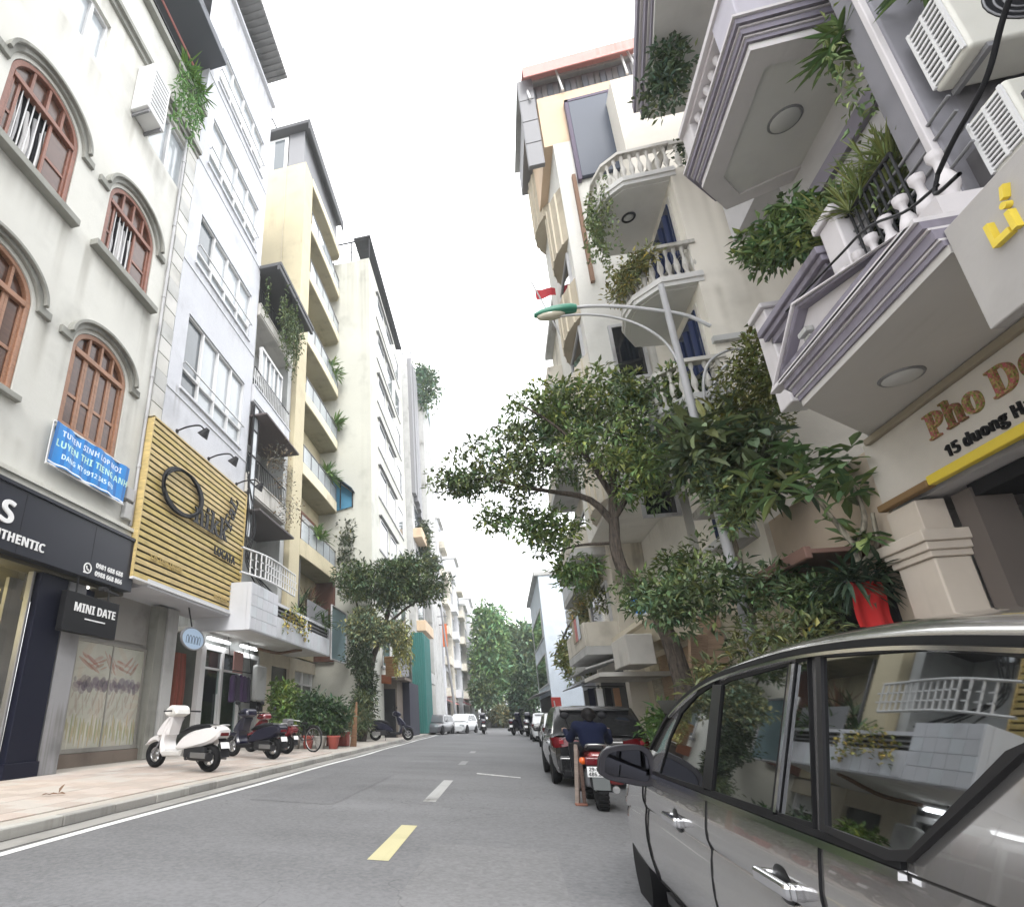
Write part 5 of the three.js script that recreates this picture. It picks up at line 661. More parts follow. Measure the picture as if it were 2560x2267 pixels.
  tag(obj('terrace_shrub', crown([[5.0, 13.1, -10.2, 0.25, 0.3, 0.25, 14]], { per: 20, l: 0.12, w: 0.06, col: [0.05, 0.08, 0.04], spread: 0.2 }), M.leaf), 'small dark shrub behind the terrace balusters above the bare wall', 'plant');
  const ar = thing('white_arch_frame', 'white bent tube frames on the low roof terrace beside the lamp post', 'frame', [4.2, 6.3, -9.5]);
  for (let i = 0; i < 3; i++) obj('tube', pipe([[3.95 + i * 0.05, 6.0, -9.6], [3.95, 6.9, -9.55], [4.15, 7.35, -9.5], [4.6, 7.5, -9.5], [4.7, 7.35, -9.5]].map(([x, y, z]) => [x + i * 0.1, y - i * 0.25, z + i * 0.05]), 0.025, 24, 6), M.pole, ar);
}
// ------------------------------------------------------------ right 3: tall house with dark screen and pink roof awning
{
  const b = thing('roof_awning_house', 'tall pale house with a big dark blue screen and a pink awning on its roof', 'house', [3.2, 0.12, -15]);
  obj('wall', [box(2.95, 10, 6.2, 18.0, -13, -17), box(4.4, 10, 0.12, 6.19, -13.2, -17), box(5.85, 10, 18, 19.8, -13.0, -17)], wallMat([0.66, 0.65, 0.62], T.plaster), b);
  obj('upper_wall', [box(2.7, 10, 18.0, 20.2, -13.02, -17)], M.peach, b);
  const s = obj('dark_screen', rbox(3.55, 5.95, 16.3, 19.5, -12.86, -12.99, 0.02), mk([0.05, 0.062, 0.09], { roughness: 0.55 }), b);
  obj('screen_frame', [box(3.45, 3.55, 16.2, 19.6, -12.85, -13), box(3.45, 5.95, 19.5, 19.6, -12.85, -13), box(4.7, 4.76, 16.3, 19.5, -12.84, -12.86)], mk([0.12, 0.1, 0.14]), s);
  obj('side_pipe', box(3.3, 3.4, 12.5, 16.5, -12.9, -13), mk([0.2, 0.12, 0.08]), b);
  const sh = obj('roof_shed', [box(2.35, 6.4, 20.21, 21.2, -13.3, -16.5)], M.greyMetal, b);
  for (let i = 0; i < 22; i++) obj('cladding', rbox(2.4 + i * 0.18, 2.565 + i * 0.18, 20.22, 21.1, -13.24, -13.3, 0.01, 1), [M.zinc, M.greyMetal, mk([0.15, 0.16, 0.18])][(i * 5) % 3], sh);
  obj('awning', [flatbar([4.1, 21.7, -13.6], [4.1, 21.36, -12.72], 3.5, 0.05), box(2.35, 5.85, 20.9, 21.35, -12.74, -12.7)], mk([0.66, 0.33, 0.31], { map: T.plaster, roughness: 0.85 }), sh);
  obj('awning_post', [bar([2.5, 20.2, -12.95], [2.45, 21.3, -13.2], 0.04), bar([3.5, 20.2, -12.95], [3.4, 21.2, -12.95], 0.035), bar([5.4, 20.2, -12.95], [5.35, 21.1, -12.95], 0.035), bar([5.7, 20.2, -12.95], [5.55, 21.2, -12.95], 0.035)], M.whiteMetal, sh);
  obj('side_cladding', [0, 1, 2, 3].map((i) => rbox(2.18, 2.66, 17.4 + i * 0.98, 18.36 + i * 0.98, -13.2, -13.05, 0.02)), M.greyMetal, b);
  obj('roof_edge', [box(2.2, 8, 21.45, 21.55, -13.3, -16.5)], M.slab, sh);
  // curved tan bays on the street side
  const bay = (x, z0, z1, y0, y1, m, p) => { const sh = new THREE.Shape(); sh.moveTo(z0, 0); sh.quadraticCurveTo((z0 + z1) / 2, 1.5 * (2.95 - x), z1, 0); sh.lineTo(z0, 0); const o = obj('bay', Rg(ext(sh, 0, y1 - y0, 0, 12).rotateX(Math.PI / 2).translate(0, y1, 0), 2.96), m, p); for (let k = 0; k < 6; k++) { const t = 0.12 + k * 0.152, z = z0 + (z1 - z0) * t, d = 1.5 * (2.95 - x) * 2 * t * (1 - t); obj('bay_rib', Rg(box(z - 0.03, z + 0.03, y0, y1, d - 0.02, d + 0.03), 2.96), M.beige, o); } };
  bay(2.5, -13.05, -15, 14.3, 16.3, M.tan, b); bay(2.4, -15, -17, 17.6, 20, M.tan, b); bay(2.5, -13.1, -15.5, 11.6, 12.9, M.tan, b); bay(2.55, -13.1, -15.5, 9, 10.4, M.creamR, b); bay(2.55, -13.1, -15.5, 6.3, 7.6, M.creamR, b);
  windowRow(b, (q) => Rg(q, 2.95), [[-15.2, -13.4, 13, 14.1, 0], [-15.2, -13.4, 10.5, 11.5, 0], [-15.2, -13.4, 7.8, 8.9, 0]], M.pole, M.glassDark);
  windowRow(b, (q) => q.map ? q.map((g) => g.clone().translate(0, 0, -13)) : q.clone().translate(0, 0, -13), [[3.5, 4.3, 9.3, 11, 0.0], [3.5, 4.3, 5.6, 7.4, 0.0]], M.pole, M.glassDark);
}
// ------------------------------------------------------------ right: houses farther down
{
  const spec = [
    [3.45, -17, -22, 16.5, M.creamR, 'cream house with straight balconies just past the tall pink awning house', 1], [4.1, -22, -27, 9.5, M.dirty, 'stained low house with a tiled ledge behind the street tree', 1],
    [4.3, -27, -33, 8.6, M.white, 'white low house with plants on its ledge on the far right', 2], [3.05, -38, -50, 10.4, M.blueWall, 'pale blue house with a bare end wall at the far right end', 0],
  ];
  spec.forEach(([x, z0, z1, h, m, label, bal], i) => {
    const f = thing('street_house', label, 'house', [x, 0.12, (z0 + z1) / 2]);
    obj('wall', box(x, 10, 0.12, h, z0, z1), m, f); obj('roof', rbox(x - 0.3, 10, h, h + 0.25, z0 + 0.1, z1 - 0.1, 0.03), M.slab, f);
    for (let k = 1; k * 3 + 2.2 < h; k++) { if (bal) { obj('balcony', Rg([rbox(z1 + 0.3, z0 - 0.3, k * 3, k * 3 + 0.25, 0, bal > 1 ? 0.42 : 0.95, 0.02)], x), M.slab, f); obj('balcony_front', Rg([rbox(z1 + 0.3, z0 - 0.3, k * 3 + 0.25, k * 3 + 0.95, (bal > 1 ? 0.33 : 0.86), (bal > 1 ? 0.42 : 0.95), 0.02), box(z0 - 0.4, z0 - 0.3, k * 3 + 0.25, k * 3 + 0.95, 0, bal > 1 ? 0.33 : 0.86)], x), i % 2 ? M.white : m, f); if (k === 1 && bal) for (let q = 0; q < 3; q++) obj('hung_cloth', Rg(rbox(z0 - 1.3 - q * 0.6, z0 - 0.85 - q * 0.6, k * 3 + 0.55, k * 3 + 1.25, 0.97, 0.99, 0.01), bal > 1 ? x + 0.5 : x), [M.blueWall, M.pink, M.tan][q], f); } windowRow(f, (q) => Rg(q, x), [[z1 + 0.8, z0 - 0.8, k * 3 + 0.3, k * 3 + 2.3, 0]], M.pole, M.glassDark); }
    obj('shop_opening', Rg(box(z1 + 0.5, z0 - 0.5, 0.12, 2.6, 0, 0.02), x), M.room, f); obj('canopy', Rg([ext(poly([[z1 + 0.2, 0], [z0 - 0.2, 0], [z0 - 0.2, 0.05], [z1 + 0.2, 0.05]]), 0, 1.1).rotateX(0.3).translate(0, 2.9, 0)], x), [M.slab, M.pole, M.greyMetal, M.zinc][i], f);
  });
  const da = thing('dark_canopy', 'dark slanting canopy beside the pale blue end wall on the far right', 'canopy', [3.5, 4, -32]); obj('sheet', flatbar([3.85, 6.0, -31.5], [3.0, 4.5, -31.5], 1.6, 0.06), mk([0.03, 0.028, 0.04]), da); obj('strut', bar([4.3, 4.6, -31.0], [3.0, 4.5, -31.0], 0.03), M.iron, da); obj('strut', bar([3.1, 4.55, -31.0], [4.3, 6.1, -31.0], 0.03), M.iron, da);
  const t = thing('tree_ledge_shop', 'low beige shop with wooden leaf doors behind the street tree', 'shop', [4, 0.12, -13.5]);
  obj('wall', [box(3.9, 10, 0.12, 3.6, -12.2, -17), box(3.35, 3.9, 2.85, 3.3, -12.4, -17), box(3.2, 3.9, 3.3, 3.42, -12.3, -17.1)], M.beige, t);
  for (let i = 0; i < 4; i++) obj('door_leaf', Rg(rbox(-16.2 + i * 0.95, -15.3 + i * 0.95, 0.14, 2.7, 0, 0.06, 0.015), 3.9), i % 2 ? mk([0.42, 0.3, 0.2], { map: T.wood }) : mk([0.5, 0.46, 0.36], { map: T.wood }), t);
  obj('white_awning', [rbox(2.7, 3.25, 2.35, 3.0, -13.0, -14.6, 0.03), box(2.3, 3.9, 2.2, 2.3, -14.4, -17)], M.dirty, t); for (let i = 0; i < 3; i++) obj('front_board', rbox(3.92 + i * 0.42, 4.3 + i * 0.42, 0.14, 3.2, -12.2, -12.14, 0.015), [mk([0.5, 0.36, 0.26], { map: T.wood }), mk([0.56, 0.52, 0.42], { map: T.wood }), mk([0.6, 0.56, 0.48], { map: T.plaster })][i], t);
  obj('leaning_board', flatbar([3.55, 0.12, -12.3], [3.85, 2.8, -12.0], 0.8, 0.05), mk([0.46, 0.33, 0.24], { map: T.wood }), t);
  const bs = thing('balcony_box', 'pale boxy balcony with a dark lattice opening behind the tree', 'balcony', [4.6, 4.2, -11.5]);
  obj('slab', rbox(4.0, 5.4, 4.2, 4.35, -10.2, -11.4, 0.02), M.slab, bs); obj('roof', rbox(3.95, 5.4, 4.95, 5.1, -10.15, -11.4, 0.02), M.dirty, bs); for (let i = 0; i < 5; i++) obj('lattice', box(4.05 + i * 0.22, 4.09 + i * 0.22, 4.35, 4.95, -10.22, -10.26), M.pole, bs);
  const bl = thing('blue_round_sign', 'bright blue round sign with a white rim hanging beside the tree trunk', 'sign', [2.82, 3.4, -12]);
  obj('disc', cyl(2.84, 3.42, -11.97, 0.2, 0.05, 'z', 0.2, 28), mk([0.06, 0.3, 0.75], { roughness: 0.4 }), bl); obj('rim', new THREE.TorusGeometry(0.2, 0.03, 6, 32).translate(2.84, 3.42, -11.94), M.plate, bl); obj('emblem', [...[0, 1, 2, 3].map((i) => box(2.81, 2.87, 3.3, 3.54, -11.944, -11.935).translate(-2.84, -3.42, 0).rotateZ(i * Math.PI / 4).translate(2.84, 3.42, 0))], mk([0.25, 0.55, 0.85]), bl); obj('bracket', bar([3.0, 3.45, -12.0], [3.9, 3.55, -12.2], 0.025), M.iron, bl);
  const fl = thing('red_flag', 'small red flag on a pole high above the street lamp', 'flag', [2.3, 12, -15.5]);
  obj('pole', bar([2.95, 12.4, -15.6], [2.1, 15.1, -15.4], 0.025), M.pole, fl); { const g = new THREE.PlaneGeometry(0.62, 0.42, 10, 4); const p = g.attributes.position; for (let i = 0; i < p.count; i++) { const x = p.getX(i); p.setZ(i, 0.06 * Math.sin(x * 9)); p.setY(i, p.getY(i) * (1 - (x + 0.31) * 0.5) - (x + 0.31) * 0.12); } g.computeVertexNormals(); obj('cloth', g.translate(2.5, 14.55, -15.4), mk([0.42, 0.03, 0.04], { side: THREE.DoubleSide, roughness: 0.8 }), fl); }
  const rb = thing('red_cloth', 'bright red cloth hanging below dark palm leaves beside the stone pilaster', 'cloth', [4.2, 2.3, -7.4]);
  { const g = new THREE.PlaneGeometry(0.36, 0.52, 12, 10); const p = g.attributes.position; for (let i = 0; i < p.count; i++) p.setZ(i, 0.03 * Math.sin(p.getX(i) * 30) + 0.02 * Math.sin(p.getY(i) * 12)); g.computeVertexNormals(); obj('cloth', g.translate(4.2, 2.52, -7.45), mk([0.4, 0.012, 0.012], { side: THREE.DoubleSide, roughness: 0.85 }), rb); obj('rod', bar([4.0, 2.79, -7.45], [4.45, 2.79, -7.45], 0.015), M.iron, rb); }
}

// ------------------------------------------------------------ the silver car in the foreground
{
  const C = 1.775, t = thing('silver_car', 'silver grey people carrier parked at the right edge with dark side windows', 'car', [C, 0, -3.4]);
  const paint = mk([0.44, 0.425, 0.415], { metalness: 0.84, roughness: 0.18, clearcoat: 1, clearcoatRoughness: 0.02 });
  const black = mk([0.01, 0.01, 0.011], { roughness: 0.3, specularIntensity: 0.5 }), seal = mk([0.007, 0.007, 0.008], { roughness: 0.6, specularIntensity: 0.35 });
  const side = [[0.78, 0.2], [0.83, 0.24], [0.872, 0.31], [0.893, 0.42], [0.9, 0.52], [0.896, 0.6], [0.885, 0.67], [0.874, 0.715], [0.879, 0.73], [0.886, 0.755], [0.884, 0.8], [0.874, 0.85], [0.864, 0.9], [0.855, 0.935], [0.83, 0.955], [0.62, 0.985], [0, 1.0]];
  const st = [[-0.72, 0.9, 0.9], [-0.8, 0.96, 0.935], [-1.0, 0.985, 0.945], [-1.5, 1, 0.945], [-2.2, 1.004, 0.945], [-3, 1.006, 0.945], [-3.6, 1.006, 0.945], [-4.1, 1.003, 0.943], [-4.5, 1, 0.925], [-4.8, 0.996, 0.89], [-5.1, 0.985, 0.845], [-5.4, 0.96, 0.785], [-5.62, 0.92, 0.72], [-5.8, 0.85, 0.64], [-5.92, 0.74, 0.56], [-5.98, 0.55, 0.46]];
  const ring = (z, hf, yt) => { const k = (yt - 0.2) / 0.745, L = side.map(([h, y]) => [C - h * hf, 0.2 + (y - 0.2) * k, z]); return L.concat(side.slice(0, -1).reverse().map(([h, y]) => [C + h * hf, 0.2 + (y - 0.2) * k, z])); };
  const body = obj('body', loft(st.map((s) => ring(...s)), true, true, 0.5), paint, t);
  const gs = [[-4.6, 0.945], [-4.35, 1.08], [-3.95, 1.31], [-3.6, 1.42], [-3.25, 1.485], [-2.8, 1.52], [-2.3, 1.53], [-1.8, 1.505], [-1.4, 1.455], [-1.1, 1.405], [-0.92, 1.33], [-0.76, 0.95]];
  const gs0 = gs.slice(); gs.length = 0; { const cv = new THREE.CatmullRomCurve3(gs0.slice(0, -1).map(([z, y]) => V(z, y, 0)), false, 'centripetal'); for (let i = 0; i <= 44; i++) { const p = cv.getPointAt(i / 44); gs.push([p.x, p.y]); } gs.push([-0.84, 1.16], [-0.76, 0.95]); }
  const drip = (z) => { for (let i = 0; i < gs.length - 1; i++) if (z >= gs[i][0] && z <= gs[i + 1][0]) return gs[i][1] + (gs[i + 1][1] - gs[i][1]) * (z - gs[i][0]) / (gs[i + 1][0] - gs[i][0]); return 0.95; };
  const hx = (y) => 0.858 - (y - 0.945) * 0.24, xs = (y, o = 0) => C - hx(y) - o;
  const gr = gs.map(([z, d]) => { const h = hx(d), e = Math.min(1, (d - 0.94) / 0.3), L = [[0.858, 0.944], [h, d], [h - 0.025, d + 0.022 * e], [h - 0.075, d + 0.042 * e], [h - 0.22, d + 0.066 * e], [h - 0.45, d + 0.078 * e], [0, d + 0.083 * e]]; return L.map(([a, y]) => [C - a, y, z]).concat(L.slice(0, -1).reverse().map(([a, y]) => [C + a, y, z])); });
  const cab = obj('roof', loft(gr, false, false, 0), paint, t);
  // flank drawings in (z, y) laid on the tilted side
  const flank = (pts, o0, o1, holes = []) => { const g = ext(poly(pts, holes), 0, 1); const p = g.attributes.position; for (let i = 0; i < p.count; i++) { const z = p.getX(i), y = p.getY(i), k = p.getZ(i); p.setXYZ(i, xs(y, o0 + (o1 - o0) * k), y, z); } const q = g.toNonIndexed ? g : g; q.computeVertexNormals(); return q; };
  const sh = (pts, d) => { const c = pts.reduce((a, p) => [a[0] + p[0] / pts.length, a[1] + p[1] / pts.length], [0, 0]); return pts.map(([z, y]) => { const r = Math.hypot(z - c[0], y - c[1]); return [z + (c[0] - z) * d / r, y + (c[1] - y) * d / r]; }); };
  const W1 = [[-4.02, 0.965], [-3.24, 0.975], [-3.16, 1.45], [-3.4, 1.405], [-3.65, 1.32], [-3.85, 1.18]];
  const W2 = [[-3.1, 0.975], [-2.5, 0.98], [-2.385, 1.478], [-2.95, 1.455], [-3.03, 1.442]];
  const W3 = [[-2.44, 0.98], [-2.215, 0.985], [-2.25, 1.485], [-2.325, 1.482]];
  const W4 = [[-2.13, 0.99], [-1.83, 0.985], [-1.76, 1.0], [-1.46, 1.235], [-1.2, 1.335], [-1.17, 1.365], [-1.25, 1.385], [-1.65, 1.455], [-2.15, 1.485]];
  const glass = mk([0.3, 0.31, 0.315], { roughness: 0.02, metalness: 1 });
  obj('window', flank(W1, 0.001, 0.009), glass, t); obj('window', flank(W2, 0.001, 0.009), glass, t); obj('quarter_window', flank(W3, 0.001, 0.009), glass, t); obj('rear_side_window', flank(W4, 0.001, 0.009), glass, t);
  const trim = (w, d, o) => { const outer = sh(w, -d); return flank(outer, 0.0, o, [w]); };
  obj('window_seal', [trim(W1, 0.03, 0.015), trim(W2, 0.022, 0.014), trim(W3, 0.018, 0.013)], seal, t); obj('rear_window_seal', trim(W4, 0.034, 0.018), mk([0.012, 0.0115, 0.013], { roughness: 0.45, specularIntensity: 0.5 }), t);
  obj('pillar_cover', [flank([[-3.235, 0.975], [-3.105, 0.975], [-3.035, 1.44], [-3.155, 1.45]], 0.002, 0.018)], black, t);
  obj('window_frame', [flank([[-2.46, 0.98], [-2.44, 0.98], [-2.33, 1.48], [-2.35, 1.478]], 0.002, 0.024)], M.chrome, t);
  const strip = (zs, ya, yb, o) => { const a = zs.map((z) => [z, typeof ya === 'function' ? ya(z) : ya]), b = zs.map((z) => [z, typeof yb === 'function' ? yb(z) : yb]).reverse(); return flank(a.concat(b), 0.001, o); };
  const zz = []; for (let z = -4.3; z <= -0.98; z += 0.04) zz.push(z);
  obj('drip_rail', [strip(zz, (z) => drip(z) - 0.022, (z) => drip(z) - 0.001, 0.02)], seal, t);
  obj('drip_trim', [strip(zz.filter((z) => z > -3.9), (z) => drip(z) - 0.036, (z) => drip(z) - 0.025, 0.022)], M.chrome, t);
  const z2 = []; for (let z = -4.2; z <= -1.78; z += 0.1) z2.push(z);
  obj('belt_trim', [strip(z2, 0.925, 0.947, 0.02)], M.chrome, t); obj('belt_seal', [strip(z2, 0.949, 0.968, 0.014)], seal, t);
  const sx = (y) => { for (let i = 0; i < side.length - 1; i++) if (y >= side[i][1] && y <= side[i + 1][1]) { const f = (y - side[i][1]) / (side[i + 1][1] - side[i][1]); return C - (side[i][0] + (side[i + 1][0] - side[i][0]) * f) * 1.005; } return C - 0.86; };
  for (const z of [-4.5, -3.22, -2.2]) { const p = []; for (let y = 0.26; y < 0.945; y += 0.045) p.push([sx(y) - 0.0005, y, z - (y < 0.5 ? 0 : 0)]); obj('door_gap', pipe(p, 0.006, 30, 5), seal, t); }
  obj('door_gap', pipe([[sx(0.28) - 0.001, 0.28, -4.5], [sx(0.28) - 0.001, 0.28, -3.3], [sx(0.28) - 0.001, 0.28, -2.2]], 0.006, 30, 5), seal, t);
  for (const z of [-3.72, -2.46]) { const x = sx(0.76); const h = obj('door_handle', [rbox(x - 0.05, x - 0.016, 0.735, 0.785, z - 0.13, z + 0.13, 0.016, 3), rbox(x - 0.03, x + 0.01, 0.74, 0.78, z - 0.13, z - 0.09, 0.012), rbox(x - 0.034, x + 0.01, 0.735, 0.785, z + 0.09, z + 0.14, 0.014)], M.chrome, t); obj('handle_recess', ball(x + 0.004, 0.755, z - 0.01, 0.08, 0.12, 0.75, 1), black, h); }
  // mirror
  const mp = [[0.595, 0.94], [0.615, 1.035], [0.665, 1.09], [0.78, 1.115], [0.89, 1.105], [0.935, 1.04], [0.92, 0.895], [0.86, 0.872], [0.76, 0.885], [0.65, 0.905]];
  const spline = (pts, K) => { const s = new K(); s.moveTo(...pts[0]); s.splineThru(pts.slice(1).concat([pts[0]]).map((p) => new THREE.Vector2(...p))); return s; };
  const mirrorShape = (d, z0, z1) => ext(spline(sh(mp, d), THREE.Shape), z0, z1, z1 - z0 > 0.05 ? 0.03 : 0.002, 24).translate(0, 0, -4.3);
  const mirrorRim = () => ext(poly2(spline(sh(mp, -0.008), THREE.Shape), [spline(sh(mp, 0.024), THREE.Path)]), 0.0, 0.036, 0.006, 24).translate(0, 0, -4.3);
  const mr = obj('side_mirror', [mirrorShape(0, -0.12, 0.02), bar([0.88, 0.93, -4.33], [1.0, 0.94, -4.3], 0.035)], mk([0.01, 0.01, 0.012], { roughness: 0.4, specularIntensity: 0.4 }), t);
  obj('mirror_shell', mirrorRim(), mk([0.012, 0.011, 0.015], { roughness: 0.3, specularIntensity: 0.7 }), mr);
  obj('mirror_glass', mirrorShape(0.03, 0.022, 0.028), mk([0.03, 0.03, 0.036], { roughness: 0.03, metalness: 1 }), mr);
  // wheels and arches
  for (const [z, s] of [[-5.15, 1], [-1.75, 1], [-5.15, -1], [-1.75, -1]]) { const x = C - s * 0.845; obj('wheel_arch', cyl(C - s * 0.8, 0.2, z, 0.27, 0.1, 'x', 0.27, 32), seal, t); const w = obj('wheel', new THREE.TorusGeometry(0.235, 0.075, 12, 32).rotateY(Math.PI / 2).scale(1.2, 0.9, 0.9).translate(C - s * 0.74, 0.28, z), M.rubber, t); obj('rim', [cyl(C - s * 0.79, 0.28, z, 0.16, 0.05, 'x', 0.18, 24)], M.metal, w); for (let k = 0; k < 5; k++) obj('spoke', box(-0.012, 0.012, 0.02, 0.17, -0.02, 0.02).rotateX(k * 1.2566).translate(C - s * 0.82, 0.28, z), M.metal, w); }
  obj('sill', [box(C - 0.84, C + 0.84, 0.16, 0.22, -4.5, -2.2)], black, t);
  obj('antenna_fin', loft([[[C - 0.02, 1.6, -1.5], [C, 1.66, -1.45], [C + 0.02, 1.6, -1.5]], [[C - 0.03, 1.58, -1.3], [C, 1.7, -1.32], [C + 0.03, 1.58, -1.3]]]), paint, t);
  obj('windscreen', [new THREE.PlaneGeometry(1.4, 0.72).rotateX(-0.95).translate(C, 1.2, -4.2)], glass, t);
}
// ------------------------------------------------------------ other cars, built rear first at z = 0, nose towards -z
function makeCar(name, label, paint, { L = 4.0, W = 1.84, H = 1.5, rear = true } = {}, group) {
  const t = thing(name, label, 'car', [0, 0, 0], group), w = W / 2, b = H * 0.6;
  const st = [[0.0, 0.84, b * 0.98], [-0.06, 0.93, b * 1.0], [-0.3, 0.99, b * 1.02], [-0.9, 1, b * 1.02], [-L * 0.5, 1.01, b], [-L * 0.72, 1, b * 0.97], [-L * 0.85, 0.98, b * 0.92], [-L * 0.95, 0.92, b * 0.8], [-L, 0.75, b * 0.6]];
  const pr = [[0.86, 0.2], [0.94, 0.28], [0.985, 0.45], [1.0, 0.62], [0.985, 0.78], [0.965, 0.9], [0.93, 0.97], [0.8, 1.0], [0, 1.015]];
  obj('body', loft(st.map(([z, hf, yt]) => { const l = pr.map(([h, y]) => [-h * w * hf, y < 0.3 ? y * b : y * yt, z]); return l.concat(pr.slice(0, -1).reverse().map(([h, y]) => [h * w * hf, y < 0.3 ? y * b : y * yt, z])); }), true, true, 0.5), paint, t);
  const top = H - 0.04, gs = [[-0.1, b * 1.0, 0.93], [-0.32, b + (top - b) * 0.6, 0.86], [-0.52, top * 0.985, 0.8], [-0.9, top, 0.78], [-L * 0.4, top + 0.01, 0.78], [-L * 0.52, top * 0.985, 0.78], [-L * 0.64, b + (top - b) * 0.5, 0.85], [-L * 0.74, b * 0.98, 0.92]];
  obj('roof', loft(gs.map(([z, d, h]) => { const l = [[0.935, b * 0.985], [h, d], [h - 0.06, d + 0.025], [h - 0.25, d + 0.04], [0, d + 0.045]]; return l.map(([a, y]) => [-a * w, y, z]).concat(l.slice(0, -1).reverse().map(([a, y]) => [a * w, y, z])); }), false, false, 0.5), paint, t);
  // flank glass
  const hx = (y) => (0.935 - (y - b * 0.985) / (top - b * 0.985) * 0.15) * w;
  for (const s of [-1, 1]) for (const [z0, z1, z2, z3] of [[-L * 0.67, -L * 0.43, -L * 0.43, -L * 0.54], [-L * 0.41, -0.98, -1.0, -L * 0.41], [-0.94, -0.42, -0.62, -0.95]]) { const g = ext(poly([[z0, b * 1.06], [z1, b * 1.06], [z2, top * 0.95], [z3, top * 0.95]]), 0, 1); const p = g.attributes.position; for (let i = 0; i < p.count; i++) p.setXYZ(i, s * (hx(p.getY(i)) + 0.004 + 0.012 * p.getZ(i)), p.getY(i), p.getX(i)); g.computeVertexNormals(); obj('window', g, M.glassDark, t); }
  // rear glass on the sloped back
  const rz = (y) => { for (let i = 0; i < 2; i++) if (y <= gs[i + 1][1]) return gs[i][0] + (gs[i + 1][0] - gs[i][0]) * (y - gs[i][1]) / (gs[i + 1][1] - gs[i][1]); return gs[2][0]; };
  { const y0 = b * 1.07, y1 = top * 0.955, g = new THREE.BoxGeometry(1, 1, 0.015, 6, 6, 1), p = g.attributes.position; for (let i = 0; i < p.count; i++) { const y = y0 + (p.getY(i) + 0.5) * (y1 - y0), k = (y - y0) / (y1 - y0); p.setXYZ(i, p.getX(i) * 2 * w * (0.8 - 0.14 * k), y, rz(y) + 0.012 + p.getZ(i)); } g.computeVertexNormals(); obj('rear_window', g, M.glassDark, t); obj('spoiler', rbox(-w * 0.72, w * 0.72, y1 - 0.01, y1 + 0.05, -0.52, -0.34, 0.02), paint, t); }
  // front windscreen
  { const g = new THREE.BoxGeometry(1, 1, 0.015, 4, 4, 1), p = g.attributes.position, A = gs[5], B = gs[7]; for (let i = 0; i < p.count; i++) { const k = p.getY(i) + 0.5, y = B[1] + 0.05 + (A[1] - B[1] - 0.1) * k; p.setXYZ(i, p.getX(i) * 2 * w * (0.82 - 0.12 * k), y, B[0] + (A[0] - B[0]) * (k * 0.9 + 0.06) - 0.02 + p.getZ(i)); } g.computeVertexNormals(); obj('windscreen', g, M.glassDark, t); }
  for (const s of [-1, 1]) {
    const lg = obj('tail_light', [loft([[[s * w * 0.99, b * 0.83, -0.32], [s * w * 0.995, b * 0.98, -0.32]], [[s * w * 0.93, b * 0.78, 0.0], [s * w * 0.9, b * 1.0, -0.04]], [[s * w * 0.72, b * 0.81, 0.035], [s * w * 0.68, b * 0.985, 0.0]], [[s * w * 0.42, b * 0.88, 0.03], [s * w * 0.42, b * 0.93, 0.02]]], false, false, 0)], M.redLens, t);
    obj('lamp_core', [rbox(s * w * 0.75, s * w * 0.84, b * 0.86, b * 0.95, -0.01, 0.03, 0.01)], mk([0.3, 0.03, 0.04], { roughness: 0.2 }), lg);
    obj('reflector', rbox(s * w * 0.62, s * w * 0.86, b * 0.45, b * 0.55, -0.05, 0.035, 0.02), M.redLens, t);
    obj('headlight', rbox(s * w * 0.5, s * w * 0.9, b * 0.62, b * 0.78, -L + 0.02, -L + 0.3, 0.05), M.glassPale, t);
    obj('mirror', rbox(s * (w + 0.02), s * (w + 0.2), b * 1.05, b * 1.2, -L * 0.66, -L * 0.62, 0.04), paint, t);
    for (const z of [-0.78, -L * 0.8]) { const q = obj('wheel', [new THREE.TorusGeometry(0.225, 0.095, 10, 26).rotateY(Math.PI / 2).translate(s * (w - 0.1), 0.32, z)], M.rubber, t); obj('rim', cyl(s * (w - 0.05), 0.32, z, 0.17, 0.08, 'x', 0.17, 18), M.metal, q); obj('wheel_arch', cyl(s * (w * 0.985 - 0.03), 0.34, z, 0.38, 0.08, 'x', 0.38, 26), M.rubber, t); }
  }
  obj('bumper', [rbox(-w * 0.9, w * 0.9, b * 0.28, b * 0.62, -0.3, 0.07, 0.06, 3)], paint, t); obj('bumper_skirt', rbox(-w * 0.82, w * 0.82, b * 0.2, b * 0.36, -0.25, 0.08, 0.04, 2), M.black, t);
  obj('trim_bar', rbox(-w * 0.42, w * 0.42, b * 0.89, b * 0.925, 0.0, 0.045, 0.008), M.chrome, t);
  obj('plate', rbox(-0.17, 0.17, b * 0.7, b * 0.83, 0.0, 0.03, 0.005), M.plate, t);
  obj('under_tray', box(-w * 0.8, w * 0.8, 0.15, 0.24, -L * 0.95, -0.15), M.black, t);
  return t;
}
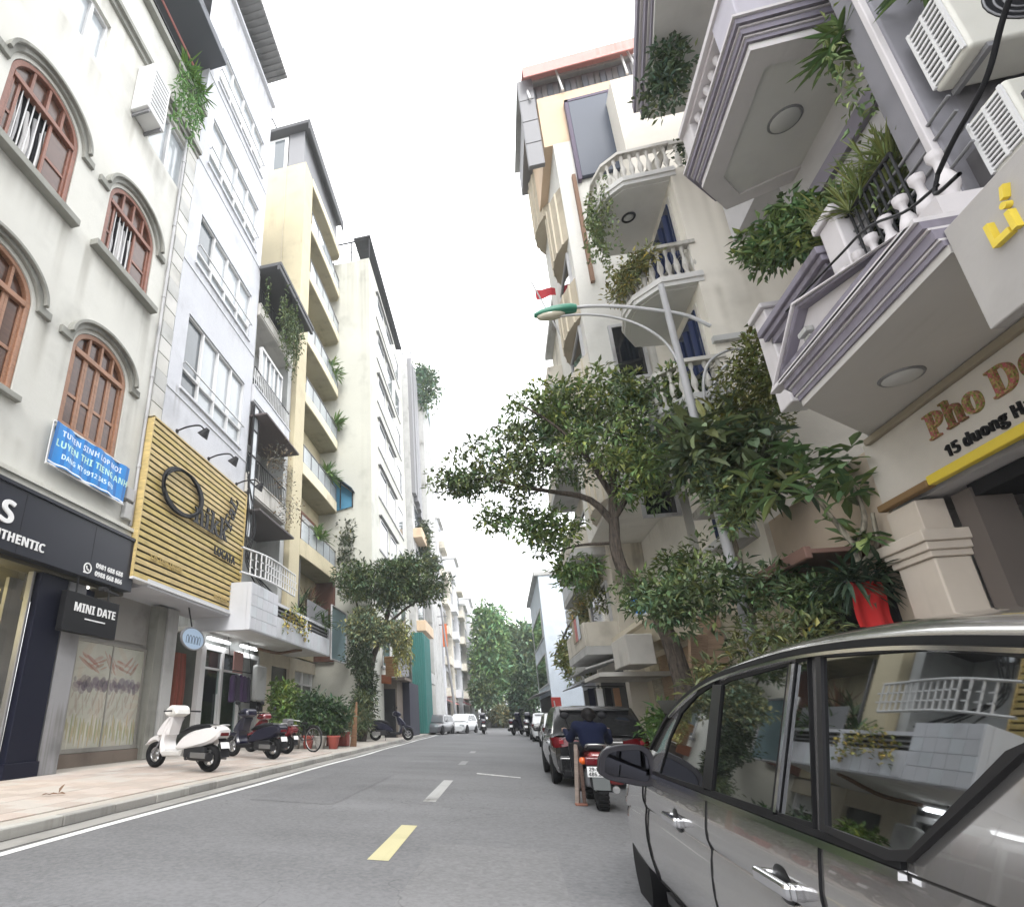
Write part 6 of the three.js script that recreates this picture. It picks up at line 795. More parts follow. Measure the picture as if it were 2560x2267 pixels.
{
  const dark = mk([0.02, 0.02, 0.022], { metalness: 0.4, roughness: 0.25, clearcoat: 1, clearcoatRoughness: 0.05 });
  const c = makeCar('black_car', 'black sport utility car with red tail lamps parked in front of the silver one', dark, { L: 4.1, W: 1.86, H: 1.52 }); c.position.set(1.8, 0, -12.2);
  const white = mk([0.74, 0.75, 0.76], { roughness: 0.3, clearcoat: 1 });
  const w1 = makeCar('white_car', 'white car parked beyond the black sport utility car', white, { L: 4.1, W: 1.75, H: 1.45 }); w1.position.set(2.35, 0, -24.5);
  const w2 = makeCar('parked_car', 'silver white car standing across the far left kerb', mk([0.62, 0.64, 0.66], { roughness: 0.3, clearcoat: 1 }), { L: 4.2, W: 1.8, H: 1.6 }); w2.position.set(-3.0, 0, -51); w2.rotation.y = 2.9; w2.scale.setScalar(0.95);
  const w3 = makeCar('parked_car', 'dark grey car behind the silver white one at the far left kerb', mk([0.09, 0.09, 0.1], { roughness: 0.3, clearcoat: 1 }), { L: 4.2, W: 1.8, H: 1.6 }); w3.position.set(-4.6, 0, -47); w3.rotation.y = 2.9; w3.scale.setScalar(0.9);
  const w4 = makeCar('parked_car', 'pale car with its nose to the far trees on the right', white, { L: 4.1, W: 1.75, H: 1.5 }); w4.position.set(2.3, 0, -33);
}
// ------------------------------------------------------------ scooters: rear wheel at the origin, front towards +x
function makeScooter(label, paint, { wb = 1.35, r = 0.25, style = 0, topBox = false } = {}) {
  const t = thing(['white_scooter', 'navy_scooter', 'red_scooter', 'motorbike'][style], label, 'scooter', [0, 0, 0]), k = wb / 1.35;
  const rake = ([x, y]) => [x - Math.max(0, y - 0.3) * 0.2, y], hk = 0.15 * k;
  const P = (pts, w, m, n, b = 0.03) => obj(n, ext(poly(pts.map(([x, y]) => [x * k, y * k])), -w / 2, w / 2, b), m, t);
  const spl = (q, w, m, n, b = 0.03) => { const pts = ['leg_shield', 'front_panel', 'handlebar_cowl'].includes(n) ? q.map(rake) : q; const s = new THREE.Shape(); s.moveTo(pts[0][0] * k, pts[0][1] * k); s.splineThru(pts.slice(1).concat([pts[0]]).map(([x, y]) => new THREE.Vector2(x * k, y * k))); return obj(n, ext(s, -w / 2, w / 2, b, 28), m, t); };
  for (const [x, n] of [[0, 'rear_wheel'], [wb, 'front_wheel']]) { const w = obj(n, new THREE.TorusGeometry(r * 0.78, r * 0.22, 10, 30).scale(1, 1, 1.15).translate(x, r, 0), M.rubber, t); obj('rim', [new THREE.TorusGeometry(r * 0.56, 0.02, 6, 24).translate(x, r, 0), cyl(x, r, 0, r * 0.2, 0.12, 'z')], M.metal, w); for (let i = 0; i < 5; i++) obj('spoke', box(-0.018, 0.018, 0, r * 0.56, -0.02, 0.02).rotateZ(i * 1.2566).translate(x, r, 0), M.metal, w); }
  spl([[-0.32, 0.7], [-0.16, 0.77], [0.2, 0.72], [0.5, 0.6], [0.66, 0.47], [0.7, 0.36], [0.5, 0.35], [0.2, 0.4], [-0.1, 0.48], [-0.28, 0.58]], 0.28 * k, paint, 'rear_cover', 0.06);
  spl([[-0.26, 0.72], [-0.1, 0.78], [0.15, 0.8], [0.4, 0.76], [0.58, 0.68], [0.6, 0.62], [0.3, 0.66], [-0.1, 0.7]], 0.26 * k, M.black, 'seat', 0.05);
  P([[0.55, 0.24], [1.0, 0.22], [1.06, 0.3], [0.98, 0.32], [0.6, 0.33], [0.5, 0.36]], 0.3 * k, style === 0 ? mk([0.5, 0.49, 0.47], { roughness: 0.5 }) : M.black, 'floorboard');
  spl([[1.0, 0.26], [1.08, 0.28], [1.14, 0.5], [1.1, 0.78], [1.06, 0.9], [1.0, 0.92], [1.03, 0.74], [1.06, 0.5], [0.98, 0.34]], 0.3 * k, paint, 'leg_shield', 0.05);
  spl([[1.0, 0.6], [1.2, 0.56], [1.3, 0.62], [1.24, 0.78], [1.1, 0.93], [1.0, 0.97], [0.98, 0.8]], 0.26 * k, paint, 'front_panel', 0.05);
  spl([[wb / k - 0.26, 0.5], [wb / k - 0.1, 0.58], [wb / k + 0.12, 0.53], [wb / k + 0.24, 0.4], [wb / k + 0.16, 0.44], [wb / k, 0.49], [wb / k - 0.14, 0.46]], 0.13 * k, paint, 'front_fender', 0.02);
  obj('fork', [bar([1.03 * k, 0.72 * k, 0.06 * k], [wb, r, 0.07 * k], 0.026), bar([1.03 * k, 0.72 * k, -0.06 * k], [wb, r, -0.07 * k], 0.022)], M.greyMetal, t);
  spl([[0.86, 0.98], [1.0, 0.92], [1.16, 0.95], [1.2, 1.04], [1.08, 1.13], [0.92, 1.1]], 0.3 * k, style === 0 ? mk([0.72, 0.71, 0.68], { roughness: 0.35 }) : paint, 'handlebar_cowl', 0.05);
  obj('handlebar', [pipe([[0.9 * k, 1.02 * k, -0.36 * k], [1.0 * k, 1.03 * k, -0.15 * k], [1.0 * k, 1.03 * k, 0.15 * k], [0.9 * k, 1.02 * k, 0.36 * k]], 0.022, 20, 7).translate(-hk, 0, 0)], M.black, t);
  if (style) for (const s of [-1, 1]) { const m = obj('mirror', [ball(0.98 * k, 1.27 * k, s * 0.34 * k, 0.07 * k, 0.35, 0.8, 1).translate(-hk, 0, 0)], M.black, t); obj('mirror_stem', bar([0.98 * k, 1.04 * k, s * 0.25 * k], [0.98 * k, 1.24 * k, s * 0.34 * k], 0.009).translate(-hk, 0, 0), M.black, m); }
  obj('engine', [rbox(-0.02 * k, 0.42 * k, 0.2 * k, 0.4 * k, 0.03, 0.16 * k, 0.05), rbox(0.02, 0.5 * k, 0.22 * k, 0.42 * k, -0.12 * k, -0.03, 0.04)], M.iron, t);
  obj('exhaust', [cyl(0.02 * k, 0.26 * k, -0.17 * k, 0.07 * k, 0.44 * k, 'x'), pipe([[0.2 * k, 0.24 * k, -0.17 * k], [0.4 * k, 0.2 * k, -0.14 * k], [0.5 * k, 0.24 * k, -0.06 * k]], 0.025, 14, 6)], M.iron, t);
  obj('exhaust_shield', rbox(-0.18 * k, 0.16 * k, 0.24 * k, 0.33 * k, -0.25 * k, -0.23 * k, 0.01), mk([0.22, 0.22, 0.22], { roughness: 0.4, metalness: 0.6 }), t); obj('exhaust_shield', rbox(-0.18 * k, 0.16 * k, 0.2 * k, 0.34 * k, 0.17 * k, 0.19 * k, 0.01), mk([0.3, 0.3, 0.3], { roughness: 0.35, metalness: 0.7 }), t);
  obj('tail_light', rbox(-0.32 * k, -0.25 * k, 0.6 * k, 0.66 * k, -0.08 * k, 0.08 * k, 0.02), style === 0 ? mk([0.1, 0.01, 0.01], { roughness: 0.2 }) : M.redLens, t); obj('headlight', ball(1.17 * k - hk, 0.98 * k, 0, 0.07 * k, 0.6, 0.8, 1.2), M.glassPale, t);
  obj('mudflap', flatbar([-0.26 * k, 0.56 * k, 0], [-0.36 * k, 0.26 * k, 0], 0.15 * k, 0.012), M.black, t); obj('plate', flatbar([-0.32 * k, 0.5 * k, 0], [-0.35 * k, 0.4 * k, 0], 0.16 * k, 0.014), M.plate, t);
  obj('grab_rail', [pipe([[-0.1 * k, 0.78 * k, 0.11 * k], [-0.3 * k, 0.78 * k, 0.09 * k], [-0.36 * k, 0.79 * k, 0], [-0.3 * k, 0.78 * k, -0.09 * k], [-0.1 * k, 0.78 * k, -0.11 * k]], 0.014, 20, 6)], M.metal, t);
  obj('kick_stand', bar([0.45 * k, 0.22 * k, 0.1], [0.36 * k, 0.01, 0.26], 0.014), M.iron, t);
  if (topBox) obj('top_box', rbox(-0.5, -0.05, 0.9, 1.2, -0.25, 0.25, 0.06, 3), topBox, t);
  return t;
}
{
  const s1 = makeScooter('white scooter parked nearest on the left pavement before the mural window', mk([0.72, 0.7, 0.7], { roughness: 0.25, clearcoat: 0.6 }), { wb: 1.98, r: 0.345, style: 0 });
  s1.position.set(-6.5, 0.13, -11.95); s1.rotation.y = 2.77; s1.scale.set(1, 0.86, 1);
  const s2 = makeScooter('dark navy scooter parked behind the white one on the left pavement', mk([0.008, 0.008, 0.024], { roughness: 0.3, clearcoat: 0.35 }), { wb: 1.9, r: 0.34, style: 1 });
  s2.position.set(-6.6, 0.13, -15.85); s2.rotation.y = 2.68; s2.scale.set(1, 0.88, 1);
  const s3 = makeScooter('red scooter half hidden between the navy scooter and the bicycle', mk([0.14, 0.012, 0.016], { roughness: 0.25, clearcoat: 0.8 }), { wb: 1.7, r: 0.33, style: 2 });
  s3.position.set(-7.1, 0.13, -18.2); s3.rotation.y = 2.75; s3.scale.set(1, 0.9, 1);
  const s4 = copy(s2, [-6.5, 0.13, -29.2], 2.75, 'dark scooter parked behind the vine covered trunk on the left pavement', 0.9);
  const far = [[-1.6, -46, 1.5, 'scooter leaning at the right end of the far left cars'], [0.6, -44, 1.9, 'left of the two far scooters in the middle of the road end'], [1.5, -42, 1.7, 'right of the two far scooters in the middle of the road end']];
  far.forEach(([x, z, a, l], i) => copy(s2, [x, 0, z], a, l, 1));
  // bicycle
  const b = thing('bicycle', 'dark bicycle standing by the potted plants on the left pavement', 'bicycle', [-6.52, 0.12, -19.26]);
  const A = [-6.52, 0.55, -19.26], B = [-7.75, 0.55, -19.9], mid = (t, y) => [A[0] + (B[0] - A[0]) * t, y, A[2] + (B[2] - A[2]) * t], yaw = Math.atan2(-(B[2] - A[2]), B[0] - A[0]);
  for (const c of [A, B]) { const w = obj('wheel', new THREE.TorusGeometry(0.4, 0.025, 8, 40).rotateY(yaw).translate(...c), M.rubber, b); obj('rim', new THREE.TorusGeometry(0.37, 0.012, 6, 40).rotateY(yaw).translate(...c), M.metal, w); for (let i = 0; i < 14; i++) obj('spoke', bar([0, 0, 0], [0.37 * Math.cos(i * 0.449), 0.37 * Math.sin(i * 0.449), 0], 0.003, 0.003, 4).rotateY(yaw).translate(...c), M.metal, w); }
  obj('frame', [bar(mid(0.42, 0.5), mid(0.36, 1.0), 0.018), bar(mid(0.42, 0.5), mid(0.85, 1.0), 0.02), bar(mid(0.37, 0.95), mid(0.86, 1.02), 0.018), bar(A, mid(0.42, 0.5), 0.014), bar(A, mid(0.37, 0.93), 0.012), bar(B, mid(0.84, 1.05), 0.016)], M.black, b);
  obj('saddle', rbox(-0.14, 0.13, 1.04, 1.1, -0.07, 0.07, 0.03).rotateY(yaw).translate(mid(0.35, 0)[0], 0, mid(0.35, 0)[2]), M.black, b); obj('handlebar', pipe([[-0.1, 0, -0.3], [0.06, 0.03, -0.12], [0.06, 0.03, 0.12], [-0.1, 0, 0.3]], 0.014, 18, 6).rotateY(yaw).translate(...mid(0.83, 1.14)), M.metal, b); obj('mudguard', new THREE.TorusGeometry(0.45, 0.02, 5, 24, 2.2).rotateZ(0.6).scale(1, 1, 2).rotateY(yaw).translate(...A), M.iron, b); obj('crank', [cyl(0, 0, 0, 0.09, 0.02, 'z').rotateY(yaw).translate(...mid(0.42, 0.5)), bar(mid(0.42, 0.5), mid(0.47, 0.36), 0.012)], M.metal, b); obj('basket', [rbox(-0.12, 0.14, 0, 0.22, -0.16, 0.16, 0.02).rotateY(yaw).translate(...mid(0.98, 1.0))], M.greyMetal, b);
}
// ------------------------------------------------------------ motorbike with a delivery box, seen from behind
{
  const cx = 1.3, z0 = -9.2, t = thing('motorbike', 'red and black motorbike standing between the two near cars under its rider', 'motorbike', [cx, 0, -9.9]);
  const wheel = (z) => { const w = obj(z > -10 ? 'rear_wheel' : 'front_wheel', new THREE.TorusGeometry(0.225, 0.075, 12, 30).rotateY(Math.PI / 2).scale(1.0, 1, 1).translate(cx, 0.3, z), M.rubber, t); for (let i = 0; i < 30; i++) obj('tread', box(-0.07, 0.07, -0.008, 0.008, -0.018, 0.018).translate(0, 0.302, 0).rotateX(i * Math.PI / 15).translate(cx, 0.3, z), M.rubber, w); obj('rim', [new THREE.TorusGeometry(0.155, 0.015, 6, 24).rotateY(Math.PI / 2).translate(cx, 0.3, z), cyl(cx, 0.3, z, 0.05, 0.14, 'x')], M.metal, w); };
  wheel(-9.5); wheel(-10.75);
  obj('mudguard', new THREE.CylinderGeometry(0.33, 0.33, 0.15, 20, 1, true, 0, 1.7).rotateZ(Math.PI / 2).rotateX(-0.6).translate(cx, 0.3, -9.5), mk([0.05, 0.005, 0.006], { side: THREE.DoubleSide, roughness: 0.3 }), t);
  const red = mk([0.2, 0.02, 0.018], { roughness: 0.25, clearcoat: 0.7 });
  obj('tail_panel', [rbox(cx - 0.13, cx + 0.13, 0.6, 0.8, -10.1, -9.3, 0.06, 3)], red, t); obj('tail_light', [rbox(cx - 0.2, cx + 0.05, 0.62, 0.74, -9.31, -9.2, 0.03, 2)], M.redLens, t);
  obj('turn_signal', [ball(cx + 0.25, 0.5, -9.22, 0.09, 1.2, 1, 0.6)], M.orangeLens, t); obj('turn_signal', [ball(cx - 0.22, 0.68, -9.28, 0.05, 1.1, 1, 0.7)], M.orangeLens, t);
  obj('side_panel', [rbox(cx + 0.1, cx + 0.32, 0.36, 0.62, -9.6, -9.25, 0.06, 3)], red, t);
  const pl = obj('plate', rbox(cx - 0.19, cx + 0.04, 0.47, 0.61, -9.19, -9.175, 0.006), M.plate, t); obj('plate_text', [text3('29-H1', 0.05, 0.004).translate(cx - 0.165, 0.55, -9.174), text3('486.25', 0.05, 0.004).translate(cx - 0.175, 0.485, -9.174)], M.black, pl);
  obj('mudflap', box(cx - 0.13, cx + 0.1, 0.3, 0.47, -9.2, -9.185), mk([0.12, 0.13, 0.13], { roughness: 0.5 }), t);
  obj('seat', rbox(cx - 0.14, cx + 0.14, 0.8, 0.9, -10.3, -9.45, 0.05, 3), M.black, t);
  obj('frame', [bar([cx, 0.3, -9.5], [cx, 0.5, -10.2], 0.03), bar([cx, 0.5, -10.2], [cx, 0.95, -10.5], 0.035), bar([cx - 0.08, 0.3, -10.75], [cx - 0.07, 0.95, -10.5], 0.022), bar([cx + 0.08, 0.3, -10.75], [cx + 0.07, 0.95, -10.5], 0.022), bar([cx - 0.1, 0.3, -9.5], [cx - 0.1, 0.75, -9.55], 0.025), bar([cx + 0.1, 0.3, -9.5], [cx + 0.1, 0.75, -9.55], 0.025)], M.iron, t);
  obj('engine', rbox(cx - 0.15, cx + 0.15, 0.25, 0.5, -10.3, -9.9, 0.06, 2), M.greyMetal, t); obj('exhaust', [cyl(cx + 0.19, 0.3, -9.6, 0.05, 0.6, 'z')], M.metal, t);
  obj('leg_shield', [rbox(cx - 0.28, cx + 0.28, 0.35, 0.9, -10.52, -10.44, 0.05, 2)], M.black, t);
  obj('handlebar', [pipe([[cx - 0.36, 1.08, -10.3], [cx - 0.15, 1.1, -10.42], [cx + 0.15, 1.1, -10.42], [cx + 0.36, 1.08, -10.3]], 0.02, 16, 7)], M.black, t);
  for (const s of [-1, 1]) { const m = obj('mirror', ball(cx + s * 0.3, 1.32, -10.35, 0.075, 1, 0.75, 0.3), M.black, t); obj('mirror_stem', bar([cx + s * 0.24, 1.1, -10.38], [cx + s * 0.3, 1.28, -10.36], 0.008), M.black, m); }
  obj('foot_board', [box(cx - 0.26, cx + 0.26, 0.19, 0.23, -10.3, -9.98)], M.black, t); obj('grab_rail', pipe([[cx - 0.13, 0.86, -9.5], [cx - 0.12, 0.9, -9.3], [cx + 0.12, 0.9, -9.3], [cx + 0.13, 0.86, -9.5]], 0.014, 16, 6), M.metal, t);
  const ps = thing('kerb_post', 'thin weathered wooden post standing beside the motorbike', 'post', [1.1, 0, -9.7]); obj('pole', [flatbar([1.0, 0.03, -9.9], [1.08, 0.88, -9.85], 0.05, 0.06)], mk([0.34, 0.28, 0.25], { map: T.wood }), ps); obj('brace', [flatbar([1.1, 0.0, -9.9], [1.11, 0.7, -9.85], 0.045, 0.04)], mk([0.2, 0.13, 0.11], { map: T.wood }), ps); obj('foot', rbox(0.96, 1.14, 0, 0.035, -9.96, -9.84, 0.01), M.woodRed, ps);
}
// ------------------------------------------------------------ rider sitting on the motorbike, seen from behind
function flesh(bones, c, half, res, blend) {                      // one surface round tapered bones
  const mc = new MarchingCubes(res, undefined, false, false, 90000), f = mc.field, P = V(0,0,0);
  const B = bones.map(([a, b, r0, r1]) => ({ a: V(...a), d: V(b[0] - a[0], b[1] - a[1], b[2] - a[2]), r0, r1 }));
  for (let k = 0; k < res; k++) for (let j = 0; j < res; j++) for (let i = 0; i < res; i++) {
    P.set(c[0] + (i - res / 2) / (res / 2) * half, c[1] + (j - res / 2) / (res / 2) * half, c[2] + (k - res / 2) / (res / 2) * half);
    let s = 0;
    for (const { a, d, r0, r1 } of B) { const px = P.x - a.x, py = P.y - a.y, pz = P.z - a.z, L = d.lengthSq() || 1e-9, t = Math.max(0, Math.min(1, (px * d.x + py * d.y + pz * d.z) / L)); const q = Math.hypot(px - d.x * t, py - d.y * t, pz - d.z * t) - (r0 + (r1 - r0) * t); s += Math.exp(-q / blend); }
    f[i + j * res + k * res * res] = blend * Math.log(Math.max(s, 1e-30));
  }
  mc.isolation = 0; mc.update();
  const g = new THREE.BufferGeometry(), n = mc.count; g.setAttribute('position', new THREE.BufferAttribute(mc.positionArray.slice(0, n * 3), 3)); g.setAttribute('normal', new THREE.BufferAttribute(mc.normalArray.slice(0, n * 3), 3));
  g.scale(half, half, half).translate(...c); return g;
}
{
  const t = thing('person', 'person in a navy jacket with black hair sitting on the red motorbike, seen from behind', 'person', [1.29, 0, -9.7]);
  const sh = [[1.1, 1.15, -9.68], [1.46, 1.12, -9.68]], el = [[1.0, 0.97, -9.88], [1.57, 0.95, -9.88]], wr = [[0.965, 1.075, -10.17], [1.635, 1.075, -10.17]], hip = [[1.22, 0.93, -9.63], [1.36, 0.93, -9.63]], kn = [[1.12, 0.8, -10.02], [1.46, 0.8, -10.02]], an = [[1.12, 0.36, -10.0], [1.46, 0.36, -10.0]], toe = [[1.1, 0.28, -10.17], [1.48, 0.28, -10.17]];
  const mid = [1.285, 1.08, -9.65], nk = [1.285, 1.2, -9.66], hd = [1.29, 1.305, -9.68];
  const torso = (e) => [[hip[0], [1.2, 1.1, -9.65], 0.095 + e, 0.09 + e], [hip[1], [1.37, 1.09, -9.65], 0.095 + e, 0.09 + e], [mid, [1.285, 0.93, -9.63], 0.1 + e, 0.1 + e], [sh[0], sh[1], 0.062 + e, 0.062 + e]];
  const arms = (e) => [0, 1].flatMap((i) => [[sh[i], el[i], 0.056 + e, 0.042 + e], [el[i], wr[i], 0.042 + e, 0.028 + e]]);
  const legs = (e) => [0, 1].flatMap((i) => [[hip[i], kn[i], 0.082 + e, 0.056 + e], [kn[i], an[i], 0.055 + e, 0.036 + e]]);
  const body = flesh([...torso(0), ...arms(0), ...legs(0), [nk, hd, 0.052, 0.05], ...[0, 1].map((i) => [an[i], toe[i], 0.036, 0.03])], [1.29, 0.85, -9.85], 0.68, 104, 0.012);
  const head = flesh([[[1.29, 1.335, -9.665], [1.29, 1.33, -9.69], 0.083, 0.08], [[1.29, 1.25, -9.72], [1.29, 1.26, -9.7], 0.052, 0.055], [[1.29, 1.3, -9.775], [1.29, 1.275, -9.785], 0.012, 0.016], [[1.2, 1.3, -9.675], [1.2, 1.325, -9.67], 0.013, 0.016], [[1.38, 1.3, -9.675], [1.38, 1.325, -9.67], 0.013, 0.016], [nk, [1.29, 1.28, -9.68], 0.05, 0.05]], [1.29, 1.29, -9.69], 0.16, 64, 0.008);
  const hands = [0, 1].map((i) => { const s = i ? 1 : -1, w = wr[i], c = [w[0], w[1] + 0.02, w[2] - 0.06]; const F2 = [[w, c, 0.026, 0.032]]; for (let k = 0; k < 4; k++) { const x = c[0] + (k - 1.5) * 0.019, l = [0.9, 1, 0.96, 0.78][k]; F2.push([[x, c[1] + 0.012, c[2] - 0.02], [x, c[1] + 0.012, c[2] - 0.055 * l], 0.0095, 0.009], [[x, c[1] + 0.012, c[2] - 0.055 * l], [x, c[1] - 0.022, c[2] - 0.06 * l], 0.009, 0.0085], [[x, c[1] - 0.022, c[2] - 0.06 * l], [x, c[1] - 0.03, c[2] - 0.035], 0.0085, 0.0075]); } F2.push([[c[0] - s * 0.026, c[1] - 0.01, c[2] + 0.01], [c[0] - s * 0.036, c[1] - 0.03, c[2] - 0.02], 0.0105, 0.0095]); return flesh(F2, [c[0], c[1], c[2] - 0.01], 0.1, 56, 0.005); });
  obj('body', [body, head, ...hands], M.skin, t);
  const cloth = mk([0.007, 0.01, 0.028], { roughness: 0.9, specularIntensity: 0.25, bumpMap: T.rough, bumpScale: 0.004 });
  obj('jacket', flesh([...torso(0.018), ...arms(0.014), [[1.285, 1.19, -9.655], [1.285, 1.215, -9.66], 0.066, 0.062]], [1.29, 1.03, -9.85], 0.46, 92, 0.016), cloth, t);
  obj('trousers', flesh([...legs(0.012), [hip[0], hip[1], 0.1, 0.1]], [1.29, 0.66, -9.82], 0.5, 84, 0.014), mk([0.015, 0.015, 0.02], { roughness: 0.9 }), t);
  for (const i of [0, 1]) obj('shoe', flesh([[an[i], toe[i], 0.045, 0.04], [[an[i][0], an[i][1] - 0.07, an[i][2]], toe[i], 0.035, 0.036]], [an[i][0], 0.3, -10.08], 0.18, 40, 0.01), M.black, t);
  obj('hair', flesh([[[1.29, 1.345, -9.66], [1.29, 1.35, -9.7], 0.092, 0.086], [[1.29, 1.27, -9.625], [1.29, 1.33, -9.63], 0.06, 0.075], [[1.225, 1.31, -9.65], [1.355, 1.31, -9.65], 0.045, 0.045]], [1.29, 1.32, -9.66], 0.16, 56, 0.01), mk([0.008, 0.007, 0.007], { roughness: 0.6, specularIntensity: 0.4 }), t);
  for (const x of [1.26, 1.32]) obj('eye', ball(x, 1.315, -9.772, 0.009), M.black, t);
  obj('mouth', ball(1.29, 1.245, -9.772, 0.02, 1, 0.25, 0.3), mk([0.3, 0.1, 0.08]), t);
}

// ------------------------------------------------------------ street lamp
{
  const t = thing('street_lamp', 'grey street lamp with a green head reaching over the road', 'street lamp', [3.55, 0.12, -9]);
  obj('pole', [bar([3.55, 0.12, -9], [3.44, 8.75, -9], 0.085, 0.05, 12), cyl(3.55, 0.35, -9, 0.14, 0.5)], M.lampPole, t);
  obj('arm', [pipe([[4.05, 7.7, -9], [3.75, 7.98, -9], [3.3, 8.2, -9], [2.7, 8.42, -9], [2.2, 8.54, -9], [1.9, 8.57, -9]], 0.032, 30, 7)], M.pole, t);
  obj('brace', [pipe([[3.47, 6.7, -9], [3.42, 7.1, -9], [3.28, 7.55, -9], [2.9, 8.0, -9], [2.4, 8.28, -9], [1.95, 8.4, -9], [1.5, 8.43, -9]], 0.022, 30, 6)], M.pole, t);
  const h = obj('lamp_head', [loft([0, 0.12, 0.3, 0.5, 0.66, 0.76].map((u, i) => { const w = [0.05, 0.1, 0.13, 0.13, 0.11, 0.08][i], hh = [0.05, 0.1, 0.13, 0.14, 0.13, 0.1][i]; const r = []; for (let k = 0; k < 14; k++) { const a = k / 14 * 6.283; r.push([1.2 + u, 8.53 + Math.sin(a) * hh * (Math.sin(a) > 0 ? 1 : 0.45), -9 + Math.cos(a) * w]); } return r; }), true, true, 0.8)], mk([0.04, 0.2, 0.13], { roughness: 0.4 }), t);
  obj('lamp_glass', ball(1.5, 8.48, -9, 0.12, 2.2, 0.75, 0.85), mk([0.45, 0.42, 0.33], { roughness: 0.15 }), h);
}
// ------------------------------------------------------------ street tree on the right
function tree(name, label, base, limbs, crowns, opts, barkM = M.bark) {
  const t = thing(name, label, 'tree', base);
  obj('trunk', limbs.slice(0, 1).map((l) => limb(...l)), barkM, t);
  for (const l of limbs.slice(1)) obj('limb', limb(...l), barkM, t);
  crowns.forEach((c, i) => obj('crown', crown(c, Array.isArray(opts) ? opts[i] : opts), M.leaf, t));
  return t;
}
const dk = [0.095, 0.14, 0.06], md = [0.15, 0.22, 0.075], lt = [0.11, 0.15, 0.06];
tree('street_tree', 'spreading dark leaved street tree with a bent trunk over the parked black car', [3.1, 0.12, -10.6],
  [[[[3.05, 0.1, -10.6], [3.0, 1.2, -10.7], [3.02, 2.3, -10.8], [2.82, 3.35, -11], [2.52, 3.75, -11], [2.38, 4.2, -11], [2.42, 4.8, -11], [2.5, 5.5, -11], [2.6, 6.3, -11]], 0.2, 0.07, 11, 30],
    [[[2.42, 4.9, -11], [2.05, 5.45, -11], [1.5, 5.7, -11.1], [0.8, 5.85, -11], [0.1, 6.1, -10.9], [-0.6, 6.1, -11]], 0.075, 0.02], [[[2.5, 5.4, -11], [2.0, 6.3, -10.6], [1.4, 7.0, -10.4], [0.9, 7.4, -10.3]], 0.065, 0.015], [[[2.45, 5.0, -11], [3.1, 5.9, -10.6], [3.7, 6.5, -10.4], [4.4, 6.8, -10.4]], 0.07, 0.02], [[[2.6, 6.0, -11], [2.7, 6.9, -11.2], [2.5, 7.6, -11.3]], 0.05, 0.015], [[[2.4, 4.5, -11], [1.7, 4.6, -11.4], [1.2, 4.5, -11.6]], 0.04, 0.012], [[[2.5, 5.4, -11], [3.0, 6.2, -11.8], [3.6, 6.6, -12]], 0.05, 0.015]],
  [[[2.7, 6.9, -11, 1.95, 1.05, 1.3, 120], [0.6, 6.4, -11, 1.25, 0.75, 1.0, 96], [-0.5, 6.1, -11, 0.7, 0.35, 0.6, 36], [4.2, 6.6, -10.6, 1.1, 0.75, 1.0, 52], [4.0, 5.2, -8.7, 0.7, 0.55, 0.3, 30], [3.5, 4.4, -8.6, 0.45, 0.6, 0.25, 26]],
    [[1.3, 7.55, -11, 0.9, 0.5, 0.8, 46], [2.2, 7.7, -11, 1.2, 0.45, 0.9, 52], [3.5, 7.5, -10.8, 1.0, 0.4, 0.8, 40], [2.6, 6.2, -10.2, 1.3, 0.7, 0.5, 44]],
    [[1.2, 4.9, -11.2, 0.8, 0.5, 0.7, 46], [1.6, 4.1, -11.4, 0.5, 0.35, 0.4, 22], [3.2, 5.5, -10.4, 0.8, 0.55, 0.6, 34], [0.5, 5.3, -11.2, 0.7, 0.4, 0.6, 30]]],
  [{ per: 30, l: 0.13, w: 0.055, col: dk, spread: 0.2, var: 0.55 }, { per: 26, l: 0.15, w: 0.06, col: md, spread: 0.22, var: 0.4 }, { per: 24, l: 0.14, w: 0.06, col: [0.1, 0.16, 0.05], spread: 0.22 }]);
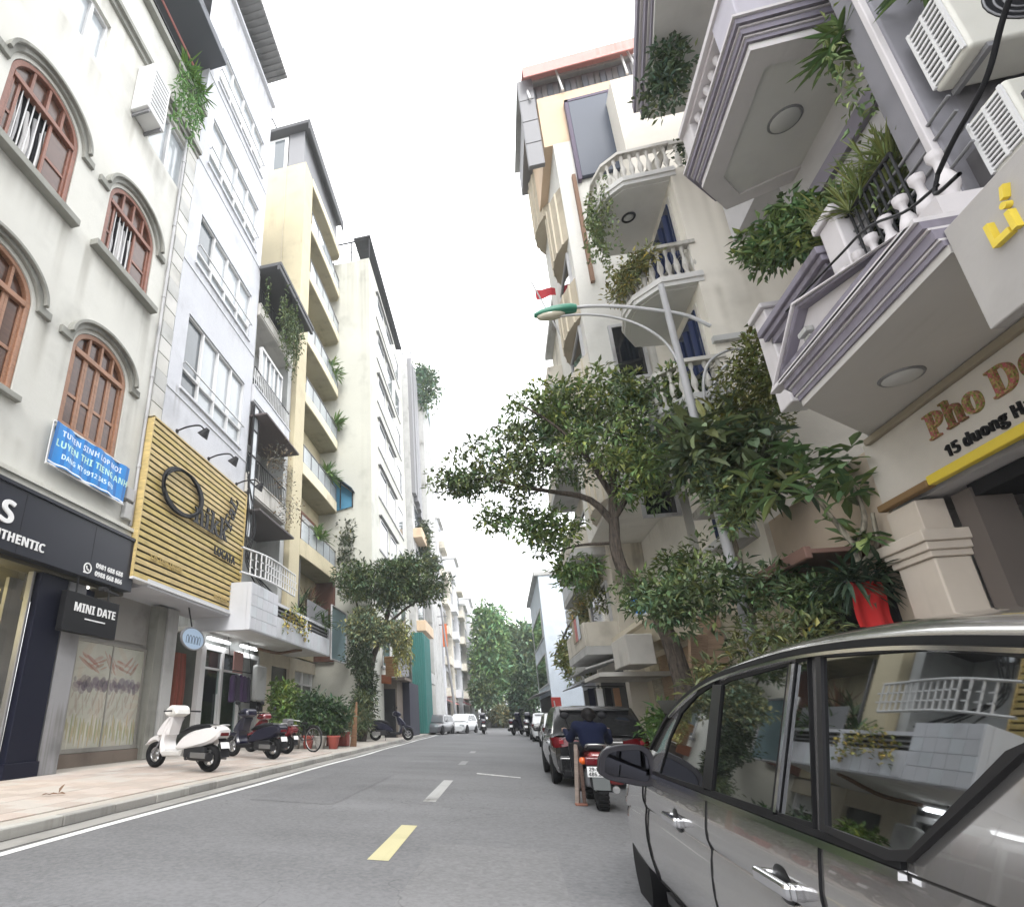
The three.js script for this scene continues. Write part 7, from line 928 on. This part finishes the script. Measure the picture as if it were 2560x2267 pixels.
{ // climbing plant on a second, pale trunk
  tree('pale_trunk_tree', 'pale barked slender trunk with long leaves beside the street lamp', [3.75, 0.12, -9.2],
    [[[[3.72, 0.1, -9.3], [3.66, 2, -9.25], [3.68, 3.4, -9.2], [3.55, 4.6, -9.1], [3.5, 5.4, -9.0]], 0.09, 0.05, 9, 20], [[[3.6, 4.0, -9.1], [3.9, 4.6, -8.9], [4.1, 5.2, -8.7]], 0.04, 0.018]],
    [[[3.7, 5.3, -8.9, 0.7, 0.5, 0.5, 40], [4.0, 4.7, -8.8, 0.5, 0.4, 0.4, 26]]], { per: 9, l: 0.4, w: 0.13, col: [0.075, 0.11, 0.05], spread: 0.25, big: true }, M.barkPale);
  const L = []; const spots = [[3.75, 4.35, -7.5], [3.95, 4.55, -7.5], [4.2, 4.75, -7.5], [4.45, 4.6, -7.6], [4.75, 4.45, -7.5], [5.0, 4.3, -7.4], [4.2, 4.2, -7.4], [4.55, 4.1, -7.5], [4.4, 3.75, -7.4], [4.05, 3.85, -7.4], [4.7, 3.9, -7.4], [4.45, 3.35, -7.3], [4.6, 3.3, -7.4], [3.75, 3.95, -7.6]].map(([x, y, z]) => [Math.min(x - 0.15, 4.45), y, z - 0.15]);
  for (const s of spots) for (let q = 0; q < 2; q++) rosette([s[0] + rr(-0.12, 0.12), s[1] + rr(-0.1, 0.1), s[2] + rr(-0.2, 0.2)], 6, 0.36, 0.115, q ? [0.09, 0.16, 0.06] : [0.16, 0.24, 0.09], [-0.9, 0.7], L);
  const f = thing('frangipani', 'small tree with big long glossy leaves below the shop soffit', 'tree', [4.2, 0.12, -7.6]);
  obj('trunk', limb([[4.25, 0.12, -7.7], [4.2, 1.4, -7.65], [4.25, 2.6, -7.6], [4.3, 3.3, -7.55]], 0.07, 0.04), M.barkPale, f);
  for (const p of [[[4.3, 3.2, -7.55], [4.15, 3.7, -7.6], [4.0, 4.2, -7.6]], [[4.3, 3.2, -7.55], [4.45, 3.6, -7.5], [4.42, 4.1, -7.5]], [[4.28, 3.0, -7.55], [4.46, 3.2, -7.5], [4.48, 3.6, -7.4]]]) obj('limb', limb(p, 0.035, 0.02), M.barkPale, f);
  obj('leaf_mass', leaves(L), M.leaf, f);
  // dense shrubs behind the silver car
  const sh = (label, blobs, o, n = 'shrub') => tag(obj(n, crown(blobs, o), M.leaf), label, 'shrub', );
  sh('dense dark shrub behind the roof of the silver car', [[3.0, 2.9, -8.4, 0.75, 0.4, 0.5, 36], [3.9, 2.9, -8.2, 0.6, 0.38, 0.4, 34], [2.45, 2.75, -8.6, 0.4, 0.35, 0.4, 26]], { per: 28, l: 0.13, w: 0.05, col: [0.075, 0.12, 0.05], spread: 0.24, var: 0.55 });
  sh('olive green mixed shrub low behind the silver car', [[3.4, 2.25, -8.0, 0.7, 0.28, 0.4, 34], [3.0, 1.8, -8.6, 0.5, 0.3, 0.4, 22]], { per: 24, l: 0.14, w: 0.045, col: [0.1, 0.125, 0.05], spread: 0.24, var: 0.5 });
  sh('mid green shrub between the trunk and the dark shrub', [[2.5, 3.2, -9.6, 0.55, 0.35, 0.5, 26], [3.2, 3.6, -9.6, 0.5, 0.4, 0.5, 26]], { per: 26, l: 0.12, w: 0.05, col: [0.07, 0.11, 0.03], spread: 0.24, var: 0.4 });
  sh('green hedge plants beside the black car', [[2.9, 0.95, -11.6, 0.35, 0.6, 0.9, 60], [3.2, 0.8, -10.4, 0.3, 0.5, 0.6, 40]], { per: 26, l: 0.16, w: 0.06, col: [0.06, 0.13, 0.03], spread: 0.24 });
  const pal = []; for (let i = 0; i < 12; i++) rosette([4.25 + rr(-0.2, 0.25), rr(2.75, 3.0), -7.55 + rr(-0.1, 0.1)], 16, 0.5, 0.045, [0.03, 0.055, 0.03], [-1.0, 0.8], pal);
  tag(obj('palm_leaves', leaves(pal), M.leaf), 'dark pointed palm leaves over the red cloth', 'plant');
  // plants on the far right facades
  sh('cream flowering bush on a far right ledge', [[3.7, 5.0, -24, 0.5, 1.0, 1.0, 50], [3.5, 3.8, -25, 0.4, 0.7, 1, 30]], { per: 22, l: 0.22, w: 0.1, col: [0.3, 0.3, 0.16], spread: 0.4 });
  sh('light green climbing plant on the low right house', [[3.2, 5.8, -19, 0.3, 1.3, 0.8, 40]], { per: 22, l: 0.2, w: 0.08, col: [0.16, 0.2, 0.08], spread: 0.35 });
  sh('yellow green ledge plant before the pale blue house', [[3.6, 4.2, -31, 0.5, 1.2, 1.5, 50]], { per: 22, l: 0.3, w: 0.13, col: [0.2, 0.22, 0.07], spread: 0.5 });
  const rs = thing('red_plastic_sign', 'small red sign on a thin leaning pole by the white car', 'sign', [1.65, 0, -18]); obj('pole', bar([1.62, 0, -18], [1.5, 1.75, -18], 0.018), M.pole, rs); obj('board', rbox(1.42, 1.7, 1.5, 1.85, -18.03, -18, 0.03), mk([0.42, 0.06, 0.05]), rs);
  const hc = thing('hung_shirts', 'dark and white shirts hanging outside the beige shop beyond the black car', 'clothes', [2.9, 1.6, -17]);
  for (let i = 0; i < 4; i++) obj('shirt', rbox(2.35 + i * 0.22, 2.52 + i * 0.22, 1.5, 2.05, -17.05, -17, 0.02), [M.navy, M.plate, M.black, mk([0.35, 0.2, 0.12])][i], hc); obj('rail', bar([2.2, 2.1, -17.02], [3.3, 2.1, -17.02], 0.015), M.iron, hc);
}
// ------------------------------------------------------------ left tree and pavement plants
tree('vine_tree', 'leafy street tree with a vine wrapped trunk on the left pavement', [-7.2, 0.12, -28.6],
  [[[[-7.1, 0.1, -28.6], [-6.9, 1.6, -28.7], [-6.7, 3.4, -28.8], [-6.2, 5.2, -29], [-5.6, 6.8, -29]], 0.26, 0.1, 10, 24], [[[-6.3, 5.0, -29], [-7.2, 6.4, -29], [-7.6, 8, -29]], 0.12, 0.03], [[[-6.0, 5.8, -29], [-4.6, 6.9, -29], [-3.4, 7.6, -29]], 0.11, 0.03], [[[-5.8, 6.4, -29], [-5.4, 8, -29], [-5.2, 9.3, -29]], 0.1, 0.03]],
  [[[-5.6, 8.2, -29, 1.95, 1.45, 1.6, 170], [-3.6, 8.0, -29, 1.3, 0.95, 1.2, 70], [-7.5, 8.4, -28.6, 1.0, 1.2, 1.2, 64], [-4.4, 9.3, -29, 0.8, 0.5, 0.8, 26]], [[-6.9, 5.9, -28.6, 1.1, 1.0, 1.0, 110], [-5.6, 5.4, -28.6, 0.9, 0.7, 0.8, 60]], [[-6.8, 2.6, -28.3, 0.45, 2.0, 0.45, 90], [-7.2, 4.2, -28.4, 0.7, 0.7, 0.6, 50]]],
  [{ per: 30, l: 0.24, w: 0.11, col: [0.075, 0.115, 0.05], spread: 0.4, var: 0.5 }, { per: 24, l: 0.22, w: 0.1, col: [0.19, 0.23, 0.13], spread: 0.36 }, { per: 24, l: 0.2, w: 0.1, col: [0.04, 0.065, 0.03], spread: 0.34 }]);
{
  const yl = []; const pts = []; for (let i = 0; i < 20; i++) pts.push([-5.0 + rr(-0.4, 0.5), rr(5.2, 6.3), -28.8 + rr(-0.4, 0.4)]); strands(pts, 2.0, 46, [0.26, 0.27, 0.09], yl, 0.24, 0.09);
  tag(obj('yellow_creeper', leaves(yl), M.leaf), 'yellowish creeper hanging from the tree above the wooden crates', 'plant');
  const cr = thing('wooden_crates', 'stack of orange wooden crates fixed high under the yellow creeper', 'crates', [-6.2, 4.0, -33]);
  for (let k = 0; k < 3; k++) { const y = 4.35 - k * 0.4; for (let i = 0; i < 3; i++) obj('board', rbox(-6.75 + k * 0.12, -5.9, y + i * 0.13, y + 0.11 + i * 0.13, -33.0, -32.96, 0.01), i % 2 ? mk([0.45, 0.26, 0.12], { map: T.wood }) : mk([0.4, 0.22, 0.1], { map: T.wood }), cr); }
  obj('crate_back', rbox(-6.7, -5.95, 3.6, 4.75, -33.6, -33.02, 0.02), mk([0.3, 0.18, 0.1]), cr);
  const ws = thing('white_board', 'white sheet sign hanging beside the crates and the teal hoarding', 'sign', [-5.6, 3.5, -33]); obj('sheet', rbox(-5.95, -5.28, 3.55, 4.65, -33.02, -33, 0.01), mk([0.62, 0.62, 0.68]), ws); obj('batten', rbox(-5.98, -5.25, 4.65, 4.7, -33.03, -32.98, 0.01), M.pole, ws);
  const kb = thing('kiosk', 'dark stall with an orange roof edge under the tree', 'stall', [-7, 0.12, -34]); obj('wall', [box(-9.4, -6.2, 0.12, 3.4, -34, -36), box(-9.4, -5.6, 3.4, 3.55, -33.4, -36)], mk([0.22, 0.18, 0.15], { map: T.grime }), kb); obj('doorway', box(-7.2, -6.3, 0.12, 2.9, -33.97, -34), M.dark, kb); obj('roof_edge', [flatbar([-7.8, 3.5, -33.3], [-6.4, 3.4, -33.3], 0.1, 0.5)], mk([0.4, 0.14, 0.07]), kb); obj('side_wall', box(-6.4, -5.75, 0.12, 3.4, -36, -40), mk([0.03, 0.03, 0.05]), kb);
  const th = thing('teal_hoarding', 'tall teal corrugated hoarding standing across the left pavement', 'hoarding', [-5.9, 0.12, -44]);
  obj('frame', [box(-6.45, -5.55, 0.12, 7.4, -42.1, -46)], M.teal, th); for (let i = 0; i < 6; i++) obj('panel', rbox(-6.46 + i * 0.155, -6.32 + i * 0.155, 0.14, 7.45, -42.0, -42.1, 0.02), M.teal, th); for (let i = 0; i < 8; i++) obj('panel', rbox(-5.55, -5.48, 0.14, 7.35, -42.1 - i * 0.48, -42.54 - i * 0.48, 0.02), mk([0.025, 0.16, 0.15], { map: T.plaster }), th);
  const gb = thing('glass_booth', 'pale glass booth on the end of the tiled balcony', 'booth', [-8.6, 4, -28.5]); obj('frame', [bar([-8.4, 4.1, -27.3], [-8.4, 6.9, -27.3], 0.05), bar([-8.4, 4.1, -30.2], [-8.4, 6.9, -30.2], 0.05), bar([-8.4, 6.9, -27.3], [-8.4, 6.9, -30.2], 0.05), bar([-8.4, 4.1, -27.3], [-8.4, 4.1, -30.2], 0.05)], M.pole, gb); obj('pane', box(-8.43, -8.41, 4.15, 6.85, -27.35, -30.15), mk([0.2, 0.3, 0.33], { roughness: 0.1, ior: 1.5 }), gb);
  // planters
  const pb = thing('brick_planter', 'red brown planter box with dry grass on the left pavement', 'planter', [-6.85, 0.12, -23.6]); obj('box', [rbox(-7.35, -6.45, 0.13, 0.62, -23.9, -23.4, 0.03)], M.terracotta, pb); obj('rim', [rbox(-7.38, -6.42, 0.62, 0.68, -23.93, -23.37, 0.02)], M.terracotta, pb); for (let i = 0; i < 4; i++) obj('rib', box(-7.2 + i * 0.2, -7.17 + i * 0.2, 0.2, 0.56, -23.38, -23.4), M.terracotta, pb);
  const dg = []; for (let i = 0; i < 10; i++) rosette([-7.2 + i * 0.09, 0.66, -23.65], 24, 1.1, 0.025, i % 2 ? [0.2, 0.16, 0.09] : [0.1, 0.15, 0.05], [0.7, 1.5], dg); tag(obj('dry_grass', leaves(dg), M.leaf), 'tall thin dry grass growing in the red brown planter', 'plant');
  const wp = thing('wooden_plank', 'tall tapering wooden plank leaning at the planter', 'plank', [-6.2, 0.12, -23.5]); obj('plank', ext(poly([[-6.32, 0.12], [-6.05, 0.12], [-6.0, 1.85], [-6.06, 1.9]]), 0, 0.07).translate(0, 0, -23.5), mk([0.3, 0.17, 0.1], { map: T.wood }), wp); obj('batten', box(-6.3, -6.05, 0.5, 0.58, -23.43, -23.4), mk([0.25, 0.14, 0.08]), wp);
  const g = (label, blobs, o) => tag(obj('potted_plants', crown(blobs, o), M.leaf), label, 'plants');
  g('bright green bushy pot plants behind the scooters', [[-8.4, 1.5, -21.8, 0.6, 0.9, 0.5, 80], [-8.9, 2.1, -22, 0.35, 0.7, 0.4, 40]], { per: 22, l: 0.22, w: 0.1, col: [0.1, 0.17, 0.035], spread: 0.3 });
  g('dark green pot plants behind the bicycle', [[-7.2, 1.5, -21.6, 0.7, 0.8, 0.5, 90], [-6.6, 1.3, -22.2, 0.5, 0.7, 0.4, 50]], { per: 22, l: 0.22, w: 0.09, col: [0.035, 0.075, 0.028], spread: 0.3, var: 0.5 });
  g('olive plants between the bicycle and the planter', [[-7.7, 1.3, -23.4, 0.5, 0.8, 0.4, 50]], { per: 22, l: 0.2, w: 0.06, col: [0.12, 0.14, 0.05], spread: 0.3 });
  g('dusty green plants around the vine wrapped trunk', [[-7.0, 1.4, -27.6, 0.6, 1.1, 0.5, 80]], { per: 22, l: 0.22, w: 0.08, col: [0.08, 0.11, 0.05], spread: 0.3 });
  const pt = thing('flower_pots', 'row of round clay pots under the bushy green plants', 'pots', [-8, 0.12, -21.5]); for (let i = 0; i < 6; i++) obj('pot', new THREE.LatheGeometry([[0, 0], [0.16, 0], [0.24, 0.4], [0.27, 0.42], [0.27, 0.48], [0.2, 0.48]].map(([a, b]) => new THREE.Vector2(a, b)), 14).translate(-9.0 + i * 0.5, 0.12, -21.5 + rr(-0.2, 0.2)), i % 2 ? M.terracotta : M.conc, pt);
  tag(obj('wall_creeper', crown([[-8.6, 11.5, -31.2, 0.5, 2.2, 0.5, 60], [-7.8, 9.6, -31.2, 0.6, 1, 0.5, 36]], { per: 22, l: 0.26, w: 0.11, col: [0.06, 0.085, 0.04], spread: 0.4 }), M.leaf), 'dark creeper under the blue awning on the pale tower', 'plant');
  tag(obj('ledge_plant', crown([[-6.2, 17.5, -50, 0.8, 2.0, 1, 50], [-5.6, 15.0, -50, 0.7, 0.9, 1, 30]], { per: 22, l: 0.4, w: 0.2, col: [0.07, 0.1, 0.05], spread: 0.5 }), M.leaf), 'bush hanging from a balcony of the grey house beyond the tower', 'plant');
}
// ------------------------------------------------------------ trees closing the street
{
  const o = (c) => ({ per: 30, l: 0.75, w: 0.36, col: c, spread: 1.1, var: 0.4 });
  tree('park_tree', 'tall narrow green tree at the end of the street on the left', [-0.6, 0, -76], [[[[-0.6, 0, -76], [-0.7, 5, -76], [-0.8, 11, -76]], 0.35, 0.12]], [[[-0.8, 12.6, -76, 1.9, 3.2, 2, 90], [-1.6, 8.5, -76, 1.7, 3.0, 2, 90], [-0.2, 8.0, -76, 1.6, 3.5, 2, 90], [-1.2, 5, -76, 2.2, 2.0, 2, 70]]], o([0.13, 0.23, 0.1]));
  tree('park_tree', 'broad grey green tree at the end of the street on the right', [3.4, 0, -80], [[[[3.4, 0, -80], [3.4, 4, -80], [3.6, 9, -80]], 0.4, 0.15]], [[[3.2, 10.5, -80, 3.0, 3.4, 2, 170], [2.4, 6.5, -80, 2.2, 2.4, 2, 90], [5.2, 9, -80, 2.2, 3, 2, 90]]], o([0.12, 0.19, 0.11]));
  tree('park_tree', 'low dark tree on the right before the street end trees', [3.0, 0, -66], [[[[3.2, 0, -66], [3.2, 2, -66], [3.1, 4, -66]], 0.25, 0.1]], [[[2.9, 4.2, -66, 1.5, 2.6, 1.5, 110], [1.8, 3.0, -67, 1.2, 1.4, 1.2, 46]]], { ...o([0.05, 0.09, 0.05]), l: 0.5, w: 0.26, spread: 0.7 });
  tree('park_tree', 'dark bushy tree by the last houses on the left end', [-2.4, 0, -68], [[[[-2.4, 0, -68], [-2.4, 2, -68], [-2.3, 4, -68]], 0.2, 0.1]], [[[-2.2, 3.8, -68, 1.2, 1.7, 1.2, 70]]], { ...o([0.08, 0.13, 0.065]), l: 0.5, w: 0.26, spread: 0.7 });
  tag(obj('bushes', crown([[0.6, 1.6, -72, 3.5, 1.1, 1.5, 130]], { per: 26, l: 0.4, w: 0.2, col: [0.2, 0.22, 0.13], spread: 0.7 }), M.leaf), 'pale low bushes across the end of the street', 'bushes');
  const w = thing('park_wall', 'low pale wall across the end of the street', 'wall', [0, 0, -71]); obj('wall', box(-9, 9, 0, 1.0, -73.5, -73.8), M.conc, w); for (let i = 0; i < 9; i++) obj('pier', rbox(-8 + i * 2, -7.7 + i * 2, 0, 1.25, -73.4, -73.9, 0.02), M.slab, w);
  const wb = thing('wire_bundle', 'dark utility pole leaning over the far left houses', 'pole', [-4.6, 0, -56]); obj('pole', bar([-4.3, 0, -55], [-5.4, 12, -56], 0.13, 0.09), M.greyMetal, wb); obj('crossarm', bar([-5.8, 11, -55.9], [-4.8, 11, -55.9], 0.05), M.greyMetal, wb);
}
scene.traverse((o) => { if (o.isMesh) o.castShadow = o.receiveShadow = true; });
renderer.render(scene, camera);
